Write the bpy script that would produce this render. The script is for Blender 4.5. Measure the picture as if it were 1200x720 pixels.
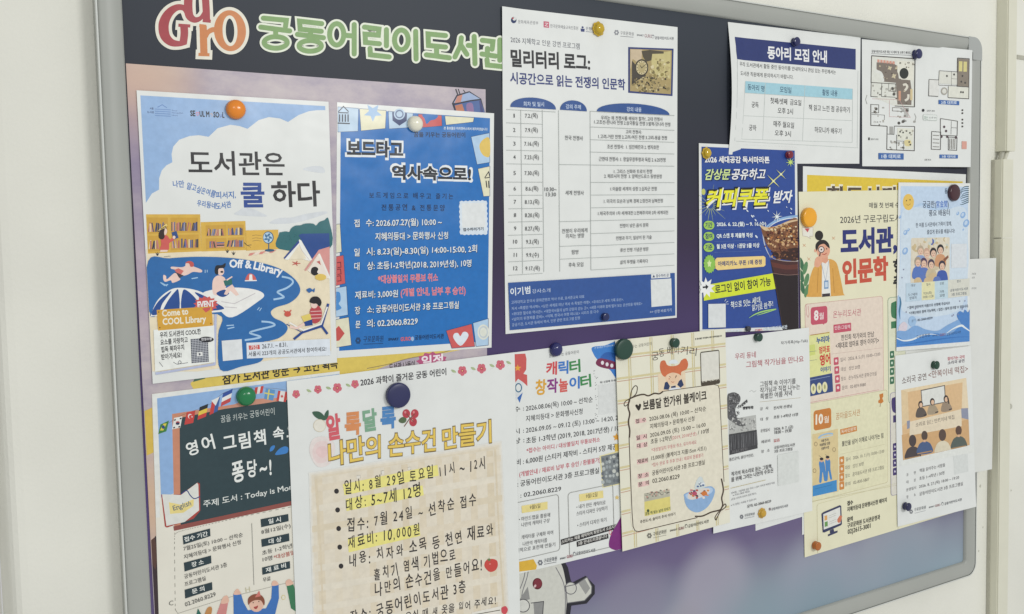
import bpy, bmesh, math, random
from mathutils import Vector, Matrix
from mathutils.geometry import tessellate_polygon

# ------------------------------------------------------------------ scene, camera, light
for o in list(bpy.data.objects):
    bpy.data.objects.remove(o)
scene = bpy.context.scene
C = scene.collection
FOC = 1106.304
CAMP = Vector((0.044772, -1.046891, 0.142583))
YAW, PITCH, ROLL = -0.544657, -0.066094, 0.021730
R3 = (Matrix.Rotation(YAW, 3, 'Z') @ Matrix.Rotation(PITCH, 3, 'X') @ Matrix.Rotation(ROLL, 3, 'Y'))
cam = bpy.data.cameras.new('camera')
cam.sensor_width = 36.0
cam.lens = FOC / 1200.0 * 36.0
cam.clip_start = 0.01
cam.clip_end = 200.0
cam_o = bpy.data.objects.new('camera', cam)
C.objects.link(cam_o)
m4 = (R3 @ Matrix.Rotation(math.radians(90), 3, 'X')).to_4x4()
m4.translation = CAMP
cam_o.matrix_world = m4
scene.camera = cam_o

world = bpy.data.worlds.new('World')
scene.world = world
world.use_nodes = True
bg = world.node_tree.nodes['Background']
bg.inputs['Color'].default_value = (0.985, 1.0, 0.99, 1)
bg.inputs['Strength'].default_value = 0.565

def area(name, loc, target, sx, sy, power, col):
    l = bpy.data.lights.new(name, 'AREA')
    l.shape = 'RECTANGLE'; l.size = sx; l.size_y = sy
    l.energy = power; l.color = col
    o = bpy.data.objects.new(name, l)
    C.objects.link(o)
    o.location = loc
    o.rotation_euler = (Vector(target) - Vector(loc)).to_track_quat('-Z', 'Y').to_euler()
    return o
# two ceiling fluorescent fittings in the corridor
area('ceiling_tube_lamp', (2.0, -3.8, 1.35), (1.0, 0, -0.1), 1.1, 0.16, 52, (1.0, 1.0, 0.985))
area('ceiling_tube_lamp', (-0.5, -3.8, 1.35), (0.6, 0, -0.1), 1.1, 0.16, 17, (1.0, 1.0, 0.985))

scene.view_settings.view_transform = 'Standard'
scene.view_settings.look = 'None'
scene.view_settings.exposure = 0.0
scene.view_settings.gamma = 1.0

# ------------------------------------------------------------------ helpers
rnd = random.Random(7)

def ray(px, py, depth=0.0):
    """The point on the plane `depth` metres in front of the board seen at photo pixel (px, py)."""
    d = R3 @ Vector(((px - 600) / FOC, 1.0, -(py - 360) / FOC))
    t = (-depth - CAMP.y) / d.y
    return CAMP + d * t

def lin(c):
    c = c / 255.0
    return c / 12.92 if c <= 0.04045 else ((c + 0.055) / 1.055) ** 2.4
KILL = 1.0
MATS = {}
def mat(col, rough=0.5, noise=0.05, scale=90, spec=0.3, bump=0.0, buckle=0.0):
    """Procedural surface of one colour ('#rrggbb') with a slight uneven print / pigment."""
    key = (col, rough, noise, scale, spec, bump, buckle)
    if key in MATS:
        return MATS[key]
    h = col.lstrip('#')
    rgb = [min(0.86, lin(int(h[i:i + 2], 16)) * KILL) for i in (0, 2, 4)]
    m = bpy.data.materials.new('surface_' + h)
    m.use_nodes = True
    nt = m.node_tree
    b = nt.nodes['Principled BSDF']
    b.inputs['Roughness'].default_value = rough
    b.inputs['Specular IOR Level'].default_value = spec
    tc = nt.nodes.new('ShaderNodeTexCoord')
    nz = nt.nodes.new('ShaderNodeTexNoise')
    nz.inputs['Scale'].default_value = scale
    nz.inputs['Detail'].default_value = 3
    nt.links.new(tc.outputs['Object'], nz.inputs['Vector'])
    rp = nt.nodes.new('ShaderNodeMapRange')
    rp.inputs['From Min'].default_value = 0.3
    rp.inputs['From Max'].default_value = 0.7
    rp.inputs['To Min'].default_value = 1 - noise
    rp.inputs['To Max'].default_value = 1 + noise
    nt.links.new(nz.outputs['Fac'], rp.inputs['Value'])
    mx = nt.nodes.new('ShaderNodeVectorMath')
    mx.operation = 'SCALE'
    mx.inputs[0].default_value = rgb
    nt.links.new(rp.outputs['Result'], mx.inputs['Scale'])
    nt.links.new(mx.outputs['Vector'], b.inputs['Base Color'])
    if bump:
        bp = nt.nodes.new('ShaderNodeBump')
        bp.inputs['Strength'].default_value = bump
        bp.inputs['Distance'].default_value = 0.002
        nt.links.new(nz.outputs['Fac'], bp.inputs['Height'])
        nt.links.new(bp.outputs['Normal'], b.inputs['Normal'])
    if buckle:      # gentle buckles of the sheet, the same for the paper and all ink on it
        n2 = nt.nodes.new('ShaderNodeTexNoise')
        n2.inputs['Scale'].default_value = 8.5; n2.inputs['Detail'].default_value = 2.5; n2.inputs['Roughness'].default_value = 0.55
        bp = nt.nodes.new('ShaderNodeBump')
        bp.inputs['Strength'].default_value = buckle; bp.inputs['Distance'].default_value = 0.012
        nt.links.new(tc.outputs['Object'], n2.inputs['Vector'])
        nt.links.new(n2.outputs['Fac'], bp.inputs['Height']); nt.links.new(bp.outputs['Normal'], b.inputs['Normal'])
    MATS[key] = m
    return m

def tag(o, label=None, cat=None, group=None, kind=None):
    if label: o['label'] = label
    if cat: o['category'] = cat
    if group: o['group'] = group
    if kind: o['kind'] = kind
    return o

def empty(name, loc):
    o = bpy.data.objects.new(name, None)
    o.empty_display_size = 0.02
    C.objects.link(o)
    o.location = loc
    return o

def link_bm(name, bm, mats, parent=None, loc=None, smooth=False):
    me = bpy.data.meshes.new(name)
    if loc is not None:
        bmesh.ops.translate(bm, verts=bm.verts, vec=-Vector(loc))
    bm.to_mesh(me)
    bm.free()
    for m in (mats if isinstance(mats, (list, tuple)) else [mats]):
        me.materials.append(m)
    if smooth:
        for f in me.polygons: f.use_smooth = True
    o = bpy.data.objects.new(name, me)
    C.objects.link(o)
    if parent is not None:
        o.parent = parent
    elif loc is not None:
        o.location = loc
    return o

def box(bm, x0, x1, y0, y1, z0, z1):
    v = [bm.verts.new((x, y, z)) for x in (x0, x1) for y in (y0, y1) for z in (z0, z1)]
    for f in ((0, 1, 3, 2), (4, 6, 7, 5), (0, 4, 5, 1), (2, 3, 7, 6), (0, 2, 6, 4), (1, 5, 7, 3)):
        bm.faces.new([v[i] for i in f])

# ------------------------------------------------------------------ glyphs
GLY = {}
BASE = {}
def base_text(s, res):
    if (s, res) not in BASE:
        c = bpy.data.curves.new('glyph', 'FONT')
        c.body = s
        c.resolution_u = res
        o = bpy.data.objects.new('glyph', c)
        me = o.to_mesh()
        vs = [(v.co.x, v.co.y, 0.000003) for v in me.vertices]
        me.calc_loop_triangles()
        BASE[(s, res)] = (vs, [tuple(t.vertices) for t in me.loop_triangles])
        o.to_mesh_clear()
        bpy.data.objects.remove(o); bpy.data.curves.remove(c)
    return BASE[(s, res)]
def raw_text(s, bold=0.0, res=2):
    """Outline and triangles of a text; boldness is a band along every contour."""
    if bold > 0.03: bold = 0.03 + (bold - 0.03) * 0.5
    band = bold if bold > 0.005 else 0.0
    vs, ts = base_text(s, res)
    vs, ts = list(vs), list(ts)
    if band:
        cnt = {}
        for t in ts:
            for i in range(3):
                e = (t[i], t[(i + 1) % 3])
                if (e[1], e[0]) in cnt: del cnt[(e[1], e[0])]
                else: cnt[e] = 1
        nxt = {}
        for a, b in cnt: nxt.setdefault(a, []).append(b)
        seg = 0
        while nxt:
            st = next(iter(nxt)); loop = [st]; cur = st
            while cur in nxt:
                n = nxt[cur].pop()
                if not nxt[cur]: del nxt[cur]
                if n == st: break
                loop.append(n); cur = n
            pts = [vs[i][:2] for i in loop]
            pts = [p for k, p in enumerate(pts) if math.hypot(p[0] - pts[k - 1][0], p[1] - pts[k - 1][1]) > 1e-5]
            N = len(pts)
            if N < 3: continue
            M = []
            for k in range(N):
                p, q, r_ = pts[k - 1], pts[k], pts[(k + 1) % N]
                n1 = (-(q[1] - p[1]), q[0] - p[0]); l = math.hypot(*n1); n1 = (n1[0] / l, n1[1] / l)
                n2 = (-(r_[1] - q[1]), r_[0] - q[0]); l = math.hypot(*n2); n2 = (n2[0] / l, n2[1] / l)
                mx, my = n1[0] + n2[0], n1[1] + n2[1]
                l2 = max(mx * mx + my * my, 0.9)
                M.append((mx * 2 / l2 * band, my * 2 / l2 * band))
            for k in range(N):
                j = (k + 1) % N
                z = 0.0000003 * (seg % 8); seg += 1
                n0 = len(vs)
                for i, s_ in ((k, 1), (k, -1), (j, -1), (j, 1)):
                    vs.append((pts[i][0] + s_ * M[i][0], pts[i][1] + s_ * M[i][1], z))
                ts += [(n0, n0 + 1, n0 + 2), (n0, n0 + 2, n0 + 3)]
    return vs, ts
BAR = None
ADV = {}
def glyph(ch, bold, res=2):
    global BAR
    k = (ch, bold, res)
    if k in GLY: return GLY[k]
    if BAR is None:
        BAR = max(v[0] for v in raw_text('|')[0])
    if ch == ' ':
        GLY[k] = ([], [], 0.27)
    else:
        vs, ts = raw_text(ch, bold, res)
        if not vs:
            GLY[k] = ([], [], 0.3)
        else:
            ak = '가' if '가' <= ch <= '힣' else ch     # every Hangul syllable has the same advance
            if ak not in ADV: ADV[ak] = max(v[0] for v in base_text(ak + '|', 2)[0]) - BAR
            a = ADV[ak]
            GLY[k] = (vs, ts, a)
    return GLY[k]
def hangul(s):
    return any(ord(c) > 0x2fff for c in s)
def compose(s, bold=0.0, shear=0.0, jit=0.0, res=2, track=0.0):
    """Letters of s side by side: (verts, tris) in 0..1 of the width and 0..1 of the visible height."""
    V, T, x = [], [], 0.0
    r = random.Random(len(s) * 31 + sum(map(ord, s)))
    lo, hi = (-0.10, 0.85) if hangul(s) else (0.0, 0.72)
    for ch in s:
        vs, ts, a = glyph(ch, bold, res)
        n = len(V)
        ja, jy, js = (r.uniform(-1, 1) * jit * 0.12, r.uniform(-1, 1) * jit * 0.08, 1 + r.uniform(-1, 0.6) * jit * 0.16)
        ca, sa = math.cos(ja), math.sin(ja)
        for (gx, gy, gz) in vs:
            dx, dy = (gx - a / 2) * js, (gy - 0.37) * js
            gx, gy = a / 2 + dx * ca - dy * sa, 0.37 + dx * sa + dy * ca + jy
            V.append((x + gx + shear * gy, gy, gz))
        T += [tuple(n + i for i in t) for t in ts]
        x += a + track
    if not V: return [], []
    x0, x1 = min(v[0] for v in V), max(v[0] for v in V)
    return [((vx - x0) / (x1 - x0), (vy - lo) / (hi - lo), vz) for vx, vy, vz in V], T

def catmull(pts, closed=False, n=6):
    out, N = [], len(pts)
    for i in range(N if closed else N - 1):
        g = lambda k: pts[k % N] if closed else pts[max(0, min(N - 1, k))]
        p0, p1, p2, p3 = g(i - 1), g(i), g(i + 1), g(i + 2)
        for j in range(n):
            t = j / n
            out.append(tuple(0.5 * (2 * p1[k] + (p2[k] - p0[k]) * t + (2 * p0[k] - 5 * p1[k] + 4 * p2[k] - p3[k]) * t * t
                                    + (3 * p1[k] - p0[k] - 3 * p2[k] + p3[k]) * t ** 3) for k in range(len(p1))))
    if not closed: out.append(tuple(pts[-1]))
    return out

def homog(q):
    """Unit square (u right, v down) -> quad TL TR BR BL; returns the map and its inverse."""
    (x0, y0), (x1, y1), (x2, y2), (x3, y3) = q
    dx1, dx2, sx = x1 - x2, x3 - x2, x0 - x1 + x2 - x3
    dy1, dy2, sy = y1 - y2, y3 - y2, y0 - y1 + y2 - y3
    den = dx1 * dy2 - dx2 * dy1
    g, h = (sx * dy2 - dx2 * sy) / den, (dx1 * sy - sx * dy1) / den
    M = Matrix(((x1 - x0 + g * x1, x3 - x0 + h * x3, x0), (y1 - y0 + g * y1, y3 - y0 + h * y3, y0), (g, h, 1)))
    I = M.inverted()
    def ap(A, a, b):
        w = A @ Vector((a, b, 1))
        return (w.x / w.z, w.y / w.z)
    return (lambda u, v: ap(M, u, v)), (lambda x, y: ap(I, x, y))

# ------------------------------------------------------------------ printed sheets
STEP = 0.000003
class Poster:
    NU, NV = 9, 12
    def __init__(s, name, label, cat, quad, depth, paper='#e3e5e2', size=(210, 297), curl=None, wave=0.12, ramp=None, group=None, rough=0.40, sheet_mat=None):
        s.name, s.quad, s.depth, s.size = name, quad, depth / 1000.0, size
        s.fwd, s.inv = homog(quad)
        s.curl, s.wave, s.ramp = curl, wave / 1000.0, ramp
        sd = random.Random(sum(map(ord, label)))
        s.ph = [sd.uniform(0, 6.28) for _ in range(4)]
        b = [ray(*quad[3], 0), ray(*quad[2], 0)]
        s.loc = (b[0] + b[1]) / 2
        s.root = tag(empty(name, s.loc), label, cat, group)
        s.F = (0, 0, 1)
        s.parts = {}
        s.k = 0
        s.rough = rough
        # displacement grid
        s.grid = [[s.disp_raw(i / s.NU, j / s.NV) for j in range(s.NV + 1)] for i in range(s.NU + 1)]
        s.sheet(sheet_mat or mat(paper, rough, 0.025, 35, 0.4, 0, 0.30))
    def disp_raw(s, u, v):
        w = s.wave * (1 + 0.5 * math.sin(5 * u + s.ph[0]) * math.cos(3 * v + s.ph[1]) + 0.5 * math.sin(6.5 * v + s.ph[2]) * math.cos(2.2 * u + s.ph[3]))
        if s.ramp: w += s.ramp(u, v) / 1000.0
        c = s.curl(u, v) / 1000.0 if s.curl else 0.0
        return (w, c)
    def disp(s, u, v):
        a, b = min(max(u, 0), 1) * s.NU, min(max(v, 0), 1) * s.NV
        i, j = min(int(a), s.NU - 1), min(int(b), s.NV - 1)
        fa, fb = a - i, b - j
        g = s.grid
        P, Q, R_, S = g[i][j], g[i + 1][j], g[i + 1][j + 1], g[i][j + 1]
        if fa >= fb:   # triangle P Q R
            w = (1 - fa, fa - fb, fb, 0)
        else:          # triangle P R S
            w = (1 - fb, 0, fa, fb - fa)
        return tuple(P[k] * w[0] + Q[k] * w[1] + R_[k] * w[2] + S[k] * w[3] for k in (0, 1))
    def pos(s, px, py, lift=0.0):
        u, v = s.inv(px, py)
        w, c = s.disp(u, v)
        p = ray(px, py, s.depth + w)
        p.y -= c + lift
        return p
    def sheet(s, m):
        bm = bmesh.new()
        F = [[bm.verts.new(s.pos(*s.fwd(i / s.NU, j / s.NV))) for j in range(s.NV + 1)] for i in range(s.NU + 1)]
        for i in range(s.NU):
            for j in range(s.NV):
                a, b, c, d = F[i][j], F[i + 1][j], F[i + 1][j + 1], F[i][j + 1]
                bm.faces.new((a, c, b)); bm.faces.new((a, d, c))
        # thickness: a back skin joined to the front by a rim
        g = bmesh.ops.duplicate(bm, geom=bm.verts[:] + bm.edges[:] + bm.faces[:])
        vm = g['vert_map']
        back = [e for e in g['geom'] if isinstance(e, bmesh.types.BMVert)]
        for v in back: v.co.y += 0.00022
        rim = [F[i][0] for i in range(s.NU + 1)] + [F[s.NU][j] for j in range(1, s.NV + 1)] + \
              [F[i][s.NV] for i in range(s.NU - 1, -1, -1)] + [F[0][j] for j in range(s.NV - 1, 0, -1)]
        fr = [bm.verts.new(v.co) for v in rim]; bk = [bm.verts.new(vm[v].co) for v in rim]
        for k in range(len(rim)):
            j = (k + 1) % len(rim)
            bm.faces.new((fr[k], fr[j], bk[j], bk[k]))
        o = link_bm('sheet', bm, m, s.root, s.loc)
        n = s.NU * s.NV * 2
        for f in o.data.polygons:
            f.use_smooth = f.index < 2 * n
    # ---- coordinates: s.at(x0, y0, scale) lets the following calls use the pixels of an enlarged crop of the photo
    def at(s, ox, oy, sc):
        s.F = (ox, oy, sc); return s
    def P(s, p):
        return (s.F[0] + p[0] / s.F[2], s.F[1] + p[1] / s.F[2])
    def add(s, part, col, V, T, split=True, clip=True):
        """V photo pixels, T triangles."""
        if not T: return
        s.k += 1
        if clip:
            uv = [s.inv(p[0], p[1]) for p in V]
            if any(not (0 <= u <= 1 and 0 <= v <= 1) for u, v in uv) or split:
                bm = bmesh.new()
                bv = [bm.verts.new((u, v, p[2] * 1000 if len(p) > 2 else 0)) for (u, v), p in zip(uv, V)]
                for t in T:
                    try: bm.faces.new([bv[i] for i in t])
                    except ValueError: pass
                for co, no in (((0.0015, 0, 0), (-1, 0, 0)), ((0.9985, 0, 0), (1, 0, 0)), ((0, 0.001, 0), (0, -1, 0)), ((0, 0.999, 0), (0, 1, 0))):
                    if any((v.co - Vector(co)).dot(Vector(no)) > 0 for v in bm.verts):
                        bmesh.ops.bisect_plane(bm, geom=bm.verts[:] + bm.edges[:] + bm.faces[:], plane_co=co, plane_no=no, clear_outer=True)
                if split and bm.verts:
                    us = [v.co.x for v in bm.verts]; vs_ = [v.co.y for v in bm.verts]
                    for i in range(1, s.NU):
                        if min(us) < i / s.NU < max(us):
                            bmesh.ops.bisect_plane(bm, geom=bm.verts[:] + bm.edges[:] + bm.faces[:], plane_co=(i / s.NU, 0, 0), plane_no=(1, 0, 0))
                    for j in range(1, s.NV):
                        if min(vs_) < j / s.NV < max(vs_):
                            bmesh.ops.bisect_plane(bm, geom=bm.verts[:] + bm.edges[:] + bm.faces[:], plane_co=(0, j / s.NV, 0), plane_no=(0, 1, 0))
                bmesh.ops.triangulate(bm, faces=bm.faces[:])
                bm.verts.index_update()
                V = [s.fwd(v.co.x, v.co.y) + (v.co.z / 1000,) for v in bm.verts]
                T = [tuple(v.index for v in f.verts) for f in bm.faces]
                bm.free()
        s.parts.setdefault(part, []).append((col, V, T, 0.00006 + s.k * STEP))
    def poly(s, part, col, pts, smooth=False):
        pts = [s.P(p) for p in pts]
        if smooth: pts = catmull(pts, True, 5)
        T = tessellate_polygon([[Vector((x, y, 0)) for x, y in pts]])
        s.add(part, col, pts, [tuple(t) for t in T])
    def blob(s, part, col, pts): s.poly(part, col, pts, True)
    def ell(s, part, col, c, rx, ry=None, n=20, a0=0, rot=0):
        ry = ry or rx
        ca, sa = math.cos(rot), math.sin(rot)
        pts = []
        for i in range(n):
            x, y = rx * math.cos(6.28318 * i / n), ry * math.sin(6.28318 * i / n)
            pts.append((c[0] + x * ca - y * sa, c[1] + x * sa + y * ca))
        s.poly(part, col, pts)
    def star(s, part, col, c, r1, r2, n, ry=1.0, a0=0.3):
        s.poly(part, col, [(c[0] + (r1 if i % 2 else r2) * math.cos(a0 + math.pi * i / n), c[1] + ry * (r1 if i % 2 else r2) * math.sin(a0 + math.pi * i / n)) for i in range(2 * n)])
    def line(s, part, col, pts, w, closed=False, smooth=False):
        """w: width in crop pixels, a number or one per point."""
        ws = w if isinstance(w, (list, tuple)) else [w] * len(pts)
        pts = [s.P(p) + (ww / s.F[2],) for p, ww in zip(pts, ws)]
        if smooth: pts = catmull(pts, closed, 6)
        s.strip(part, col, pts, closed)
    def strip(s, part, col, pts, closed=False):
        N = len(pts)
        V, T = [], []
        for i, (x, y, w) in enumerate(pts):
            a = pts[(i - 1) % N] if closed or i else pts[i]
            b = pts[(i + 1) % N] if closed or i < N - 1 else pts[i]
            def nrm(p, q):
                dx, dy = q[0] - p[0], q[1] - p[1]
                l = math.hypot(dx, dy)
                return (-dy / l, dx / l) if l > 1e-9 else None
            n1, n2 = nrm(a, pts[i]), nrm(pts[i], b)
            n1 = n1 or n2 or (0, 1); n2 = n2 or n1
            mx, my = n1[0] + n2[0], n1[1] + n2[1]
            l2 = mx * mx + my * my
            if l2 < 0.3: mx, my, l2 = n1[0], n1[1], 2.0
            f = w / l2
            V += [(x + mx * f, y + my * f), (x - mx * f, y - my * f)]
        for i in range(N if closed else N - 1):
            a, b = 2 * i, 2 * ((i + 1) % N)
            T += [(a, a + 1, b + 1), (a, b + 1, b)]
        s.add(part, col, V, T)
    def rect(s, part, col, a, b):
        """Page-aligned rectangle from its top left and bottom right corners."""
        u0, v0 = s.inv(*s.P(a)); u1, v1 = s.inv(*s.P(b))
        s.uvrect(part, col, u0, v0, u1, v1)
    def uvrect(s, part, col, u0, v0, u1, v1):
        q = [s.fwd(u0, v0), s.fwd(u1, v0), s.fwd(u1, v1), s.fwd(u0, v1)]
        s.add(part, col, q, [(0, 1, 2), (0, 2, 3)])
    def rrect(s, part, col, a, b, r, w=None):
        """Rounded page-aligned rectangle, filled or (w) outlined."""
        x0, y0 = s.P(a); x1, y1 = s.P(b)
        u0, v0 = s.inv(x0, y0); u1, v1 = s.inv(x1, y1)
        W, H = s.size
        r = min(r / s.F[2] / abs(x1 - x0) * abs(u1 - u0) * W, abs(u1 - u0) * W / 2, abs(v1 - v0) * H / 2)
        pts = []
        for cu, cv, a0 in ((u1 * W - r, v0 * H + r, -90), (u1 * W - r, v1 * H - r, 0), (u0 * W + r, v1 * H - r, 90), (u0 * W + r, v0 * H + r, 180)):
            for k in range(6):
                t = math.radians(a0 + 18 * k)
                pts.append(s.fwd((cu + r * math.cos(t)) / W, (cv + r * math.sin(t)) / H))
        if w:
            s.strip(part, col, [p + (w / s.F[2],) for p in pts], True)
        else:
            T = tessellate_polygon([[Vector((x, y, 0)) for x, y in pts]])
            s.add(part, col, pts, [tuple(t) for t in T])
    def hl(s, part, col, p, x1, w):
        """Line along the page's horizontal from p to photo column x1."""
        x, y = s.P(p); u, v = s.inv(x, y)
        x1 = s.F[0] + x1 / s.F[2]
        s.strip(part, col, [(x, y, w / s.F[2]), (x1, s.fwd(s.inv(x1, y)[0], v)[1], w / s.F[2])])
    def vl(s, part, col, p, y1, w):
        x, y = s.P(p); u, v = s.inv(x, y)
        y1 = s.F[1] + y1 / s.F[2]
        s.strip(part, col, [(x, y, w / s.F[2]), (s.fwd(u, s.inv(x, y1)[1])[0], y1, w / s.F[2])])
    def text(s, part, col, t, p0, p1, h, bold=0.0, shear=0.0, jit=0.0, res=2, track=0.0, up=None):
        """t between the lower left p0 and the lower right p1, h tall, upright on the page."""
        V, T = compose(t, bold, shear, jit, res, track)
        if not V: return
        a, b = s.P(p0), s.P(p1)
        W, H = s.size
        ua, ub = s.inv(*a), s.inv(*b)
        A = (ua[0] * W, ua[1] * H); B = (ub[0] * W, ub[1] * H)
        dx, dy = B[0] - A[0], B[1] - A[1]
        L = math.hypot(dx, dy)
        mid = ((a[0] + b[0]) / 2, (a[1] + b[1]) / 2)
        um = s.inv(*mid); ut = s.inv(mid[0], mid[1] - h / s.F[2])
        hh = abs(um[1] - ut[1]) * H
        nx, ny = dy / L, -dx / L
        out = []
        for x, y, z in V:
            X = A[0] + dx * x + nx * hh * y
            Y = A[1] + dy * x + ny * hh * y
            out.append(s.fwd(X / W, Y / H) + (z,))
        s.add(part, col, out, T, split=False)
    def lines(s, part, col, rows, h, **k):
        for t, p0, p1 in rows: s.text(part, col, t, p0, p1, h, **k)
    def done(s):
        for part, ops in s.parts.items():
            cols = []
            me_v, me_f, me_m = [], [], []
            for col, V, T, lift in ops:
                if col not in cols: cols.append(col)
                n = len(me_v)
                me_v += [s.pos(p[0], p[1], lift + (p[2] if len(p) > 2 else 0)) - s.loc for p in V]
                me_f += [tuple(n + i for i in t) for t in T]
                me_m += [cols.index(col)] * len(T)
            if not me_f: continue
            part = part.split('#')[0]
            me = bpy.data.meshes.new(part)
            me.from_pydata(me_v, [], me_f)
            for c in cols: me.materials.append(c if isinstance(c, bpy.types.Material) else mat(c, s.rough, 0.05, 160, 0.4, 0, 0.30))
            me.polygons.foreach_set('material_index', me_m)
            bm = bmesh.new(); bm.from_mesh(me)
            bmesh.ops.dissolve_degenerate(bm, dist=1e-7, edges=bm.edges[:])
            for f in bm.faces:
                if f.normal.y > 0: f.normal_flip()
            bm.to_mesh(me); bm.free()
            o = bpy.data.objects.new(part, me)
            C.objects.link(o)
            o.parent = s.root
        return s.root

# ------------------------------------------------------------------ wall, conduit, notice board
WY = 0.014            # wall face behind the board
def wall_material():
    m = mat('#e5e4da', 0.6, 0.045, 5, 0.25)
    m = m.copy(); m.name = 'painted_wall'
    nt = m.node_tree
    b = nt.nodes['Principled BSDF']
    tc = nt.nodes.new('ShaderNodeTexCoord')
    n2 = nt.nodes.new('ShaderNodeTexNoise'); n2.inputs['Scale'].default_value = 260; n2.inputs['Detail'].default_value = 4
    n3 = nt.nodes.new('ShaderNodeTexNoise'); n3.inputs['Scale'].default_value = 14
    ad = nt.nodes.new('ShaderNodeMath'); ad.operation = 'MULTIPLY_ADD'; ad.inputs[1].default_value = 0.25
    bp = nt.nodes.new('ShaderNodeBump'); bp.inputs['Strength'].default_value = 0.6; bp.inputs['Distance'].default_value = 0.003
    for n in (n2, n3): nt.links.new(tc.outputs['Object'], n.inputs['Vector'])
    nt.links.new(n2.outputs['Fac'], ad.inputs[0]); nt.links.new(n3.outputs['Fac'], ad.inputs[2])
    nt.links.new(ad.outputs[0], bp.inputs['Height'])
    nt.links.new(bp.outputs['Normal'], b.inputs['Normal'])
    return m
WM = wall_material()
wx = ray(13.0, 640, -WY).x           # the outside corner at the far left
bm = bmesh.new()
r = 0.014
prof = [(wx - 0.002, 0.25), (wx - 0.002, WY + r)] + [(wx - 0.002 + r - r * math.cos(t), WY + r - r * math.sin(t)) for t in (0.4, 0.8, 1.2)] + [(wx + r, WY), (4.0, WY)]
lo = [bm.verts.new((x, y, -1.6)) for x, y in prof]; hi = [bm.verts.new((x, y, 2.0)) for x, y in prof]
for i in range(len(prof) - 1):
    bm.faces.new((lo[i], lo[i + 1], hi[i + 1], hi[i]))
# far side of the pier so that the wall is a solid pier
bm.faces.new((lo[0], hi[0], bm.verts.new((4.0, 0.25, 2.0)), bm.verts.new((4.0, 0.25, -1.6))))
o = link_bm('wall', bm, WM, loc=(1.0, WY, 0))
tag(o, 'off-white painted wall behind the notice board', 'wall', kind='structure')
for f in o.data.polygons: f.use_smooth = False
# a recess wall seen past the corner
bm = bmesh.new(); box(bm, -3.0, wx - 0.003, 0.25, 0.35, -1.6, 2.0)
tag(link_bm('wall', bm, mat('#e4e3dd', 0.6, 0.03, 6), loc=(-1.5, 0.25, 0)), 'paler recess wall past the left corner', 'wall', kind='structure')

# small chips and specks of the paint
bm = bmesh.new()
for px, py, rr in ((1147, 646, .0022), (1149, 570, .003), (1152, 618, .0018), (1185, 575, .0018)):
    p = ray(px, py, -WY + 0.0003)
    vs = [bm.verts.new((p.x + rr * rnd.uniform(.5, 1.2) * math.cos(t), p.y, p.z + rr * rnd.uniform(.6, 1.6) * math.sin(t))) for t in [k * 0.9 for k in range(7)]]
    bm.faces.new(vs)
tag(link_bm('paint_specks', bm, mat('#c2c1b3', 0.7), loc=(1.7, WY, 0)), 'small grey chips in the wall paint', 'paint chips', kind='stuff')

# cable trunking on the right
CM = mat('#dcdac8', 0.4, 0.02, 30, 0.4)
def trunk(root, part, xl, xr, z0, z1, dep, bev=0.002):
    bm = bmesh.new(); box(bm, xl, xr, WY - dep, WY - 0.0002, z0, z1)
    bmesh.ops.bevel(bm, geom=[e for e in bm.edges if abs(e.verts[0].co.z - e.verts[1].co.z) > 0.01 and e.verts[0].co.y < WY - 0.005], offset=bev, segments=2, affect='EDGES')
    return link_bm(part, bm, CM, root, root.location)
DEP = 0.022
fr = lambda x, y: ray(x, y, DEP - WY)
xa, xb = fr(1174.5, 240).x, fr(1187.5, 240).x
zt = fr(1182, 187).z; zj = fr(1182, 279).z
tr = tag(empty('cable_trunking', ((xa + xb) / 2, WY, -0.9)), 'tall white plastic cable trunking right of the board, with a seam below its top', 'trunking')
trunk(tr, 'cover', xa, xb, zj + 0.0007, zt, DEP)
trunk(tr, 'cover', xa + 0.0005, xb + 0.0005, -1.2, zj - 0.0007, DEP)
bm = bmesh.new(); box(bm, xa - 0.0015, xa + 0.001, WY - 0.006, WY - 0.0003, -1.2, zt + 0.0)
link_bm('base_rail', bm, mat('#b9b7a8', 0.5), tr, tr.location)
tr2 = tag(empty('cable_trunking', (fr(1183, 90).x, WY, 0.9)), 'upper white cable trunking ending above a bare cable at the right', 'trunking')
x0, x1 = fr(1180.5, 90).x, fr(1191.5, 90).x
ze = fr(1184, 177).z
trunk(tr2, 'cover', x0, x1, ze, 1.6, DEP)
def tube(bm, pts, r, n=10):
    rings = []
    for i, p in enumerate(pts):
        d = (Vector(pts[min(i + 1, len(pts) - 1)]) - Vector(pts[max(i - 1, 0)])).normalized()
        a = d.orthogonal().normalized(); b = d.cross(a)
        rings.append([bm.verts.new(Vector(p) + r * (a * math.cos(6.28318 * k / n) + b * math.sin(6.28318 * k / n))) for k in range(n)])
    for A, B in zip(rings, rings[1:]):
        for k in range(n):
            bm.faces.new((A[k], A[(k + 1) % n], B[(k + 1) % n], B[k]))
    bm.faces.new(rings[0][::-1]); bm.faces.new(rings[-1])
for k, (dx, lab, c) in enumerate(((-0.008, 'bare grey cable crossing the gap between the trunkings, nearer the board', '#b5b3a6'), (0.006, 'bare off-white cable crossing the gap between the trunkings, farther from the board', '#cfcdbe'))):
    bm = bmesh.new()
    xc = (x0 + x1) / 2 + dx
    tube(bm, [(xc, WY - 0.009, ze + 0.03), (xc, WY - 0.010, ze), ((xa + xb) / 2 + dx * 0.8, WY - 0.010, zt), ((xa + xb) / 2 + dx * 0.8, WY - 0.009, zt - 0.03)], 0.0045)
    tag(link_bm('cable', bm, mat(c, 0.5), loc=(xc, WY - 0.009, zt), smooth=True), lab, 'cable', 'cables between the trunkings')
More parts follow.
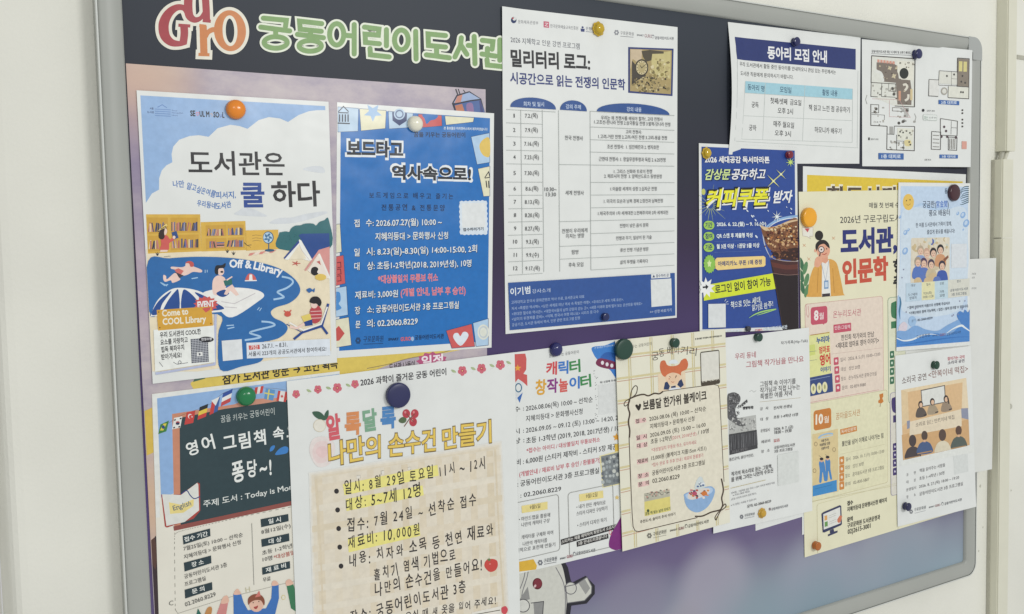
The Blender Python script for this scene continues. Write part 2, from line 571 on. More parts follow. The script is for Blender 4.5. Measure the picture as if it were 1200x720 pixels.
# horizontal joint in the wall right of the trunking, and a small clip
bm = bmesh.new()
p, q = ray(1191.5, 67, -WY), ray(1230, 71, -WY)
box(bm, p.x, p.x + 0.6, WY - 0.0012, WY + 0.001, p.z - 0.004, p.z + 0.004)
tag(link_bm('wall_joint', bm, mat('#b4b2a4', 0.7), loc=(p.x, WY, p.z)), 'grey horizontal joint in the wall right of the upper trunking', 'wall joint', kind='structure')
p = ray(1182, 477, -WY + 0.005)
bm = bmesh.new(); tube(bm, [(p.x + 0.006, WY - 0.0002, p.z), (p.x + 0.006, WY - 0.006, p.z)], 0.006)
bmesh.ops.bevel(bm, geom=bm.edges[:], offset=0.0012, segments=2, affect='EDGES')
tag(link_bm('screw_plug', bm, mat('#b9b8ab', 0.5), loc=(p.x + 0.006, WY, p.z), smooth=False), 'small round grey wall plug beside the lower trunking', 'wall plug')

# ---- the notice board
FH = 0.009            # the frame stands this far in front of the panel
BX0 = ray(126.6, 300, FH).x; BX1 = ray(1147.6, 300, FH).x
BZ1 = ray(1020, 25, FH).z; BZ0 = ray(1070, 697, FH).z
FW = 0.0265
board = tag(empty('notice_board', ((BX0 + BX1) / 2, WY, BZ0)), 'large grey-framed magnetic notice board with a navy to purple and blue printed panel', 'notice board')
def panel_material():
    m = bpy.data.materials.new('printed_panel')
    m.use_nodes = True
    nt = m.node_tree
    b = nt.nodes['Principled BSDF']
    b.inputs['Roughness'].default_value = 0.46
    b.inputs['Specular IOR Level'].default_value = 0.22
    geo = nt.nodes.new('ShaderNodeNewGeometry')
    sep = nt.nodes.new('ShaderNodeSeparateXYZ')
    nt.links.new(geo.outputs['Position'], sep.inputs[0])
    nz = nt.nodes.new('ShaderNodeTexNoise'); nz.inputs['Scale'].default_value = 5.0; nz.inputs['Detail'].default_value = 2
    nt.links.new(geo.outputs['Position'], nz.inputs['Vector'])
    # height plus a cloudy wobble
    ma = nt.nodes.new('ShaderNodeMath'); ma.operation = 'MULTIPLY_ADD'; ma.inputs[1].default_value = 0.05; 
    nt.links.new(nz.outputs['Fac'], ma.inputs[0]); nt.links.new(sep.outputs['Z'], ma.inputs[2])
    mr = nt.nodes.new('ShaderNodeMapRange'); mr.inputs['From Min'].default_value = -0.5; mr.inputs['From Max'].default_value = 0.5
    nt.links.new(ma.outputs[0], mr.inputs['Value'])
    cr = nt.nodes.new('ShaderNodeValToRGB')
    stops = [(0.0, '#8ea5ba'), (0.06, '#94a6b2'), (0.13, '#8b90a0'), (0.20, '#6f6586'), (0.30, '#625480'), (0.42, '#54447a'), (0.55, '#493c64'), (0.66, '#3a3049'), (0.76, '#31323f'), (0.86, '#32363f'), (1.0, '#393f48')]
    els = cr.color_ramp.elements
    while len(els) < len(stops): els.new(0.5)
    for e, (p, c) in zip(els, stops):
        e.position = p
        e.color = tuple(lin(int(c[i:i + 2], 16)) for i in (1, 3, 5)) + (1,)
    nt.links.new(mr.outputs['Result'], cr.inputs['Fac'])
    # soft pale cloud discs printed low on the panel
    prev = cr.outputs['Color']
    for (px, py, rr, col, st, e0, e1) in ((745, 716, 0.082, '#8c869c', .6, .45, 1.08), (838, 692, 0.088, '#a5a1b0', .8, .5, 1.1), (962, 690, 0.115, '#a3a1b2', .75, .5, 1.1), (1050, 640, 0.13, '#a2a4b0', .6, .5, 1.1), (800, 745, 0.06, '#a09ca8', .7, .5, 1.1),
                                  (880, 750, 0.13, '#8b9ba6', .9, .15, 1.1), (960, 740, 0.16, '#869aa6', .95, .2, 1.15), (1060, 690, 0.14, '#869aa8', .7, .1, 1.2), (1085, 602, 0.03, '#7c7796', .5, .1, 1.3)):
        c = ray(px, py, 0)
        vd = nt.nodes.new('ShaderNodeVectorMath'); vd.operation = 'DISTANCE'; vd.inputs[1].default_value = c
        nt.links.new(geo.outputs['Position'], vd.inputs[0])
        ms = nt.nodes.new('ShaderNodeMapRange'); ms.interpolation_type = 'SMOOTHSTEP'
        ms.inputs['From Min'].default_value = rr * e0; ms.inputs['From Max'].default_value = rr * e1
        ms.inputs['To Min'].default_value = st; ms.inputs['To Max'].default_value = 0
        nt.links.new(vd.outputs['Value'], ms.inputs['Value'])
        mx = nt.nodes.new('ShaderNodeMix'); mx.data_type = 'RGBA'
        mx.inputs[7].default_value = tuple(lin(int(col[i:i + 2], 16)) for i in (1, 3, 5)) + (1,)
        nt.links.new(ms.outputs['Result'], mx.inputs['Factor'])
        nt.links.new(prev, mx.inputs[6])
        prev = mx.outputs[2]
    nt.links.new(prev, b.inputs['Base Color'])
    n2 = nt.nodes.new('ShaderNodeTexNoise'); n2.inputs['Scale'].default_value = 500
    bp = nt.nodes.new('ShaderNodeBump'); bp.inputs['Strength'].default_value = 0.06; bp.inputs['Distance'].default_value = 0.001
    nt.links.new(geo.outputs['Position'], n2.inputs['Vector']); nt.links.new(n2.outputs['Fac'], bp.inputs['Height']); nt.links.new(bp.outputs['Normal'], b.inputs['Normal'])
    return m
bm = bmesh.new(); box(bm, BX0 + 0.006, BX1 - 0.006, 0.0, 0.012, BZ0 + 0.006, BZ1 - 0.006)
link_bm('panel', bm, panel_material(), board, board.location)
FM = mat('#a5a7a1', 0.42, 0.03, 8, 0.4)
def rounded(x0, x1, z0, z1, r, n=8):
    pts = []
    for cx, cz, a0 in ((x1 - r, z1 - r, 0), (x0 + r, z1 - r, 90), (x0 + r, z0 + r, 180), (x1 - r, z0 + r, 270)):
        for k in range(n + 1):
            t = math.radians(a0 + 90 * k / n)
            pts.append((cx + r * math.cos(t), cz + r * math.sin(t)))
    return pts
bm = bmesh.new()
loops = []
# profile from the wall round the outer edge, over the domed face, down the inner lip to the panel
for inset, y, rr in ((0.0022, WY - 0.0005, 0.02), (0.0, WY - 0.004, 0.022), (0.0, -FH + 0.0035, 0.022), (0.001, -FH + 0.001, 0.022), (0.0035, -FH, 0.02), (0.0050, -FH - 0.0006, 0.02), (0.0120, -FH - 0.0006, 0.014), (FW - 0.003, -FH + 0.0030, 0.008), (FW - 0.001, -FH + 0.0045, 0.006), (FW, -0.0002, 0.005)):
    loops.append([bm.verts.new((x, y, z)) for x, z in rounded(BX0 + inset, BX1 - inset, BZ0 + inset, BZ1 - inset, rr)])
for A, B in zip(loops, loops[1:]):
    n = len(A)
    for k in range(n):
        bm.faces.new((A[k], A[(k + 1) % n], B[(k + 1) % n], B[k]))
bmesh.ops.recalc_face_normals(bm, faces=bm.faces[:])
link_bm('frame', bm, FM, board, board.location, smooth=True)
# highlight on the frame's outer edge, painted as an added pale bead
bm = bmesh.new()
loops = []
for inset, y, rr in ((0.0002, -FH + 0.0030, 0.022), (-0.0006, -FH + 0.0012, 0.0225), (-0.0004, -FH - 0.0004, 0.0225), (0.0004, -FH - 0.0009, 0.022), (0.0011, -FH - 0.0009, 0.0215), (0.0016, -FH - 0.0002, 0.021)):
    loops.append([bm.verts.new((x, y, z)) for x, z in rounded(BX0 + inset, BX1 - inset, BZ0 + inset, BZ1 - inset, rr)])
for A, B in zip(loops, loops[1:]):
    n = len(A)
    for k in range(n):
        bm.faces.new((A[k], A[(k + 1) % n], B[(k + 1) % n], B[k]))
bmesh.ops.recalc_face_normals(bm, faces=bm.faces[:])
link_bm('edge_highlight', bm, mat('#cfd1cc', 0.3, 0.02, 20, 0.5), board, board.location, smooth=True)
# plastic corner caps, a hair proud of the frame
def corner_cap(sx, sz):
    cx, cz = (BX1 if sx > 0 else BX0), (BZ1 if sz > 0 else BZ0)
    bm = bmesh.new()
    L = 0.040
    out = []
    r = 0.0225
    e = 0.0006
    ox, oz = cx + sx * e, cz + sz * e
    pts = [(ox - sx * L, oz)] + [(ox - sx * r + sx * r * math.sin(t), oz - sz * r + sz * r * math.cos(t)) for t in [math.radians(11.25 * k) for k in range(9)]] + [(ox, oz - sz * L)]
    pts += [(ox - sx * (FW + .001), oz - sz * L), (ox - sx * (FW + .001), oz - sz * (FW + .001)), (ox - sx * L, oz - sz * (FW + .001))]
    f = [bm.verts.new((x, -FH - 0.0010, z)) for x, z in pts]
    b = [bm.verts.new((x, WY - 0.001 if i < 11 else -FH + 0.004, z)) for i, (x, z) in enumerate(pts)]
    bm.faces.new(f)
    n = len(pts)
    for k in range(n): bm.faces.new((f[k], f[(k + 1) % n], b[(k + 1) % n], b[k]))
    bmesh.ops.recalc_face_normals(bm, faces=bm.faces[:])
    link_bm('corner_cap', bm, mat('#a9aca9', 0.45, 0.03, 20, 0.35), board, board.location)
corner_cap(1, 1)

# ------------------------------------------------------------------ lettering stuck on the board
class Sticker(Poster):
    def sheet(s, m): pass
def header():
    full = [tuple(q) for q in ((160, -60), (640, -20), (640, 130), (160, 90))]
    g = Sticker('logo_sticker', 'red and orange curly Latin logo with cream outline on the navy board top', 'logo sticker', full, 0.4, wave=0)
    g.at(0, 0, 4)
    RED, ORG, CRM = '#a4363e', '#cd7f45', '#e6e2d2'
    G = [(884, 84), (866, 42), (830, 36), (792, 62), (768, 110), (772, 165), (800, 198), (838, 206), (872, 200)]
    Gw = [22, 26, 30, 40, 48, 46, 36, 26, 20]
    Gs = [(862, 118), (864, 160), (858, 206)]
    Gt = [(836, 119), (892, 123)]
    u1 = [(884, -22), (882, 30), (888, 74), (912, 94), (940, 86), (957, 60)]
    u2 = [(962, -22), (966, 40), (968, 98)]
    u3 = [(950, 97), (988, 101)]
    r1 = [(952, 122), (954, 190), (956, 256)]
    r2 = [(934, 120), (966, 124)]; r3 = [(930, 256), (982, 258)]
    r4 = [(966, 176), (976, 152), (1000, 140), (1026, 150)]
    O = [(1078 + 55 * math.cos(t) , 145 + 84 * math.sin(t) + 4 * math.cos(t)) for t in [2 * math.pi * k / 16 for k in range(16)]]
    Ow = [40 - 16 * abs(math.sin(2 * math.pi * k / 16)) ** 2 for k in range(16)]
    parts = [('red', G, Gw, 0), ('red', Gs, 36, 0), ('red', Gt, 15, 0), ('red', u1, [40, 40, 38, 28, 20, 16], 0), ('red', u2, 34, 0), ('red', u3, 15, 0),
             ('org', r1, 34, 0), ('org', r2, 14, 0), ('org', r3, 15, 0), ('org', r4, [14, 22, 24, 20], 0), ('org', O, Ow, 1)]
    for grow, colour in ((30, CRM), (0, None)):
        for c, pts, w, cl in parts:
            ww = [x + grow for x in w] if isinstance(w, list) else w + grow
            col = colour or (RED if c == 'red' else ORG)
            p2 = list(pts)
            if grow and not cl:   # push the outline past the stroke's ends
                def ext(a, b, d=13):
                    l = math.hypot(a[0] - b[0], a[1] - b[1]); return (a[0] + (a[0] - b[0]) / l * d, a[1] + (a[1] - b[1]) / l * d)
                p2 = [ext(p2[0], p2[1])] + p2[1:-1] + [ext(p2[-1], p2[-2])]
                ww = ww
            g.line('outline' if grow else 'letters', col, p2, ww, closed=bool(cl), smooth=True)
    g.done()
    t = Sticker('lettering_sticker', 'green rounded Korean library name with cream outline across the navy top of the board', 'lettering sticker', full, 0.4, wave=0)
    t.at(300, 0, 4)
    # every syllable as round-ended strokes
    S = [[(34, 86), (142, 96), (138, 126)], [(22, 128), (158, 146)], [(92, 140), (92, 168)], ('o', 92, 200, 54, 27),
         [(308, 112), (204, 100), (207, 138), (306, 148)], [(256, 148), (256, 168)], [(194, 162), (316, 178)], ('o', 254, 216, 52, 25),
         ('o', 378, 162, 33, 50), [(414, 166), (456, 170)], [(460, 116), (460, 254)],
         [(508, 128), (576, 137), (573, 166), (511, 161), (513, 200), (578, 206)], [(611, 140), (611, 216)], [(534, 228), (536, 258), (624, 268)],
         ('o', 681, 188, 32, 46), [(748, 148), (750, 278)],
         [(888, 168), (806, 160), (808, 214), (888, 222)], [(846, 222), (846, 258)], [(798, 258), (906, 272)],
         [(962, 178), (958, 214), (932, 268)], [(960, 212), (988, 256)], [(994, 214), (1020, 216)], [(1022, 172), (1026, 300)],
         [(1060, 190), (1110, 196), (1106, 232)], [(1084, 228), (1084, 254)], [(1058, 254), (1122, 264)], [(1142, 188), (1142, 284)], [(1142, 234), (1168, 237)], [(1082, 280), (1084, 306), (1162, 314)]]
    t.poly('outline', '#e6ebd8', [(505, 122), (580, 132), (584, 206), (508, 206)])
    for part, col, w in (('outline', '#e6ebd8', 42), ('letters', '#7ba05f', 23)):
        for q in S:
            if q[0] == 'o':
                t.line(part, col, [(q[1] + q[3] * math.cos(k * .3927), q[2] + q[4] * math.sin(k * .3927)) for k in range(16)], w, closed=True, smooth=True)
            else:
                t.line(part, col, q, w)
                for e in q: t.ell(part, col, e, w / 2, w / 2, 14)
    t.done()
header()

def robot():
    r = Sticker('robot_sticker', 'white cut-out robot sticker with a red button at the bottom of the board', 'robot sticker', [(560, 640), (740, 620), (740, 800), (560, 820)], 0.3, wave=0)
    r.at(600, 540, 4)
    r.poly('shadow_line', '#24232b', [(20, 470), (180, 440), (235, 455), (262, 500), (275, 560), (282, 572), (345, 540), (388, 585), (388, 625), (350, 670), (278, 680), (262, 800), (20, 800)])
    r.blob('body', '#cdcdc4', [(-60, 480), (60, 430), (180, 440), (228, 480), (250, 560), (256, 640), (252, 720), (240, 860), (-60, 860)])
    r.poly('arm', '#cdcdc4', [(252, 590), (300, 580), (352, 546), (374, 590), (372, 622), (340, 656), (258, 668)])
    r.ell('arm', '#66656a', (275, 598), 29, 30); r.ell('arm', '#cdcdc4', (275, 598), 25, 26)
    r.poly('arm', '#9a9a97', [(310, 572), (342, 556), (366, 598), (345, 628)])
    r.line('arm', '#66656a', [(252, 590), (300, 580), (352, 546), (374, 590), (372, 622), (340, 656), (258, 668)], 4, closed=True)
    r.line('body', '#77767a', [(85, 455), (72, 540), (48, 620), (40, 700)], 4, smooth=True)
    r.line('body', '#77767a', [(66, 460), (58, 540), (38, 600)], 4, smooth=True)
    r.line('body', '#77767a', [(205, 500), (240, 570), (250, 640), (248, 740)], 4, smooth=True)
    r.poly('panels', '#8f8f8d', [(74, 590), (84, 650), (60, 655), (30, 660)])
    r.poly('panels', '#8f8f8d', [(100, 665), (148, 660), (140, 800), (110, 800)])
    r.line('panels', '#4a494e', [(88, 668), (148, 660), (138, 800)], 4)
    r.ell('knee', '#4a494e', (52, 680), 32, 32); r.ell('knee', '#d2d2cb', (52, 680), 28, 28)
    r.ell('button', '#5a1a22', (119, 577), 23, 27); r.ell('button', '#7c2c38', (121, 575), 19, 22); r.ell('button', '#d8b9b9', (108, 588), 5, 8, rot=0.5)
    r.done()
robot()

# ------------------------------------------------------------------ the posters, back to front
def rise(u0, u1, h):
    """The sheet rises from the panel to lie over the raised frame."""
    def f(u, v):
        t = min(1, max(0, (u - u0) / (u1 - u0)))
        return h * t * t * (3 - 2 * t)
    return f
BK = '#26262a'
def p_spray():
    def pm():
        m = bpy.data.materials.new('lilac_cloud_print'); m.use_nodes = True
        nt = m.node_tree; b = nt.nodes['Principled BSDF']; b.inputs['Roughness'].default_value = 0.4
        tc = nt.nodes.new('ShaderNodeNewGeometry')
        n1 = nt.nodes.new('ShaderNodeTexNoise'); n1.inputs['Scale'].default_value = 15; n1.inputs['Detail'].default_value = 9; n1.inputs['Roughness'].default_value = .65
        mp = nt.nodes.new('ShaderNodeVectorMath'); mp.operation = 'MULTIPLY'; mp.inputs[1].default_value = (1, 1, 1.8)
        nt.links.new(tc.outputs['Position'], mp.inputs[0]); nt.links.new(mp.outputs[0], n1.inputs['Vector'])
        cr = nt.nodes.new('ShaderNodeValToRGB')
        st = [(0.30, '#988da2'), (0.44, '#aba0ad'), (0.56, '#bcb0b6'), (0.72, '#c9bebe')]
        while len(cr.color_ramp.elements) < 4: cr.color_ramp.elements.new(.5)
        for e, (p, c) in zip(cr.color_ramp.elements, st):
            e.position = p; e.color = tuple(lin(int(c[i:i + 2], 16)) for i in (1, 3, 5)) + (1,)
        nt.links.new(n1.outputs['Fac'], cr.inputs['Fac'])
        # peach glow printed at the top left, dusk lilac down the left side
        prev = cr.outputs['Color']
        for (px, py, rr, col, st_) in ((160, 105, .085, '#d8b398', .8), (190, 86, .06, '#cfb29a', .5), (150, 190, .11, '#7f6f96', .6), (160, 330, .09, '#b59ab0', .5), (178, 590, .10, '#d9b48c', .75)):
            vd = nt.nodes.new('ShaderNodeVectorMath'); vd.operation = 'DISTANCE'; vd.inputs[1].default_value = ray(px, py, 0)
            nt.links.new(tc.outputs['Position'], vd.inputs[0])
            ms = nt.nodes.new('ShaderNodeMapRange'); ms.interpolation_type = 'SMOOTHSTEP'; ms.inputs['From Min'].default_value = 0; ms.inputs['From Max'].default_value = rr; ms.inputs['To Min'].default_value = st_; ms.inputs['To Max'].default_value = 0
            nt.links.new(vd.outputs['Value'], ms.inputs['Value'])
            mx = nt.nodes.new('ShaderNodeMix'); mx.data_type = 'RGBA'; mx.inputs[7].default_value = tuple(lin(int(col[i:i + 2], 16)) for i in (1, 3, 5)) + (1,)
            nt.links.new(ms.outputs['Result'], mx.inputs['Factor']); nt.links.new(prev, mx.inputs[6]); prev = mx.outputs[2]
        nt.links.new(prev, b.inputs['Base Color'])
        return m
    p = Poster('poster', 'big lilac cloudy poster with a drawn spray can, mostly hidden behind other sheets', 'poster', [(147.5, 74.5), (569, 105), (572, 648), (181.5, 733)], 0.6, size=(420, 594), sheet_mat=pm())
    p.at(300, 0, 4)
    I = 'illustration'
    p.line(I, '#2a2a30', [(936, 418), (946, 446)], 6); p.line(I, '#2a2a30', [(948, 418), (956, 442)], 5); p.line(I, '#2a2a30', [(972, 422), (984, 440)], 4)
    p.poly(I, '#22273a', [(940, 446), (1000, 428), (1056, 464), (1092, 600), (960, 600), (918, 486)])
    p.poly(I, '#9fb2d4', [(944, 452), (1000, 434), (1050, 464), (1004, 470), (936, 484), (926, 484)])
    p.poly(I, '#c98a78', [(944, 452), (968, 444), (960, 480), (930, 484)])
    p.poly(I, '#47649d', [(930, 492), (1004, 476), (1052, 470), (1076, 540), (1080, 600), (962, 600)])
    p.poly(I, '#c07a5c', [(932, 496), (966, 488), (990, 560), (992, 600), (962, 600)])
    p.poly(I, '#3a3f78', [(1046, 474), (1054, 472), (1084, 600), (1060, 600)])
    p.blob(I, '#8f6f9a', [(986, 492), (1014, 486), (1020, 540), (996, 548)])
    p.line(I, '#1f2438', [(930, 490), (1004, 474), (1054, 468)], 5)
    # yellow banner and its slogan
    p.at(0, 0, 1)
    p.blob('banner', '#dcc35e', [(226, 455), (232, 444), (300, 425), (400, 415), (490, 408), (560, 398), (556, 406), (520, 414), (480, 420), (455, 428), (420, 440), (330, 460), (250, 475)])
    p.poly('banner', '#4c6a58', [(226, 448), (231, 438), (248, 436), (240, 444)])
    p.line('banner', '#8a7a58', [(560, 399), (520, 413), (480, 420), (455, 427), (430, 432)], 0.8, smooth=True)
    p.at(165, 330, 5.106)
    p.text('slogan', '#221f22', '참가 도서관 방문', (490, 620), (890, 562), 64, bold=.03)
    p.text('slogan', '#221f22', '→ 코인 획득', (915, 556), (1180, 520), 60, bold=.03)
    p.at(300, 360, 4)
    p.star('badge', '#b9547e', (826, 256), 76, 62, 12, ry=.62)
    p.text('badge', '#f1e4e8', '일정', (776, 282), (878, 270), 52, bold=.03)
    p.text('slogan', '#3a3038', '도서관 나들이', (625, 300), (745, 284), 34, bold=.02)
    p.at(0, 0, 1)
    p.poly('illustration', '#d8b955', [(169, 482), (180, 477), (181, 530), (172, 534)])
    p.poly('illustration', '#3d3034', [(177, 640), (182, 628), (188, 636), (200, 640), (200, 733), (179, 733)])
    p.poly('illustration', '#5a4038', [(176, 634), (181, 630), (186, 650), (182, 668), (178, 660)])
    p.done()
p_spray()

def p_yellow():
    p = Poster('poster', 'large yellow poster with brown bubble lettering peeping out above the cream library poster', 'poster', [(941, 195), (1132, 204.5), (1125, 582), (940, 627)], 0.6, size=(420, 594))
    p.uvrect('background', '#e0c340', 0.022, 0.022, 0.978, 0.978)
    p.at(930, 190, 4.5)
    p.text('title', '#ece6cc', '한도서관 책축제', (172, 230), (830, 228), 104, bold=.085)
    p.text('title', '#54463a', '한도서관 책축제', (178, 222), (824, 220), 90, bold=.035)
    p.done()
p_yellow()

def p_notice_plain():
    p = Poster('notice', 'plain white sheet mostly hidden under the two narrow posters, overhanging the right frame', 'notice', [(1062, 307), (1167.5, 302.5), (1162.5, 550), (1060, 570)], 2.0, paper='#dedfda', size=(297, 420), wave=.1, ramp=rise(.0, .60, 8.9))
    p.lines('body_text', '#55555a', [('- 자료실', (1138, 322.5), (1143.5, 322.2)), ('- 신청', (1138, 327), (1142, 326.8)), ('- 문의 안내', (1138, 339.5), (1143.8, 339.2))], 2.6)
    p.done()
p_notice_plain()

def p_club():
    def curl(u, v): return 8.0 * max(0, 1 - u * 6) ** 2 * math.sin(math.pi * min(1, v * 1.04))
    p = Poster('notice', 'club recruitment notice with navy heading bar and small timetable, top of the board', 'notice', [(853, 26), (1008.5, 44), (1007, 192), (853.5, 192)], 0.6, size=(297, 210), curl=curl)
    p.at(850, 20, 4.117)
    p.poly('heading', '#2b3870', [(42, 97), (629, 155), (629, 255), (48, 206)])
    p.text('heading', '#eef0ee', '동아리 모집 안내', (203, 203), (490, 224), 62, bold=.03)
    p.text('body_text', BK, '우리 도서관에서 활동 중인 동아리를 안내하오니 관심 있는 주민께서는', (63, 239), (533, 278), 22, bold=.008)
    p.text('body_text', BK, '도서관 직원에게 문의하시기 바랍니다.', (67, 284), (328, 302), 22, bold=.008)
    T = 'table'
    p.poly(T, '#a3cedb', [(95, 310), (614, 347), (613, 399), (93, 367)])
    for t, a, b in (('동아리 명', (105, 353), (188, 362)), ('모임일', (263, 364), (318, 370)), ('활동 내용', (467, 379), (541, 385))): p.text(T, '#33506a', t, a, b, 30, bold=.012)
    for t, a, b in (('궁독', (125, 438), (160, 440)), ('첫째/셋째  금요일', (217, 419), (366, 430)), ('오후 2시', (252, 466), (326, 472)), ('책 읽고 느낀 점 공유하기', (402, 452), (600, 464)),
                    ('궁하', (113, 549), (149, 551)), ('매주 월요일', (232, 530), (331, 539)), ('오후 3시', (238, 574), (316, 580)), ('하모니카 배우기', (430, 559), (559, 567))): p.text(T, BK, t, a, b, 30, bold=.008)
    g = '#c0c6c2'
    for pts in ([(93, 367), (613, 399)], [(86, 477), (613, 501)], [(76, 590), (612, 606)], [(94, 312), (76, 590)], [(193, 318), (180, 594)], [(384, 331), (372, 600)], [(614, 347), (612, 606)], [(45, 600), (640, 632)], [(640, 260), (636, 632)], [(50, 208), (40, 600)]): p.line(T, g, pts, 2.2)
    p.done()
p_club()

def p_plan():
    p = Poster('notice', 'building evacuation floor plan sheet at the top right corner of the board', 'notice', [(1010, 46), (1139.5, 59), (1137.5, 196), (1010.5, 195)], 0.6, size=(297, 210), ramp=rise(.5, .94, 10.2))
    I = 'floor_plan'; W = '#4a4642'; G = '#7a756e'
    p.at(1000, 40, 4.5)
    p.text('title', BK, '궁동어린이도서관 재난 시 대피 및 소화기 배치도', (96, 99), (303, 107), 15, bold=.02)
    p.line('title', BK, [(94, 104), (304, 113)], 2)
    p.poly(I, '#dedfd6', [(97, 117), (325, 131), (322, 385), (215, 380), (95, 330)])
    p.poly(I, '#7f756c', [(122, 150), (205, 152), (232, 168), (240, 235), (300, 244), (308, 300), (306, 375), (232, 372), (224, 258), (160, 252), (150, 205), (122, 186)])
    p.poly(I, '#e4e2d4', [(232, 140), (318, 146), (316, 245), (252, 240), (232, 200)])
    for c, rx, ry in (((192, 180), 14, 14), ((214, 222), 15, 17), ((140, 170), 6, 6), ((226, 182), 8, 10)): p.star(I, '#cfc3a4', c, rx, rx * .5, 4, ry=ry / rx)
    p.line(I, '#dfe0da', [(112, 196), (140, 204), (152, 226), (156, 250)], [14, 16, 16, 14], smooth=True)
    p.ell(I, '#2f3330', (267, 208), 24, 29)
    for k in range(6): p.rect(I, '#d49a88', (126 + 16 * k, 134 + 2 * k), (138 + 16 * k, 150 + 2 * k))
    p.rect(I, '#cf9c82', (238, 300), (250, 352)); p.rect(I, '#d8c69a', (300, 290), (312, 350))
    p.line(I, '#ddd8ca', [(262, 270), (276, 266), (284, 280), (272, 298)], 12, smooth=True); p.line(I, '#ddd8ca', [(290, 318), (288, 340), (272, 352)], 12, smooth=True)
    for pts, w in (([(95, 115), (326, 131)], 7), ([(325, 128), (322, 386)], 8), ([(322, 385), (218, 380)], 6), ([(96, 115), (93, 258)], 6), ([(93, 256), (225, 264)], 5), ([(94, 256), (92, 330), (128, 332)], 5), ([(150, 262), (148, 330)], 4), ([(92, 370), (92, 482), (178, 487)], 6), ([(186, 262), (186, 302), (222, 304), (222, 262)], 3), ([(148, 330), (222, 334)], 4),
                   ([(178, 487), (176, 610)], 6), ([(176, 610), (321, 616)], 6), ([(321, 618), (323, 488)], 6), ([(323, 488), (216, 486)], 5), ([(216, 486), (214, 530), (180, 528)], 4), ([(228, 532), (228, 610)], 4), ([(228, 564), (266, 566), (264, 612)], 3), ([(95, 372), (134, 374), (133, 416), (96, 416)], 4), ([(96, 424), (164, 428), (163, 454)], 3)): p.line(I, W, pts, w * .72)
    p.line(I, G, [(206, 388), (290, 392), (290, 410), (206, 406), (206, 388)], 3)
    p.rect(I, '#a8a8a4', (190, 488), (210, 528)); p.rect(I, '#b8b7b2', (268, 392), (290, 440))
    p.poly(I, '#e0e0d2', [(232, 496), (316, 500), (314, 608), (270, 606), (268, 560), (232, 558)])
    p.blob(I, '#dccf9a', [(270, 562), (300, 560), (304, 588), (274, 590)])
    for c in ((246, 516), (262, 520), (280, 512), (298, 522), (240, 536), (294, 570), (300, 584)): p.ell(I, '#4a4a46', c, 5, 5, 8)
    for c in ((206, 288), (214, 318), (240, 470), (262, 462), (282, 404), (120, 395)): p.ell(I, '#55534f', c, 8, 8, 10)
    p.line(I, '#c9a6a4', [(100, 342), (240, 346), (300, 440), (190, 436), (190, 350)], 2)
    p.line(I, '#9c9c98', [(72, 322), (64, 346), (72, 370)], 3); p.line(I, '#9c9c98', [(322, 420), (330, 440), (322, 468)], 3)
    q = random.Random(31)
    for bx in ((100, 150, 262, 326), (152, 220, 270, 326), (188, 222, 266, 300), (100, 160, 380, 412), (100, 160, 430, 478), (182, 224, 536, 606), (232, 262, 568, 606), (234, 312, 498, 556), (206, 290, 390, 410), (200, 318, 420, 480), (236, 316, 144, 196)):
        for _ in range(7):
            x, y = q.uniform(bx[0], bx[1]), q.uniform(bx[2], bx[3]); w, h = q.uniform(3, 9), q.uniform(3, 9)
            p.line(I, q.choice(['#77726a', '#948e84', '#a89f90', '#5f5a54']), [(x, y), (x + w, y + .4), (x + w, y + h), (x, y + h), (x, y)], q.uniform(1.2, 2.2))
    for k in range(26):
        x, y = q.uniform(128, 300), q.uniform(156, 366)
        if (x > 225 or y < 250) and not (x > 240 and y < 240): p.ell(I, q.choice(['#5f564e', '#a89a88', '#c9bca4', '#6b625a']), (x, y), q.uniform(2, 6), q.uniform(2, 6), 8)
    I = 'floor_plan#upper'
    p.rect(I, '#dcdcd2', (450, 196), (548, 268)); p.rect(I, '#e0e0d4', (500, 276), (610, 342)); p.rect(I, '#dfdfda', (396, 240), (450, 328))
    p.poly(I, '#8a8074', [(550, 130), (608, 134), (606, 280), (548, 276)])
    p.poly(I, '#d8cf8c', [(556, 144), (574, 145), (573, 198), (555, 197)]); p.poly(I, '#d8cf8c', [(580, 146), (598, 147), (597, 200), (579, 199)])
    for pts, w in (([(548, 127), (610, 131), (607, 342), (500, 336)], 5), ([(548, 127), (546, 276), (607, 280)], 4), ([(452, 194), (546, 200)], 3), ([(452, 194), (448, 270), (546, 274)], 3), ([(398, 240), (448, 243)], 4), ([(398, 240), (396, 327), (446, 330)], 4), ([(500, 276), (498, 336)], 3), ([(516, 200), (516, 270)], 2), ([(516, 236), (546, 238)], 2)): p.line(I, W, pts, w * .72)
    p.ell(I, '#a8a49a', (478, 302), 17, 20); p.ell(I, '#dcdcd4', (478, 302), 11, 13)
    for c in ((566, 307), (577, 308), (574, 222), (568, 252), (588, 258), (492, 222), (530, 214)): p.ell(I, '#4a4844', c, 5, 6, 8)
    I = 'floor_plan#lower'
    for pts, w in (([(458, 446), (548, 460), (546, 538), (458, 534), (458, 446)], 4), ([(516, 460), (514, 530)], 2), ([(516, 494), (546, 496)], 2), ([(412, 514), (460, 518), (458, 610), (410, 608), (412, 514)], 4), ([(500, 544), (546, 546), (544, 614), (500, 612), (500, 544)], 4)): p.line(I, W, pts, w * .72)
    for k in range(4):
        p.line(I, G, [(418, 534 + 20 * k), (452, 536 + 20 * k)], 3); p.line(I, G, [(508 + 9 * k, 552), (507 + 9 * k, 608)], 3)
    for c in ((464, 542), (494, 542), (478, 490), (488, 512), (540, 546)): p.ell(I, '#55434a', c, 6, 7, 8)
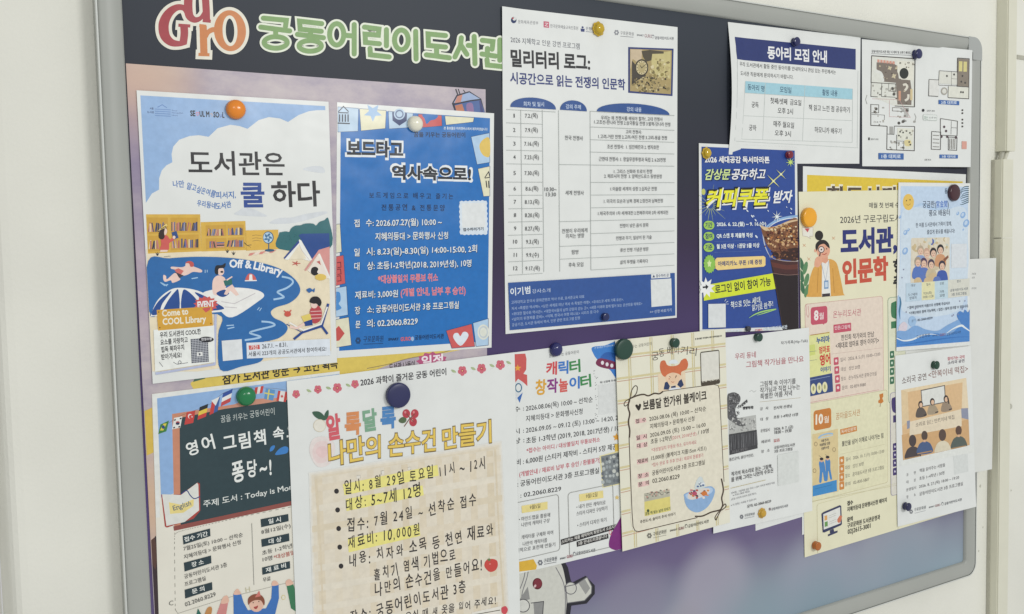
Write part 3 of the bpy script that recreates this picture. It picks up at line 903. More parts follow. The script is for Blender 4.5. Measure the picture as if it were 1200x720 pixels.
    for a, b, t in (((131, 628), (264, 663), '1층 대피로'), ((448, 348), (557, 376), '2층 대피로'), ((453, 636), (550, 657), '3층 대피로')):
        p.rect('caption#' + t, '#3f68a8', a, b)
        h = (b[1] - a[1]) * .62
        p.text('caption#' + t, '#dde6f0', t, (a[0] + (b[0] - a[0]) * .12, b[1] - h * .30), (b[0] - (b[0] - a[0]) * .12, b[1] - h * .28), h, bold=.02)
    p.rect('legend', '#d9a294', (571, 566), (596, 607))
    for y in (402, 418, 452, 470, 488): p.ell('legend', '#4a4440', (574, y), 5, 5, 8)
    p.ell('legend', BK, (367, 403), 7, 8, 10); p.text('legend', BK, '소화기 위치', (386, 410), (427, 412), 10)
    p.rrect('legend', '#bfc7c0', (366, 424), (440, 458), 4); p.rrect('legend', '#e2e6e2', (368, 426), (438, 455), 4)
    p.text('legend', '#3f7a5a', '피난', (372, 452), (392, 452), 20); p.text('legend', BK, '유도등 위치', (396, 446), (436, 448), 10)
    p.rect('legend', BK, (78, 546), (85, 560)); p.text('legend', BK, '완강기 위치', (90, 560), (130, 561), 10); p.text('legend', BK, '관람 동선', (374, 668), (408, 668), 9)
    p.done()
p_plan()

def p_military():
    p = Poster('poster', 'tall white lecture timetable poster with blue domed headings and a war collage picture', 'poster', [(587.5, 8), (794, 32), (793, 372.5), (592.5, 391.7)], 0.8, size=(297, 420), curl=lambda u, v: 2.2 * max(0, 1 - u * 8) ** 2 * max(0, 1 - 3 * v))
    L = 'logo'; GR = '#74757a'
    p.at(585, 10, 5.58)
    p.ell(L, '#26355f', (92, 78), 19, 21); p.ell(L, '#dcdedb', (96, 70), 12, 11); p.ell(L, '#b8474a', (86, 66), 6, 6)
    p.text(L, GR, '문화체육관광부', (122, 100), (256, 109), 25)
    p.rect(L, '#c4586f', (290, 84), (326, 128)); p.line(L, '#e8dcdc', [(297, 96), (318, 98), (300, 114), (320, 118)], 4)
    p.text(L, GR, '한국문화예술교육진흥원', (334, 127), (516, 143), 25)
    p.ell(L, '#2d3a72', (545, 124), 7, 7); p.poly(L, '#2d3a72', [(532, 132), (559, 134), (557, 154), (534, 152)])
    p.text(L, '#3a4468', '은평구립', (566, 143), (640, 150), 24); p.line(L, '#5a6280', [(566, 152), (640, 158)], 3)
    for k in range(6): p.ell(L, '#8f9197', (767 + 11 * math.cos(k * 1.047), 158 + 12 * math.sin(k * 1.047)), 6, 7, 8)
    p.text(L, GR, '구로문화원', (791, 172), (880, 181), 25); p.line(L, GR, [(792, 182), (878, 189)], 3)
    p.text(L, '#5c5d66', 'SMART', (900, 180), (945, 184), 12, bold=.02); p.text(L, '#9c6a72', 'GURO', (950, 190), (1000, 195), 24); p.ell(L, '#7c7e88', (1005, 184), 9, 12); p.ell(L, '#e2e4df', (1005, 186), 6, 8)
    p.text(L, '#5c5d66', '궁동어린이도서관', (1018, 203), (1142, 208), 21, bold=.015)
    p.text('title', '#4a4e5c', '2026 지혜학교 인문 강연 프로그램', (72, 226), (526, 270), 42, jit=.5)
    p.text('title', '#1f1f23', '밀리터리 로그:', (74, 382), (596, 410), 112, bold=.040)
    p.text('title', '#2c3a78', '시공간으로 읽는 전쟁의 인문학', (70, 494), (824, 536), 76, bold=.026)
    # collage picture
    I = 'picture'
    p.poly(I, '#2d3a72', [(843, 253), (1140, 264), (1133, 574), (843, 552)])
    p.poly(I, '#ac9968', [(855, 265), (1129, 275), (1122, 562), (855, 541)])
    r = random.Random(3)
    def scrap(n, bx, by, cols, rad):
        for _ in range(n):
            x, y, q = r.uniform(*bx), r.uniform(*by), r.uniform(rad * .5, rad)
            p.poly(I, r.choice(cols), [(x + q * r.uniform(.5, 1.2) * math.cos(t), y + q * r.uniform(.5, 1.2) * math.sin(t)) for t in [k * 1.05 for k in range(6)]])
    p.poly(I, '#cbb89a', [(858, 268), (935, 270), (930, 330), (900, 350), (872, 330), (858, 400)])
    p.poly(I, '#c9bd84', [(990, 300), (1122, 280), (1118, 460), (1040, 450), (1000, 400)])
    scrap(26, (866, 1112), (340, 540), ['#a5926a', '#8a7a50', '#bfae7c', '#75683f', '#c9b988'], 15)
    p.poly(I, '#4f4838', [(930, 280), (985, 272), (1075, 282), (1075, 296), (1000, 298), (995, 340), (960, 350), (940, 318)])
    p.poly(I, '#453f36', [(868, 342), (900, 380), (960, 440), (905, 470), (866, 500)])
    p.ell(I, '#3b352a', (931, 388), 44, 56); p.ell(I, '#cfc196', (931, 388), 36, 46); p.ell(I, '#b6a778', (931, 388), 26, 34)
    for k in range(12): p.ell(I, '#4a4232', (931 + 30 * math.cos(k * .5236), 388 + 39 * math.sin(k * .5236)), 3, 4, 6)
    p.line(I, '#3b352a', [(920, 372), (931, 390), (950, 372)], 4)
    scrap(34, (985, 1110), (310, 470), ['#b8aa72', '#d3c898', '#958850', '#d8cda4', '#7d7048', '#c0b07c'], 15)
    scrap(80, (868, 1110), (450, 545), ['#4c4434', '#6b5f44', '#93855c', '#b9aa7c', '#3b3529', '#c8bb90'], 10)
    # timetable
    T = 'table'; NV = '#2c5190'; LN = '#a9aeab'
    p.at(585, 110, 5.144)
    for a, b, t in (((65, 80), (341, 96), 24), ((366, 97), (527, 107), 41), ((586, 108), (1026, 131), 60)):
        n = 18; pts = []
        for k in range(n + 1):
            f = k / n; base = a[1] + (b[1] - a[1]) * f
            mid = (a[1] + b[1]) / 2 - t
            pts.append((a[0] + (b[0] - a[0]) * (0.5 - 0.5 * math.cos(math.pi * f)), a[1] + (b[1] - a[1]) * (0.5 - 0.5 * math.cos(math.pi * f)) - mid * math.sin(math.pi * f) ** .9))
        p.poly(T, NV, pts)
    for t, a, b in (('회차 및 일시', (145, 76), (269, 79)), ('강의 주제', (400, 92), (491, 96)), ('강의 내용', (767, 108), (856, 112))): p.text(T, '#c9d6e8', t, a, b, 29, bold=.012)
    p.at(0, 0, 1)
    ys = [128.6, 144.1, 160.2, 176.2, 192.2, 213.6, 229.2, 244.9, 260.5, 276, 291.6, 307.1, 322.8]
    for i, y in enumerate(ys): p.hl(T, LN, (593 if i < 6 else 595.5, y), 635.5 if i else 651, .5)
    cy = [135.8, 152.6, 168.6, 184.4, 203, 221.2, 236.8, 252.3, 267.9, 283.4, 298.9, 314.6]
    ds = ['7.2.(목)', '7.9.(목)', '7.16.(목)', '7.23.(목)', '7.30.(목)', '8.6.(목)', '8.13.(목)', '8.20.(목)', '8.27.(목)', '9.3.(목)', '9.9.(수)', '9.17.(목)']
    for i, y in enumerate(cy):
        w = (0.55 if i == 0 else 1.3) if i < 9 else (1.8 if i == 10 else 2.4)
        p.text(T, BK, str(i + 1), (602.4 + i * .13 - w, y + 2.3), (602.4 + i * .13 + w, y + 2.3), 4.8)
        w = 1.0 * len(ds[i]) + .4
        p.text(T, BK, ds[i], (622.6 + i * .12 - w, y + 3.2), (622.6 + i * .12 + w, y + 3.1), 6.4)
    for x, y0, y1 in ((610, 129, 321), (635.3, 129, 319), (654.3, 129.5, 318.5), (691.3, 130.5, 316.5)): p.vl(T, LN, (x, y0), y1, .5)
    for x, y in ((654.3, 193.0), (655, 260), (655.5, 289), (655.7, 304)): p.hl(T, LN, (x, y), 692.5, .5)
    for y in (149.0, 163.9, 178.4, 193.6, 214.0, 228.8, 243.8, 258.9, 274, 288.3, 302.5, 316.6): p.hl(T, LN, (691.3 + (y - 149) * .006, y), 790, .5)
    p.hl(T, LN, (691, 130.6), 790, .5)
    p.at(585, 110, 5.144)
    for t, a, b, h in (('우리는 왜 전쟁사를 배워야 할까?, 고대 전쟁사', (613, 158), (984, 168), 26), ('1.고조선-한나라 전쟁 2.삼국통일 전쟁 3.발해-당나라 전쟁', (572, 183), (1030, 199), 26), ('고려 전쟁사:', (762, 242), (858, 245), 25), ('1.고려-거란 전쟁 2.고려-여진 전쟁 3.고려-몽골 전쟁', (597, 271), (1010, 280), 26), ('조선 전쟁사:  1. 임진왜란과 2. 병자호란', (650, 333), (962, 337), 27), ('근현대 전쟁사: 1. 항일무장투쟁과 독립 2. 6.25전쟁', (600, 407), (1001, 413), 27), ('1. 그리스 신화와 트로이 전쟁', (690, 482), (920, 482), 26), ('2. 페르시아 전쟁  3. 알렉산드로스 동방원정', (632, 510), (978, 512), 26), ('1.이슬람 세계의 성장 2.십자군 전쟁', (670, 587), (948, 586), 26), ('1. 미국의 모순과 남북 경제 2.링컨과 남북전쟁', (630, 662), (985, 658), 26),
                       ('한국 전쟁사', (395, 280), (504, 284), 29), ('세계 전쟁사', (398, 612), (509, 613), 29), ('10:30~', (272, 588), (345, 588), 24), ('13:30', (281, 619), (341, 619), 24)): p.text(T, '#3c3d42', t, a, b, h, bold=.004)
    p.at(585, 240, 4.5)
    for t, a, b, h in (('1.제국주의와 1차 세계대전 2.전체주의와 2차 세계대전', (520, 58), (889, 52), 22), ('전쟁이 낳은 음식 문화', (635, 123), (786, 118), 22), ('전쟁과 무기, 일상이 된 기술', (615, 189), (803, 182), 22), ('용산 전쟁 기념관 방문', (637, 251), (786, 245), 22), ('삶의 투쟁을 기록하다', (637, 315), (783, 308), 22), ('전쟁이 우리에게', (330, 153), (464, 147), 25), ('미치는 영향', (352, 179), (447, 175), 25), ('탐방', (382, 263), (418, 262), 25), ('후속 모임', (365, 331), (442, 327), 25)): p.text(T, '#3c3d42', t, a, b, h, bold=.004)
    B = 'lecturer_panel'
    p.poly(B, '#2f5598', [(46, 412), (924, 360), (927, 585), (55, 662)])
    p.text(B, '#e6ecf0', '이기범', (57, 482), (163, 472), 44, bold=.02, jit=.5)
    p.text(B, '#c8d4e4', '강사소개', (172, 470), (268, 462), 24, jit=.5)
    for t, a, b in (('고려대학교 한국사 문화콘텐츠 박사 수료, 호서준교육 대표', (62, 525), (447, 493)), ('저서 <특별한 역사책>, <남은 세계로 떠난 역사 속 특별한 여행>, <유네스코 세계 기록 유산>,', (63, 558), (653, 508)), ('<위대한 철수와 역사관>, <대한국사들의 남미 강원의 걷는 곳>, <세종 이래와 함께 떨어 보는 운산정을 해체로>', (65, 586), (752, 530)), ('<남미의 위경제를 준비>, <이제, 한국사 여행 떠나요> 시리즈 등 다수', (65, 614), (523, 572)), ('공공기관, 도서관 등에서 역사, 인문 관련 프로그램 진행', (65, 644), (423, 606))): p.text(B, '#a9bcd8', t, a, b, 18)
    p.poly(B, '#e2e5e4', [(799, 366), (899, 360), (900, 384), (800, 390)]); p.text(B, '#3a4566', '▲ 접수하러 감', (806, 386), (892, 380), 17, bold=.02)
    p.poly(B, '#dfe2e0', [(797, 396), (905, 389), (909, 530), (801, 540)])
    p.text(B, '#c8d4e4', '>> 신청 바로가기', (793, 575), (906, 564), 18)
    p.done()
p_military()

def p_blue():
    p = Poster('poster', 'bright blue board-game history poster with stamp pictures along its edges', 'poster', [(395, 120), (579, 133), (576, 407.5), (393, 420)], 1.0, size=(210, 297), rough=.27)
    p.uvrect('background', '#2471bb', 0.022, 0.022, 0.972, 0.972)
    I = 'stamp'
    p.at(380, 90, 4)
    def temple(x, y, w, h):
        k = '#1f2a3a'
        p.line(I, k, [(x, y + h * .3), (x + w * .5, y), (x + w, y + h * .3)], 5); p.line(I, k, [(x, y + h * .35), (x + w, y + h * .37)], 5); p.line(I, k, [(x - 4, y + h * .95), (x + w + 6, y + h * .98)], 6)
        for q in (.12, .4, .68, .95): p.line(I, k, [(x + w * q, y + h * .45), (x + w * q, y + h * .88)], 6)
    dk = '#2a4a78'
    def stamp(c, pts):
        nonlocal I
        I = 'stamp#%d' % p.k
        p.poly(I, c, pts); p.line(I, dk, pts, 2, closed=True)
    stamp('#b9d0e4', [(64, 142), (160, 149), (158, 256), (64, 260)]); temple(66, 140, 48, 82)
    stamp('#e6e2c2', [(165, 150), (290, 159), (286, 243), (172, 254)]); p.star(I, '#9fbfe0', (228, 168), 44, 20, 5, a0=.95)
    stamp('#b9d0e4', [(300, 162), (416, 172), (410, 238), (304, 245)]); p.poly(I, '#2a3c6c', [(318, 166), (388, 171), (386, 208), (352, 230), (320, 206)]); p.ell(I, '#b9d0e4', (352, 176), 26, 26); p.ell(I, '#5c6f94', (352, 176), 20, 20); p.ell(I, '#b9d0e4', (352, 176), 14, 14)
    stamp('#cf5d5c', [(440, 176), (550, 182), (552, 231), (446, 240)]); p.blob(I, '#2471bb', [(462, 178), (530, 182), (520, 200), (498, 206), (480, 222), (470, 198)])
    stamp('#e6e2c2', [(565, 184), (702, 192), (698, 213), (570, 227)])
    stamp('#b3cfe8', [(688, 282), (774, 264), (776, 402), (716, 412)]); p.blob(I, '#e3c363', [(728, 318), (748, 292), (774, 290), (776, 370), (752, 374), (732, 350)])
    stamp('#e6e2c2', [(720, 432), (776, 420), (776, 560), (746, 562)]); p.line(I, BK, [(752, 474), (770, 446), (776, 470)], 4); p.line(I, BK, [(752, 476), (776, 472)], 4); p.line(I, BK, [(758, 488), (762, 520)], 5); p.line(I, BK, [(770, 488), (772, 522)], 5)
    p.text('heading', '#dbe6f0', '본 홍보물은 미리캔버스에서 제작하였습니다', (560, 248), (765, 254), 14, bold=.02)
    p.text('heading', '#16233e', '꿈을 키우는 궁동어린이', (420, 284), (661, 286), 25, bold=.02)
    for bold, col, e in ((.115, '#e9edf0', 9), (.05, '#20242c', 0)):
        p.text('title', col, '보드타고', (106 - e, 374 + e), (370 + e, 380 + e), 76 + 2 * e, bold=bold, res=3)
        p.text('title', col, '역사속으로!', (316 - e, 482 + e), (688 + e, 490 + e), 66 + 2 * e, bold=bold, res=3)
    p.text('body_text', '#15284c', '보드게임으로 배우고 즐기는', (210, 570), (604, 576), 29, bold=.012, jit=.4, track=.25)
    p.text('body_text', '#15284c', '전통공연 & 전통문양', (268, 628), (565, 630), 31, bold=.014, jit=.4, track=.2)
    q = [(636, 588), (760, 584), (766, 758), (642, 760)]
    p.at(300, 180, 4)
    pts = []
    a = [(954, 226), (1080, 222), (1084, 378), (958, 380)]
    for i in range(4):
        A, B = a[i], a[(i + 1) % 4]; n = 13
        for k in range(n):
            f = k / n; o = 4 if k % 2 else 0
            dx, dy = B[0] - A[0], B[1] - A[1]; l = math.hypot(dx, dy)
            pts.append((A[0] + dx * f + dy / l * o, A[1] + dy * f - dx / l * o))
    p.poly('coupon', '#d9e4ee', pts); p.poly('coupon', '#e3e6e6', [(964, 234), (1074, 231), (1076, 346), (966, 348)])
    p.text('coupon', '#20242c', '접수하러가기', (970, 366), (1066, 361), 16, bold=.03)
    p.at(380, 240, 3.79)
    W, K = '#e8edf0', '#eba9b4'
    for t, a, b in (('접', (133, 100), (157, 99)), ('수: 2026.07.27(월) 10:00 ~', (185, 99), (522, 92)), ('지혜의등대 > 문화행사 신청', (226, 160), (550, 153)), ('일', (133, 230), (157, 229)), ('시: 8.23(일)-8.30(일) 14:00-15:00, 2회', (187, 228), (679, 212)), ('대', (133, 292), (157, 291)), ('상: 초등1-2학년(2018, 2019년생), 10명', (190, 290), (653, 276)), ('재료비: 3,000원', (136, 419), (327, 411)), ('장', (136, 488), (160, 486)), ('소: 궁동어린이도서관 3층 프로그램실', (190, 484), (597, 462)), ('문', (138, 550), (160, 549)), ('의: 02.2060.8229', (188, 547), (415, 534))):
        p.text('body_text', '#1c3558', t, (a[0] + 2, a[1] + 2), (b[0] + 2, b[1] + 2), 36, bold=.036, jit=.45)
        p.text('body_text', W, t, a, b, 35, bold=.014, jit=.45)
    for t, a, b in (('*대상불일치 무통보 취소', (238, 350), (505, 341)), ('(개별 안내, 납부 후 승인)', (338, 409), (628, 398))):
        p.text('body_text', K, t, a, b, 36, bold=.045, jit=.35); p.text('body_text', '#d0545f', t, a, b, 35, bold=0.0, jit=.35)
    stamp('#e2dfc4', [(44, 88), (70, 86), (77, 210), (44, 218)])
    stamp('#cf5d5c', [(44, 232), (85, 225), (93, 350), (44, 362)])
    for k in range(3): p.line(I, '#7a2f3a', [(56, 258 + 30 * k), (72, 256 + 30 * k), (74, 278 + 30 * k), (58, 280 + 30 * k)], 4)
    stamp('#b3cfe8', [(44, 372), (98, 362), (105, 490), (44, 501)]); p.blob(I, '#4f8fcf', [(46, 396), (68, 390), (72, 424), (64, 440), (76, 460), (46, 466)])
    stamp('#e2dfc4', [(44, 512), (108, 500), (120, 624), (44, 636)]); p.poly(I, '#c75450', [(50, 552), (64, 538), (90, 572), (66, 604), (50, 606)])
    L = 'logo'
    for k in range(6): p.ell(L, '#1f4470', (150 + 8 * math.cos(k * 1.047), 604 + 10 * math.sin(k * 1.047)), 4.5, 6, 8)
    p.text(L, '#17335a', '구로문화원', (173, 612), (262, 608), 28); p.line(L, '#17335a', [(174, 620), (262, 616)], 2)
    p.text(L, '#17335a', 'SMART', (284, 604), (330, 602), 11, bold=.03); p.text(L, '#d86a72', 'GURO', (338, 606), (384, 603), 17, bold=.03)
    p.ell(L, '#9fb8d8', (391, 596), 7, 10); p.text(L, '#17335a', '궁동어린이도서관', (402, 602), (531, 594), 22, bold=.016)
    stamp('#cf5d5c', [(541, 560), (654, 530), (668, 630), (566, 638)])
    p.blob(I, '#dfe6ee', [(605, 627), (574, 594), (576, 574), (592, 570), (604, 584), (616, 566), (634, 568), (638, 588)])
    stamp('#b3cfe8', [(660, 526), (728, 506), (728, 624), (674, 630)]); p.ell(I, '#dfe2d6', (706, 566), 26, 34); p.ell(I, '#c4cdd2', (706, 566), 20, 27); p.ell(I, '#dfe2d6', (706, 566), 15, 20)
    p.done()
p_blue()

def p_coffee():
    p = Poster('poster', 'deep blue coffee coupon poster with a big iced coffee cup', 'poster', [(819, 168), (934, 173), (936, 386.5), (820, 390.5)], 1.4, size=(210, 385), rough=.27)
    p.uvrect('background', '#2f4d97', 0.025, 0.018, 0.975, 0.982)
    I, Tt = 'illustration', 'title'
    p.at(810, 160, 6)
    I = 'firework_drawing'
    for k in range(18):
        a = k * 6.283 / 18; q = 75 + 30 * ((k * 7) % 3)
        p.line(I, '#a9b86a', [(135 + 20 * math.cos(a), 485 + 24 * math.sin(a)), (135 + q * math.cos(a), 485 + q * 1.1 * math.sin(a))], [4, 1])
    p.ell(I, '#c3c86a', (86, 390), 14, 22)
    I = 'coffee_cup_drawing'
    p.at(810, 270, 5.76)
    p.poly(I, '#241a1d', [(532, 196), (724, 216), (726, 700), (622, 700), (612, 640)])
    p.poly(I, '#4a2a2a', [(532, 196), (630, 212), (724, 210), (724, 300), (560, 290), (545, 240)])
    p.poly(I, '#63352e', [(538, 214), (640, 236), (722, 230), (722, 262), (640, 266), (548, 248)])
    p.line(I, '#c3cad4', [(482, 0), (488, 60), (503, 120), (534, 186)], [6, 7, 6, 3], smooth=True)
    p.at(810, 160, 6)
    p.line(I, '#8fb4dc', [(500, 670), (540, 628), (610, 588), (690, 566), (752, 560)], [6, 12, 16, 14, 12], smooth=True)
    p.line(I, '#e2e9ee', [(520, 660), (590, 608), (670, 580), (752, 572)], [4, 5, 6, 6], smooth=True)
    p.blob(I, '#7c5238', [(488, 632), (520, 640), (590, 640), (660, 604), (752, 590), (752, 860), (640, 850), (560, 800), (520, 740)])
    r = random.Random(5)
    p.line(I, '#d9bd96', [(486, 628), (530, 652), (600, 640), (680, 604), (752, 588)], [10, 26, 20, 14, 10], smooth=True)
    for _ in range(210):
        x, y = r.uniform(515, 748), r.uniform(615, 850)
        if (y - 615) < (640 - x) * .45 or (x < 560 and y > 780): continue
        q = r.uniform(4, 14)
        dk = y + x * .3 > 830
        c = r.choice(['#4a2622', '#6b3a2c', '#8a5a3c', '#3a2020', '#c8a27a', '#a5704a'] if dk else ['#b08a5c', '#e0cca8', '#8f643c', '#6a4230', '#a57a4c', '#4a2c22', '#94683f'])
        p.poly(I, c, [(x + q * r.uniform(.4, 1.3) * math.cos(t), y + q * r.uniform(.4, 1.3) * math.sin(t)) for t in [k * 1.25 for k in range(5)]])
    for _ in range(34):
        x, y = r.uniform(540, 745), r.uniform(625, 760)
        if y > 640 + (x - 540) * -.2: p.poly(I, r.choice(['#c98f52', '#d9b27a', '#e6d2ac', '#b5743c']), [(x + r.uniform(4, 12) * math.cos(t), y + r.uniform(3, 9) * math.sin(t)) for t in [k * 1.05 for k in range(6)]])
    p.at(810, 270, 5.76)
    p.line(I, '#b9a8a0', [(516, 160), (548, 188), (600, 204), (660, 210), (724, 210)], [2, 4, 4, 4, 3], smooth=True)
    p.blob(I, '#3a221e', [(548, 150), (600, 140), (724, 120), (724, 200), (640, 200), (570, 184)])
    for _ in range(40): p.ell(I, r.choice(['#6a4030', '#4a2c22', '#8a5f40', '#2c1a18']), (r.uniform(560, 720), r.uniform(130, 196)), r.uniform(4, 12), r.uniform(3, 9), 7)
    p.line(I, '#8a6a62', [(548, 290), (640, 302), (724, 298)], 4, smooth=True)
    p.line(I, '#3a2a2c', [(560, 330), (612, 640)], 6)
    p.at(810, 160, 6)
    I = 'sparkles'
    for x, y, q in ((392, 524, 7), (425, 562, 8), (450, 590, 7), (538, 524, 5), (700, 510, 6), (698, 540, 5), (455, 705, 9), (436, 560, 5), (668, 498, 4)): p.ell(I, '#d8e2ee', (x, y), q * .7, q * 1.5, 8, rot=-.7)
    for c, q, col in (((575, 315), 62, '#dfe08a'), ((628, 267), 48, '#dfe08a')): p.star(I, col, c, q, q * .10, 4, a0=0); p.ell(I, '#f4f2c0', c, 8, 8, 8)
    p.star(I, '#c9e27a', (695, 182), 34, 9, 8); p.star(I, '#e6eef4', (600, 565), 40, 8, 8, ry=1.1)
    p.text(Tt, '#eef2ee', '2026 세대공감 독서마라톤', (92, 187), (548, 190), 48, bold=.035)
    p.text(Tt, '#1d3064', '감상문공유하고', (102, 312), (527, 308), 78, bold=.05, shear=.34)
    p.text(Tt, '#d3e69a', '감상문', (96, 308), (276, 306), 78, bold=.024, shear=.34); p.text(Tt, '#eef2ee', '공유하고', (282, 306), (524, 304), 78, bold=.024, shear=.34)
    p.text(Tt, '#eef2ea', '커피쿠폰', (98, 516), (562, 500), 142, bold=.115, shear=.26)
    p.text(Tt, '#1b1c22', '커피쿠폰', (92, 508), (555, 490), 138, bold=.10, shear=.26)
    p.text(Tt, '#ece93a', '커피쿠폰', (102, 498), (546, 482), 122, bold=.045, shear=.26)
    p.text(Tt, '#eef2ee', '받자', (574, 472), (714, 466), 88, bold=.03, shear=.34)
    G, B = '#a5cf5c', 'body_text'
    p.rrect('badge#0', G, (84, 594), (160, 656), 30); p.text('badge#0', '#21386c', '기간', (96, 645), (146, 644), 40, bold=.03)
    p.text(B, '#e3ebf2', '2026. 6. 22.(월) ~ 9. 16.(수)', (176, 634), (524, 630), 32, bold=.035)
    p.line(B, '#5b78b6', [(170, 656), (480, 652)], 2)
    p.at(810, 270, 5.76)
    for t, a, b, tx, l, m, e in (('참여', (80, 12), (152, 72), 'QR 스캔 후 제출형 작성', (168, 54), (411, 49), 78), ('기준', (80, 86), (152, 146), '월 3권 이상 · 1권당 5줄 이상', (168, 126), (458, 117), 150)):
        p.rrect('badge#' + t, G, a, b, 30); p.text('badge#' + t, '#21386c', t, (a[0] + 12, b[1] - 12), (b[0] - 12, b[1] - 13), 38, bold=.03)
        p.text(B, '#e3ebf2', tx, l, m, 32, bold=.035)
        p.line(B, '#5b78b6', [(150, e), (470, e - 12)], 2)
    p.star('badge#star', '#8fc257', (121, 228), 42, 36, 16, ry=1.55); p.star('badge#star', '#d9e8a8', (119, 226), 16, 9, 5, ry=1.7)
    p.poly('badge', '#f0d28a', [(170, 186), (486, 174), (498, 184), (498, 236), (486, 246), (176, 270), (160, 258), (158, 198)])
    p.text('badge', '#2d3f78', '아메리카노 쿠폰 1매 증정', (178, 244), (474, 230), 34, bold=.03)
    p.poly('band', '#d6e23a', [(82, 372), (546, 291), (566, 396), (82, 476)])
    p.text('band', '#20242e', '로그인 없이 참여 가능', (160, 432), (538, 374), 62, bold=.024, shear=.1)
    p.star('band', '#eef1ee', (98, 388), 62, 34, 9, ry=1.15, a0=.1)
    p.line('band', '#22232a', [(74, 386), (98, 383)], 11); p.poly('band', '#22232a', [(94, 364), (114, 381), (96, 402)])
    for t, a, b in (('책으로 잇는', (266, 530), (400, 510)), ('세대,', (408, 502), (472, 492)), ('읽기로', (410, 547), (480, 538)), ('완주!', (490, 532), (554, 518))): p.text(B, '#e6eef4', t, a, b, 46, bold=.012, jit=.8, shear=.15)
    p.line(B, '#a9d874', [(386, 592), (430, 566), (490, 546), (572, 532), (500, 556), (440, 574)], [2, 7, 9, 4, 6, 2], smooth=True)
    p.line(B, '#dfe8ee', [(222, 480), (232, 464)], 3); p.line(B, '#dfe8ee', [(230, 488), (246, 478)], 3); p.line(B, '#dfe8ee', [(232, 498), (250, 498)], 3)
    p.rect('coupon', '#dcdfdf', (112, 498), (230, 655))
    p.text('logo', '#dce6f0', '구로도서관운영과', (180, 708), (343, 694), 28, bold=.02); p.text('logo', '#d0646c', 'GURO', (430, 690), (478, 686), 22, bold=.02); p.text('logo', '#dce6f0', '궁동어린이도서관', (488, 682), (646, 664), 26, bold=.02)
    p.done()
p_coffee()

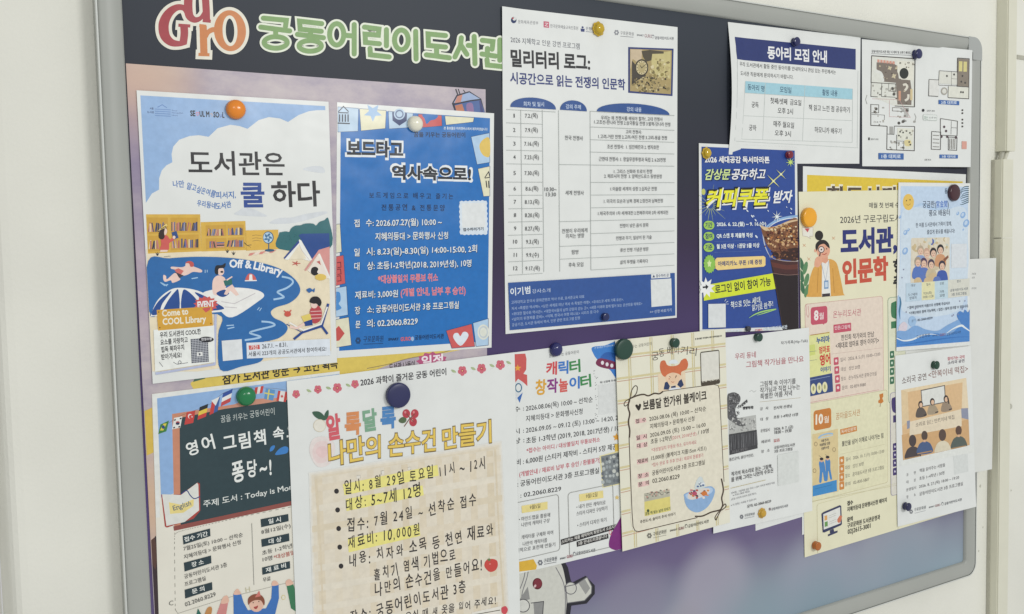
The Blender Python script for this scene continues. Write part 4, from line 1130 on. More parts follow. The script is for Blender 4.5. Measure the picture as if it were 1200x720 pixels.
def p_kool():
    p = Poster('poster', 'summer library poster with white cloud, swimming pool and beach drawing', 'poster', [(160, 106), (385, 119.5), (395, 425), (179, 450)], 2.0, size=(210, 297), wave=.2, rough=.3)
    I, Tt, B = 'illustration', 'title', 'body_text'
    p.at(0, 0, 1)
    SKY = '#96b6de'
    p.poly('background', SKY, [(164.5, 112), (381, 124.6), (381.3, 129.3), (372, 129.3), (362, 130.5), (350, 135), (337.5, 143.2), (328, 139), (315, 137.4), (303, 141), (290, 151.2), (281, 148), (270, 146.4), (255, 150.5), (244.5, 160.5), (233, 158.6), (222, 159.6), (210, 164), (203, 172), (201, 181), (202, 190.3), (195, 194), (189.5, 200), (186.5, 209), (186.3, 222.5), (178, 227), (171, 238)])
    for pts in ([(280, 247), (287, 243.5), (296, 245), (305, 249), (312, 254), (276, 252)], [(316, 262), (326, 256), (342, 255), (358, 251), (378, 248), (383, 250), (360, 258), (340, 262)], [(355, 199), (366, 195), (378, 196), (379, 203)]):
        p.blob('background', '#d6dade', pts)
    L = 'logo'
    p.at(140, 90, 4)
    for k in range(4): p.line(L, '#6d8fc4', [(166, 152 + 10 * k), (240, 156 + 10 * k)], [3, 3])
    p.line(L, '#6d8fc4', [(178, 144), (200, 132), (222, 146)], 4)
    p.text(L, '#46547a', '서울', (142, 154), (160, 155), 10, bold=.02); p.text(L, '#46547a', '도서관', (130, 172), (162, 173), 11, bold=.02)
    for k, (t, w) in enumerate((('Seoul', 24), ('Metropolitan', 52), ('Library', 28))): p.text(L, '#5a6f9c', t, (246, 162 + 11 * k), (246 + w, 163 + 11 * k), 7)
    for t, a, b in (('SE', (332, 184), (356, 185)), ('UL', (376, 187), (400, 188)), ('M', (406, 188), (422, 189)), ('SO', (440, 190), (468, 192)), ('L', (482, 192), (492, 193))): p.text(L, '#23252e', t, a, b, 26, bold=.05)
    p.line(L, '#d88a9e', [(366, 184), (358, 172), (361, 166), (366, 171), (371, 166), (374, 172), (366, 184)], 2.5); p.line(L, '#e0b080', [(426, 178), (430, 172), (436, 178), (432, 188)], 2); p.line(L, '#5a78b8', [(470, 176), (473, 190), (480, 186), (480, 176)], 3)
    p.text(Tt, '#2b2a2c', '도서관은', (325, 463), (776, 466), 116, bold=.016)
    p.text(Tt, '#2d4b94', '쿨', (571, 615), (682, 614), 122, bold=.026); p.text(Tt, '#2b2a2c', '하다', (716, 614), (943, 608), 122, bold=.024)
    bl = '#3d74ba'
    for t, a, b, h in (('나만', (252, 521), (305, 519), 34), ('알고', (312, 527), (356, 540), 34), ('싶은', (358, 541), (398, 556), 34), ('여름', (402, 556), (446, 570), 34), ('피서지,', (452, 573), (546, 571), 33), ('우리', (362, 608), (402, 614), 32), ('동네', (406, 616), (450, 622), 32), ('도서관', (454, 624), (526, 614), 32)): p.text(B, bl, t, a, b, h, bold=.016, jit=.4)
    p.at(140, 240, 3.273)
    p.poly('beach_drawing', '#ecdfc2', [(104, 190), (802, 165), (812, 560), (300, 640), (120, 640)])
    I = 'bookshelf_drawing'
    p.at(165, 245, 7.2)
    Y, YD = '#dbb24c', '#cfa23f'
    p.poly('beach_drawing', '#ecdfc2', [(46, 340), (900, 330), (1560, 315), (1568, 560), (60, 560)])
    p.poly(I, Y, [(44, 46), (500, 46), (512, 358), (60, 378)]); p.poly(I, Y, [(506, 112), (882, 102), (892, 348), (512, 360)])
    p.poly(I, YD, [(52, 72), (228, 74), (228, 205), (56, 210)]); p.poly(I, YD, [(250, 74), (480, 74), (486, 200), (252, 204)]); p.poly(I, YD, [(58, 228), (228, 224), (230, 352), (62, 362)]); p.poly(I, YD, [(252, 222), (488, 216), (494, 340), (254, 350)])
    p.poly(I, YD, [(546, 140), (720, 136), (722, 228), (548, 234)]); p.poly(I, YD, [(732, 136), (870, 132), (874, 222), (734, 228)]); p.poly(I, YD, [(548, 250), (722, 244), (726, 336), (552, 342)]); p.poly(I, YD, [(734, 244), (872, 238), (876, 330), (736, 336)])
    r = random.Random(11)
    cols = ['#4a5378', '#5f6fa0', '#c9837c', '#2e3550', '#d8a08a', '#8a94b8', '#3c4468', '#b36a6a', '#e6cfa2']
    for x0, x1, yb, h in ((60, 222, 194, 82), (258, 290, 188, 78), (300, 396, 186, 80), (416, 470, 186, 80), (64, 150, 340, 84), (262, 330, 332, 78), (340, 430, 328, 78), (450, 476, 326, 76), (556, 700, 226, 62), (738, 860, 220, 62), (580, 640, 328, 62), (724, 862, 320, 62)):
        x = x0
        while x < x1:
            w = r.uniform(7, 13); t = r.choice([0, 0, 0, 0, 14, -12]); hh = h * r.uniform(.82, 1)
            p.poly(I, r.choice(cols), [(x + t, yb - hh), (x + w + t, yb - hh), (x + w, yb), (x, yb)]); x += w + r.uniform(1.5, 5)
    for k in range(4): p.poly(I, cols[k + 1], [(640, 282 + 11 * k), (704, 280 + 11 * k), (704, 289 + 11 * k), (640, 291 + 11 * k)])
    I = 'reader_drawing#girl'
    p.blob(I, '#d3605a', [(168, 250), (190, 222), (222, 226), (246, 256), (270, 240), (280, 262), (240, 290), (232, 346), (162, 346), (172, 300)])
    p.blob(I, '#f0d4c4', [(186, 196), (206, 164), (222, 184), (214, 212), (196, 222)])
    p.blob(I, '#33241f', [(150, 210), (168, 178), (200, 166), (196, 200), (200, 236), (182, 258), (154, 246)])
    p.poly(I, '#ecd079', [(140, 188), (176, 156), (212, 124), (226, 138), (204, 160)]); p.line(I, '#3a2d20', [(168, 170), (212, 146)], 6)
    p.poly(I, '#2f4f88', [(258, 200), (300, 186), (318, 244), (276, 258)]); p.ell(I, '#f0d4c4', (280, 240), 12, 14)
    p.poly(I, '#f0d4c4', [(166, 346), (228, 346), (222, 362), (160, 364)])
    I = 'beach_drawing'
    for x, y in ((140, 380), (730, 356), (782, 374)):
        for a in (-.7, 0, .7): p.line(I, '#2e3338', [(x, y + 14), (x + 24 * math.sin(a), y - 16 * math.cos(a))], [9, 2])
    p.line(I, '#5a5a60', [(194, 404), (250, 398)], 3)
    p.at(270, 245, 7.2)
    p.poly(I, '#dfb44d', [(130, 182), (402, 176), (408, 338), (134, 352)])
    for y in (226, 250, 272): p.line(I, '#7a5f3a', [(184, y), (214, y - 6), (262, y)], 3)
    p.line(I, '#40352a', [(116, 284), (140, 308), (176, 304)], 5); p.line(I, '#40352a', [(140, 308), (172, 326)], 3)
    for k in range(5): p.poly(I, '#d98a80' if k % 2 == 0 else '#ecd9cc', [(164 + 46 * k, 374 - 6 * k), (206 + 46 * k, 368 - 6 * k), (180 + 44 * k, 392 - 6 * k), (150 + 44 * k, 396 - 6 * k)])
    I = 'fan_drawing'
    p.line(I, '#2d5b7c', [(322, 286), (322, 344)], 9); p.ell(I, '#2d5b7c', (330, 350), 40, 12); p.ell(I, '#2d5b7c', (318, 242), 46, 52); p.ell(I, '#b9d4e6', (316, 242), 40, 45)
    for k in range(5): p.ell(I, '#44749c', (316 + 20 * math.cos(k * 1.257), 242 + 23 * math.sin(k * 1.257)), 17, 9, 10, rot=k * 1.257 + .5)
    I = 'trees_drawing'
    TR = '#2c6a70'
    p.blob(I, TR, [(411, 338), (410, 212), (430, 196), (468, 190), (496, 194), (510, 166), (545, 142), (590, 138), (620, 126), (660, 122), (700, 126), (722, 140), (748, 112), (790, 96), (828, 90), (832, 340)])
    r = random.Random(4)
    for _ in range(26): p.ell(I, '#1f5258', (r.uniform(425, 570), r.uniform(215, 320)), 4, 2, 6)
    I = 'tent_drawing'
    p.poly(I, '#274c8e', [(574, 222), (600, 210), (832, 206), (836, 330), (742, 348), (690, 434)])
    p.poly(I, '#f1efe8', [(580, 258), (596, 266), (690, 430), (664, 440), (600, 420), (470, 430), (448, 418)]); p.poly(I, '#2f478c', [(576, 262), (448, 414), (456, 424), (580, 286)]); p.poly(I, '#e9dfc6', [(580, 300), (640, 420), (490, 428)])
    p.line(I, '#c9bfc0', [(580, 300), (600, 350), (640, 400), (668, 436)], 4)
    I = 'tent_drawing#pink'
    p.poly(I, '#d99892', [(836, 318), (744, 346), (622, 516), (636, 524), (744, 372), (836, 580)]); p.poly(I, '#f1e4d8', [(744, 376), (650, 520), (700, 560), (836, 590)]); p.line(I, '#f3eee6', [(746, 378), (838, 588)], 14)
    p.ell(I, '#e5c564', (760, 576), 48, 28); p.blob(I, '#1f1d22', [(678, 540), (684, 500), (716, 488), (740, 506), (730, 534), (740, 548), (708, 562)]); p.poly(I, '#c66a66', [(724, 446), (752, 436), (762, 476)])
    for k in range(5): p.line(I, '#c25a52', [(552, 460), (552 + 38 * math.cos(k * 1.257), 460 + 22 * math.sin(k * 1.257))], [11, 4])
    I = 'pool_drawing'
    p.at(140, 240, 3.273)
    BL = '#2c6bab'
    p.poly(I, BL, [(110, 216), (200, 206), (200, 300), (112, 300)])
    p.blob(I, BL, [(110, 217), (190, 206), (300, 200), (420, 204), (520, 218), (610, 244), (668, 282), (692, 320), (684, 350), (650, 378), (600, 394), (580, 412), (592, 434), (626, 450), (644, 470), (636, 492), (610, 512), (576, 522), (548, 530), (552, 572), (540, 602), (470, 620), (386, 632), (378, 500), (376, 420), (120, 420)])
    p.poly(I, BL, [(110, 214), (130, 212), (135, 430), (118, 430)])
    for pts, w in (([(622, 276), (655, 284), (664, 300), (640, 320), (606, 334), (620, 346), (628, 356), (590, 364)], 7), ([(480, 520), (540, 508), (500, 492), (530, 480), (592, 464), (580, 452), (544, 448)], 7), ([(410, 464), (438, 462)], 4), ([(414, 476), (440, 470)], 4), ([(528, 404), (536, 394)], 3), ([(536, 408), (544, 396)], 3), ([(160, 300), (182, 312)], 4), ([(276, 284), (300, 280)], 4), ([(328, 250), (328, 262)], 3), ([(336, 250), (336, 260)], 3)): p.line(I, '#a9cbe8', pts, w, smooth=True)
    I = 'pool_title'
    p.text(I, '#eef2f4', 'Off &', (420, 240), (506, 244), 31, bold=.035); p.text(I, '#eef2f4', 'Library', (512, 246), (622, 272), 31, bold=.035)
    I = 'swimmer_drawing'
    SKN = '#efd0c4'
    p.blob(I, SKN, [(200, 238), (240, 240), (262, 230), (280, 236), (314, 250), (312, 260), (282, 258), (262, 268), (244, 272), (222, 262), (214, 250), (198, 246)])
    p.ell(I, SKN, (264, 232), 12, 13); p.blob(I, '#c65a56', [(252, 224), (266, 216), (282, 222), (284, 236), (272, 238), (266, 226)])
    p.poly(I, '#d0706a', [(210, 250), (226, 244), (246, 254), (236, 268), (222, 266)]); p.poly(I, '#3f3d48', [(212, 258), (246, 272), (222, 286)])
    p.blob(I, SKN, [(168, 270), (178, 274), (182, 286), (212, 262), (226, 278), (232, 288), (204, 300), (196, 290), (176, 296), (168, 288)])
    p.line(I, '#9cc3e2', [(156, 298), (172, 310), (186, 306)], 4)
    I = 'reader_drawing#float'
    p.blob(I, '#f0eeea', [(318, 346), (358, 326), (440, 318), (520, 326), (554, 346), (530, 372), (432, 432), (380, 402)])
    p.line(I, '#c9c4c6', [(390, 372), (440, 380), (520, 340)], 3); p.line(I, '#c9c4c6', [(400, 392), (450, 396)], 3)
    p.blob(I, SKN, [(356, 330), (358, 290), (376, 272), (402, 280), (408, 306), (398, 340), (366, 348)]); p.ell(I, SKN, (388, 256), 13, 16)
    p.blob(I, '#20222b', [(364, 256), (370, 234), (392, 232), (406, 224), (402, 242), (380, 246), (378, 266), (370, 268)]); p.ell(I, '#2b2a33', (392, 258), 6, 4)
    p.blob(I, '#274c8e', [(372, 338), (402, 326), (420, 340), (400, 354), (380, 350)]); p.poly(I, SKN, [(412, 318), (432, 306), (458, 346), (446, 350), (424, 330), (412, 346), (400, 344)])
    p.poly(I, '#2d6e68', [(398, 292), (430, 284), (432, 306), (404, 312)]); p.line(I, SKN, [(410, 290), (432, 276)], 5)
    I = 'beach_ball_drawing'
    p.blob(I, '#d3625c', [(484, 290), (490, 270), (502, 264), (516, 272), (522, 290)]); p.poly(I, '#f0ece8', [(496, 290), (498, 268), (508, 268), (510, 290)]); p.line(I, '#f0ece8', [(480, 292), (526, 291)], 4)
    I = 'parasol_drawing'
    p.blob(I, '#f0efea', [(118, 430), (142, 372), (182, 334), (225, 319), (300, 330), (360, 362), (412, 402), (380, 412), (124, 428)])
    for a in (([(122, 420), (146, 374), (184, 340), (198, 334), (164, 380), (150, 418)]), ([(168, 416), (182, 374), (212, 334), (226, 330), (226, 410)]), ([(240, 408), (242, 332), (262, 332), (296, 366), (310, 404)]), ([(330, 404), (314, 366), (288, 336), (330, 352), (370, 376), (400, 400)])): p.blob(I, '#284f93', a)
    S = 'sign_panel'
    p.line(S, '#b9c0dc', [(138, 648), (364, 612), (368, 420)], 9)
    p.poly(S, '#eceee9', [(130, 480), (362, 462), (366, 604), (136, 640)])
    p.star(S, '#d05c58', (331, 382), 48, 38, 14, ry=.66); p.text(S, '#f2ecea', 'EVENT', (299, 396), (364, 390), 24, bold=.06)
    p.poly(S, '#d9a63f', [(142, 404), (352, 390), (358, 464), (148, 483)])
    p.poly(S, '#d05c58', [(316, 398), (350, 392), (346, 404), (330, 414)])
    for c in ((150, 412), (154, 472), (350, 456)): p.ell(S, '#8a5a2c', c, 3, 3, 8)
    p.text(S, '#f1ead8', 'Come to', (163, 429), (264, 420), 25, bold=.03); p.text(S, '#f1ead8', 'COOL Library', (165, 461), (332, 449), 25, bold=.03)
    for t, a, b in (('우리 도서관의 COOL한', (155, 512), (312, 497)), ('요소를 자랑하고', (157, 540), (262, 529)), ('힙독 북파우치', (160, 568), (248, 557)), ('받아가세요!', (160, 596), (238, 587))): p.text(S, '#24242a', t, a, b, 23, bold=.022)
    p.poly(S, '#3a3f4e', [(272, 516), (338, 510), (342, 602), (276, 608)])
    for k in range(1, 11): p.line(S, '#c9ccd2', [(272 + 6 * k, 516 - .5 * k), (276 + 6 * k, 608 - .5 * k)], 1.6)
    for k in range(1, 14): p.line(S, '#c9ccd2', [(272 + .3 * k, 516 + 6.6 * k), (338 + .3 * k, 510 + 6.6 * k)], 1.6)
    p.poly(S, '#e3e4e2', [(296, 566), (318, 564), (319, 580), (297, 582)]); p.poly(S, '#3a3f4e', [(303, 568), (313, 573), (304, 579)])
    p.ell(S, '#24252c', (333, 517), 28, 11); p.text(S, '#d8d8da', '한정수량', (313, 522), (354, 520), 11, bold=.03)
    p.line(S, '#6a6a70', [(152, 604), (166, 622)], 2); p.line(S, '#6a6a70', [(206, 604), (222, 612), (236, 606), (230, 598), (226, 610), (262, 606)], 2, smooth=True)
    p.poly('coupon', '#e2e5e6', [(391, 522), (468, 516), (472, 592), (396, 600)])
    p.poly('notice_strip', '#dfe6ee', [(486, 530), (806, 514), (808, 578), (488, 590)])
    p.poly('notice_strip', '#cf5a56', [(494, 540), (536, 537), (538, 554), (496, 557)]); p.text('notice_strip', '#f0e6e4', '기간', (502, 556), (530, 554), 17, bold=.03)
    p.text('notice_strip', '#22232a', '26.7.1. ~ 8.31.', (546, 552), (644, 544), 17, bold=.012); p.text('notice_strip', '#22232a', '서울시 223개의 공공도서관에서 참여하세요!', (494, 583), (792, 562), 19, bold=.014)
    I = 'deck_chair_drawing'
    D = '#23468c'
    for pts in ([(800, 380), (775, 466), (797, 496)], [(775, 466), (700, 490), (668, 516)], [(700, 490), (640, 458)]): p.line(I, D, pts, 9 if pts[0][0] != 700 else 3)
    p.line(I, '#f0ece6', [(796, 392), (772, 458), (704, 482), (650, 452)], 6)
    I = 'reader_drawing#chair'
    p.blob(I, '#b9474e', [(732, 400), (756, 386), (774, 404), (772, 440), (748, 456), (730, 436)])
    for k in range(3): p.line(I, '#e0b8b4', [(732, 410 + 13 * k), (774, 408 + 13 * k)], 3)
    p.ell(I, SKN, (746, 384), 13, 14); p.blob(I, '#1f1d22', [(728, 372), (736, 356), (752, 352), (766, 358), (774, 374), (768, 390), (754, 380), (742, 380)])
    p.poly(I, D, [(706, 448), (738, 440), (740, 462), (712, 466)]); p.poly(I, '#e5cf6e', [(696, 428), (730, 418), (736, 440), (706, 450)]); p.line(I, SKN, [(708, 456), (680, 474), (652, 468)], 9)
    I = 'crab_drawing'
    p.blob(I, '#cf5a4c', [(634, 414), (642, 408), (654, 412), (656, 424), (644, 430), (632, 424)]); p.line(I, '#cf5a4c', [(630, 406), (640, 414)], 4); p.line(I, '#cf5a4c', [(658, 404), (650, 414)], 4)
    I = 'fish_drawing'
    p.blob(I, '#2a64a4', [(716, 326), (730, 320), (740, 326), (748, 320), (746, 336), (738, 332), (726, 338)])
    p.done()
p_kool()

def p_english():
    p = Poster('poster', 'English picture-book class poster with a drawn chalkboard and a string of flags', 'poster', [(178, 462), (398, 435), (408, 728), (187.5, 768)], 1.2, paper='#e5e1d4', size=(210, 297))
    I, Tt, B = 'illustration', 'title', 'body_text'
    p.at(170, 440, 6)
    p.poly('margin', '#e2e4e0', [(48, 132), (1400, -30), (1400, 60), (96, 180), (104, 1000), (60, 1000)])
    p.poly(I, '#8fb1db', [(84, 162), (1400, -14), (1400, 500), (300, 800), (112, 860)])
    p.poly(I, '#c98a6e', [(190, 272), (1400, 84), (1400, 560), (206, 1076)])
    p.blob(I, '#c9907a', [(560, 236), (700, 180), (900, 160), (1050, 180), (1050, 240), (560, 260)])
    I = 'chalkboard_drawing'
    p.poly(I, '#2e4248', [(242, 300), (560, 236), (820, 200), (1400, 110), (1400, 800), (250, 1078)])
    fc = ['flag_line']
    def fn(): return fc[0]
    def flag(x, y, w, h, sl, bands, vert=False, extra=None):
        fc[0] = 'flag#%d' % x
        n = len(bands)
        for k, c in enumerate(bands):
            if vert: q = [(x + w * k / n, y + sl * k / n), (x + w * (k + 1) / n, y + sl * (k + 1) / n), (x + w * (k + 1) / n - h * .18, y + sl * (k + 1) / n + h), (x + w * k / n - h * .18, y + sl * k / n + h)]
            else: q = [(x - h * .18 * k / n, y + h * k / n), (x + w - h * .18 * k / n, y + sl + h * k / n), (x + w - h * .18 * (k + 1) / n, y + sl + h * (k + 1) / n), (x - h * .18 * (k + 1) / n, y + h * (k + 1) / n)]
            p.poly(fn(), c, q)
    p.line('flag_line', '#6a5a50', [(130, 360), (240, 290), (340, 250), (460, 200), (560, 120), (700, 90), (900, 92), (1020, 110)], 2, smooth=True)
    fc[0] = 'flag#0'; p.poly(fn(), '#3f7d3c', [(108, 346), (168, 318), (150, 394), (92, 414)]); p.poly(fn(), '#d9c94e', [(104, 388), (130, 340), (152, 338), (128, 388)]); p.ell(fn(), '#2c4a7c', (128, 364), 11, 13)
    flag(204, 300, 58, 80, -12, ['#e2e3df']); p.ell(fn(), '#bb4a4c', (230, 332), 14, 9); p.ell(fn(), '#2a3050', (229, 340), 14, 9)
    for c in ((210, 314), (250, 304), (204, 368), (240, 362)): p.line(fn(), '#26262a', [(c[0] - 6, c[1] + 3), (c[0] + 6, c[1] - 3)], 9)
    flag(292, 262, 62, 86, -14, ['#c4423e']); p.ell(fn(), '#e6dcd8', (316, 288), 15, 17); p.ell(fn(), '#c4423e', (321, 292), 13, 14); p.star(fn(), '#e6dcd8', (330, 292), 7, 3, 5)
    flag(384, 224, 60, 90, -24, ['#25262a', '#e3c64c', '#c4423e'])
    flag(470, 180, 58, 100, -28, ['#c4423e', '#3c5f9e'], vert=True); p.poly(fn(), '#e2e3df', [(466, 178), (524, 150), (496, 214)])
    flag(548, 128, 68, 92, -34, ['#2f4f9a', '#e6e6e4', '#c04a4a'])
    flag(774, 86, 60, 50, -12, ['#c4423e', '#e4e0dc', '#c4423e'], vert=True)
    flag(850, 92, 64, 74, 12, ['#5f94c4']); p.line(fn(), '#d9cf6a', [(872, 100), (862, 170)], 9); p.line(fn(), '#d9cf6a', [(838, 124), (908, 136)], 9)
    flag(936, 108, 66, 72, 8, ['#c4423e', '#e4e0dc', '#e4e0dc', '#c4423e'], vert=True); p.star(fn(), '#c4423e', (962, 148), 14, 6, 7)
    p.text(Tt, '#c9d0cc', '꿈을 키우는 궁동어린이', (534, 338), (912, 276), 54, jit=.6)
    for t, a, b, h in (('영어', (300, 576), (498, 520), 108), ('그림책', (552, 536), (852, 482), 110), ('속으로', (904, 476), (1190, 420), 108)): p.text(Tt, '#e9ece8', t, a, b, h, bold=.022, jit=1.0, res=3, track=.12)
    p.at(170, 550, 4.235)
    p.text(Tt, '#e9ece8', '퐁당~!', (434, 66), (630, 32), 100, bold=.024, jit=1.0, res=3, track=.12)
    p.at(170, 440, 6)
    I = 'splash_drawing'
    p.blob(I, '#3d7fc4', [(876, 534), (884, 504), (908, 492), (912, 506), (896, 530)]); p.blob(I, '#3d7fc4', [(914, 558), (940, 520), (980, 500), (1006, 510), (1000, 544), (960, 556)])
    p.at(170, 550, 4.235)
    p.text(Tt, '#dfe3de', '주제 도서 : Today is Monday', (290, 192), (795, 92), 36, bold=.012, jit=.4)
    I = 'chalkboard_drawing'
    p.poly(I, '#8f4f48', [(140, 284), (800, 142), (800, 164), (144, 306)])
    I = 'book_drawing'
    p.poly(I, '#a9463f', [(80, 126), (96, 128), (180, 124), (260, 66), (272, 72), (274, 206), (240, 246), (108, 290), (98, 284)])
    p.poly(I, '#dedfd8', [(84, 124), (178, 128), (258, 68), (264, 76), (268, 204), (196, 262), (106, 282)]); p.poly(I, '#e8d68a', [(118, 164), (176, 176), (242, 148), (240, 182), (190, 216), (124, 222)])
    p.line(I, '#2d3f7c', [(178, 124), (206, 106), (224, 130), (244, 146), (272, 136)], 5, smooth=True)
    p.text(I, '#5a6a7c', 'English', (140, 206), (230, 178), 26, bold=.01, jit=.8)
    # info boxes
    dots = [(150, 700), (146, 350), (152, 322), (176, 308), (300, 278), (500, 232), (800, 172)]
    sm = catmull([d + (2.6,) for d in dots], False, 22)
    for i in range(0, len(sm) - 1, 2):
        a, b = sm[i], sm[i + 1]
        p.line(B, '#8a8880', [a[:2], b[:2]], 2.4)
    p.line(B, '#8a8880', [(150, 696), (162, 716), (400, 640), (800, 540)], 1.6)
    p.line(B, '#8c8c86', [(529, 268), (540, 574)], 2.6)
    for q, t, a, b in (([(186, 330), (322, 294), (324, 332), (190, 374)], '접수 기간', (196, 362), (312, 330)), ([(192, 464), (327, 428), (329, 466), (196, 508)], '장 소', (232, 487), (292, 470)), ([(196, 598), (332, 560), (334, 598), (199, 642)], '문 의', (234, 620), (296, 602)),
                       ([(573, 248), (710, 222), (712, 258), (576, 288)], '일 시', (612, 272), (674, 260)), ([(576, 348), (714, 318), (716, 356), (579, 386)], '대 상', (614, 372), (678, 358)), ([(580, 488), (718, 456), (720, 492), (582, 524)], '재 료 비', (600, 514), (700, 488))):
        p.poly('label#' + t, '#2b3d44', q); p.text('label#' + t, '#e6e8e2', t, a, b, 25, bold=.02)
    k = '#4c4c4c'
    for t, a, b, c in (('7월25일(토) 10:00 ~ 선착순', (192, 406), (486, 336), k), ('지혜의등대 > 문화행사 신청', (194, 448), (476, 372), k), ('궁동어린이도서관 3층', (196, 545), (408, 484), k), ('프로그램실', (198, 583), (302, 552), k), ('02.2060.8229', (200, 682), (352, 628), k), ('8월12일(수) 14:00~15:00', (578, 324), (880, 254), k), ('초등 1-2학년(2018~2019)', (582, 428), (880, 352), k), ('10명', (584, 460), (632, 450), k), ('*대상불일치 취소', (640, 450), (820, 404), '#b4584e'), ('무료', (586, 562), (624, 553), k)): p.text(B, c, t, a, b, 24 if t[0] != '0' else 21, bold=.006, jit=.25)
    p.text(B, '#6c6c66', 'C', (118, 677), (140, 674), 24); p.text(B, '#c9c3a4', 'H', (500, 612), (522, 606), 26)
    p.ell(B, '#dccf90', (686, 636), 10, 12, 12); p.ell(B, '#e5e1d4', (686, 636), 7, 9, 12)
    I = 'children_drawing'
    S = '#e3b9a4'
    p.poly(I, '#3f72b8', [(438, 620), (474, 612), (488, 660), (510, 700), (600, 690), (626, 640), (630, 576), (662, 572), (664, 640), (640, 740), (440, 760)])
    p.blob(I, S, [(440, 622), (446, 602), (460, 594), (470, 606), (474, 620)]); p.blob(I, S, [(630, 578), (630, 560), (642, 552), (656, 560), (660, 574)])
    p.ell(I, S, (552, 668), 36, 40); p.blob(I, '#8a4f3a', [(512, 672), (512, 640), (540, 620), (574, 624), (592, 648), (590, 676), (574, 652), (546, 650), (524, 660)]); p.poly(I, '#cf7a70', [(544, 636), (566, 602), (574, 630)])
    p.blob(I, '#a84a44', [(538, 684), (550, 680), (560, 676), (556, 690), (546, 694)]); p.ell(I, '#3a2a26', (536, 662), 3, 3, 8); p.ell(I, '#3a2a26', (564, 656), 3, 3, 8)
    p.poly(I, '#3c7a56', [(702, 578), (734, 568), (744, 600), (770, 640), (770, 720), (724, 690)]); p.blob(I, S, [(702, 578), (698, 556), (716, 546), (730, 556), (734, 570)])
    p.poly(I, '#cf8a86', [(374, 666), (412, 660), (398, 740), (340, 760)]); p.blob(I, S, [(376, 666), (388, 634), (408, 628), (414, 660)])
    p.poly(I, '#2f6a5c', [(262, 690), (290, 740), (250, 740)]); p.blob(I, '#c08a52', [(294, 730), (308, 690), (326, 682), (332, 700), (318, 740)])
    p.done()
p_english()

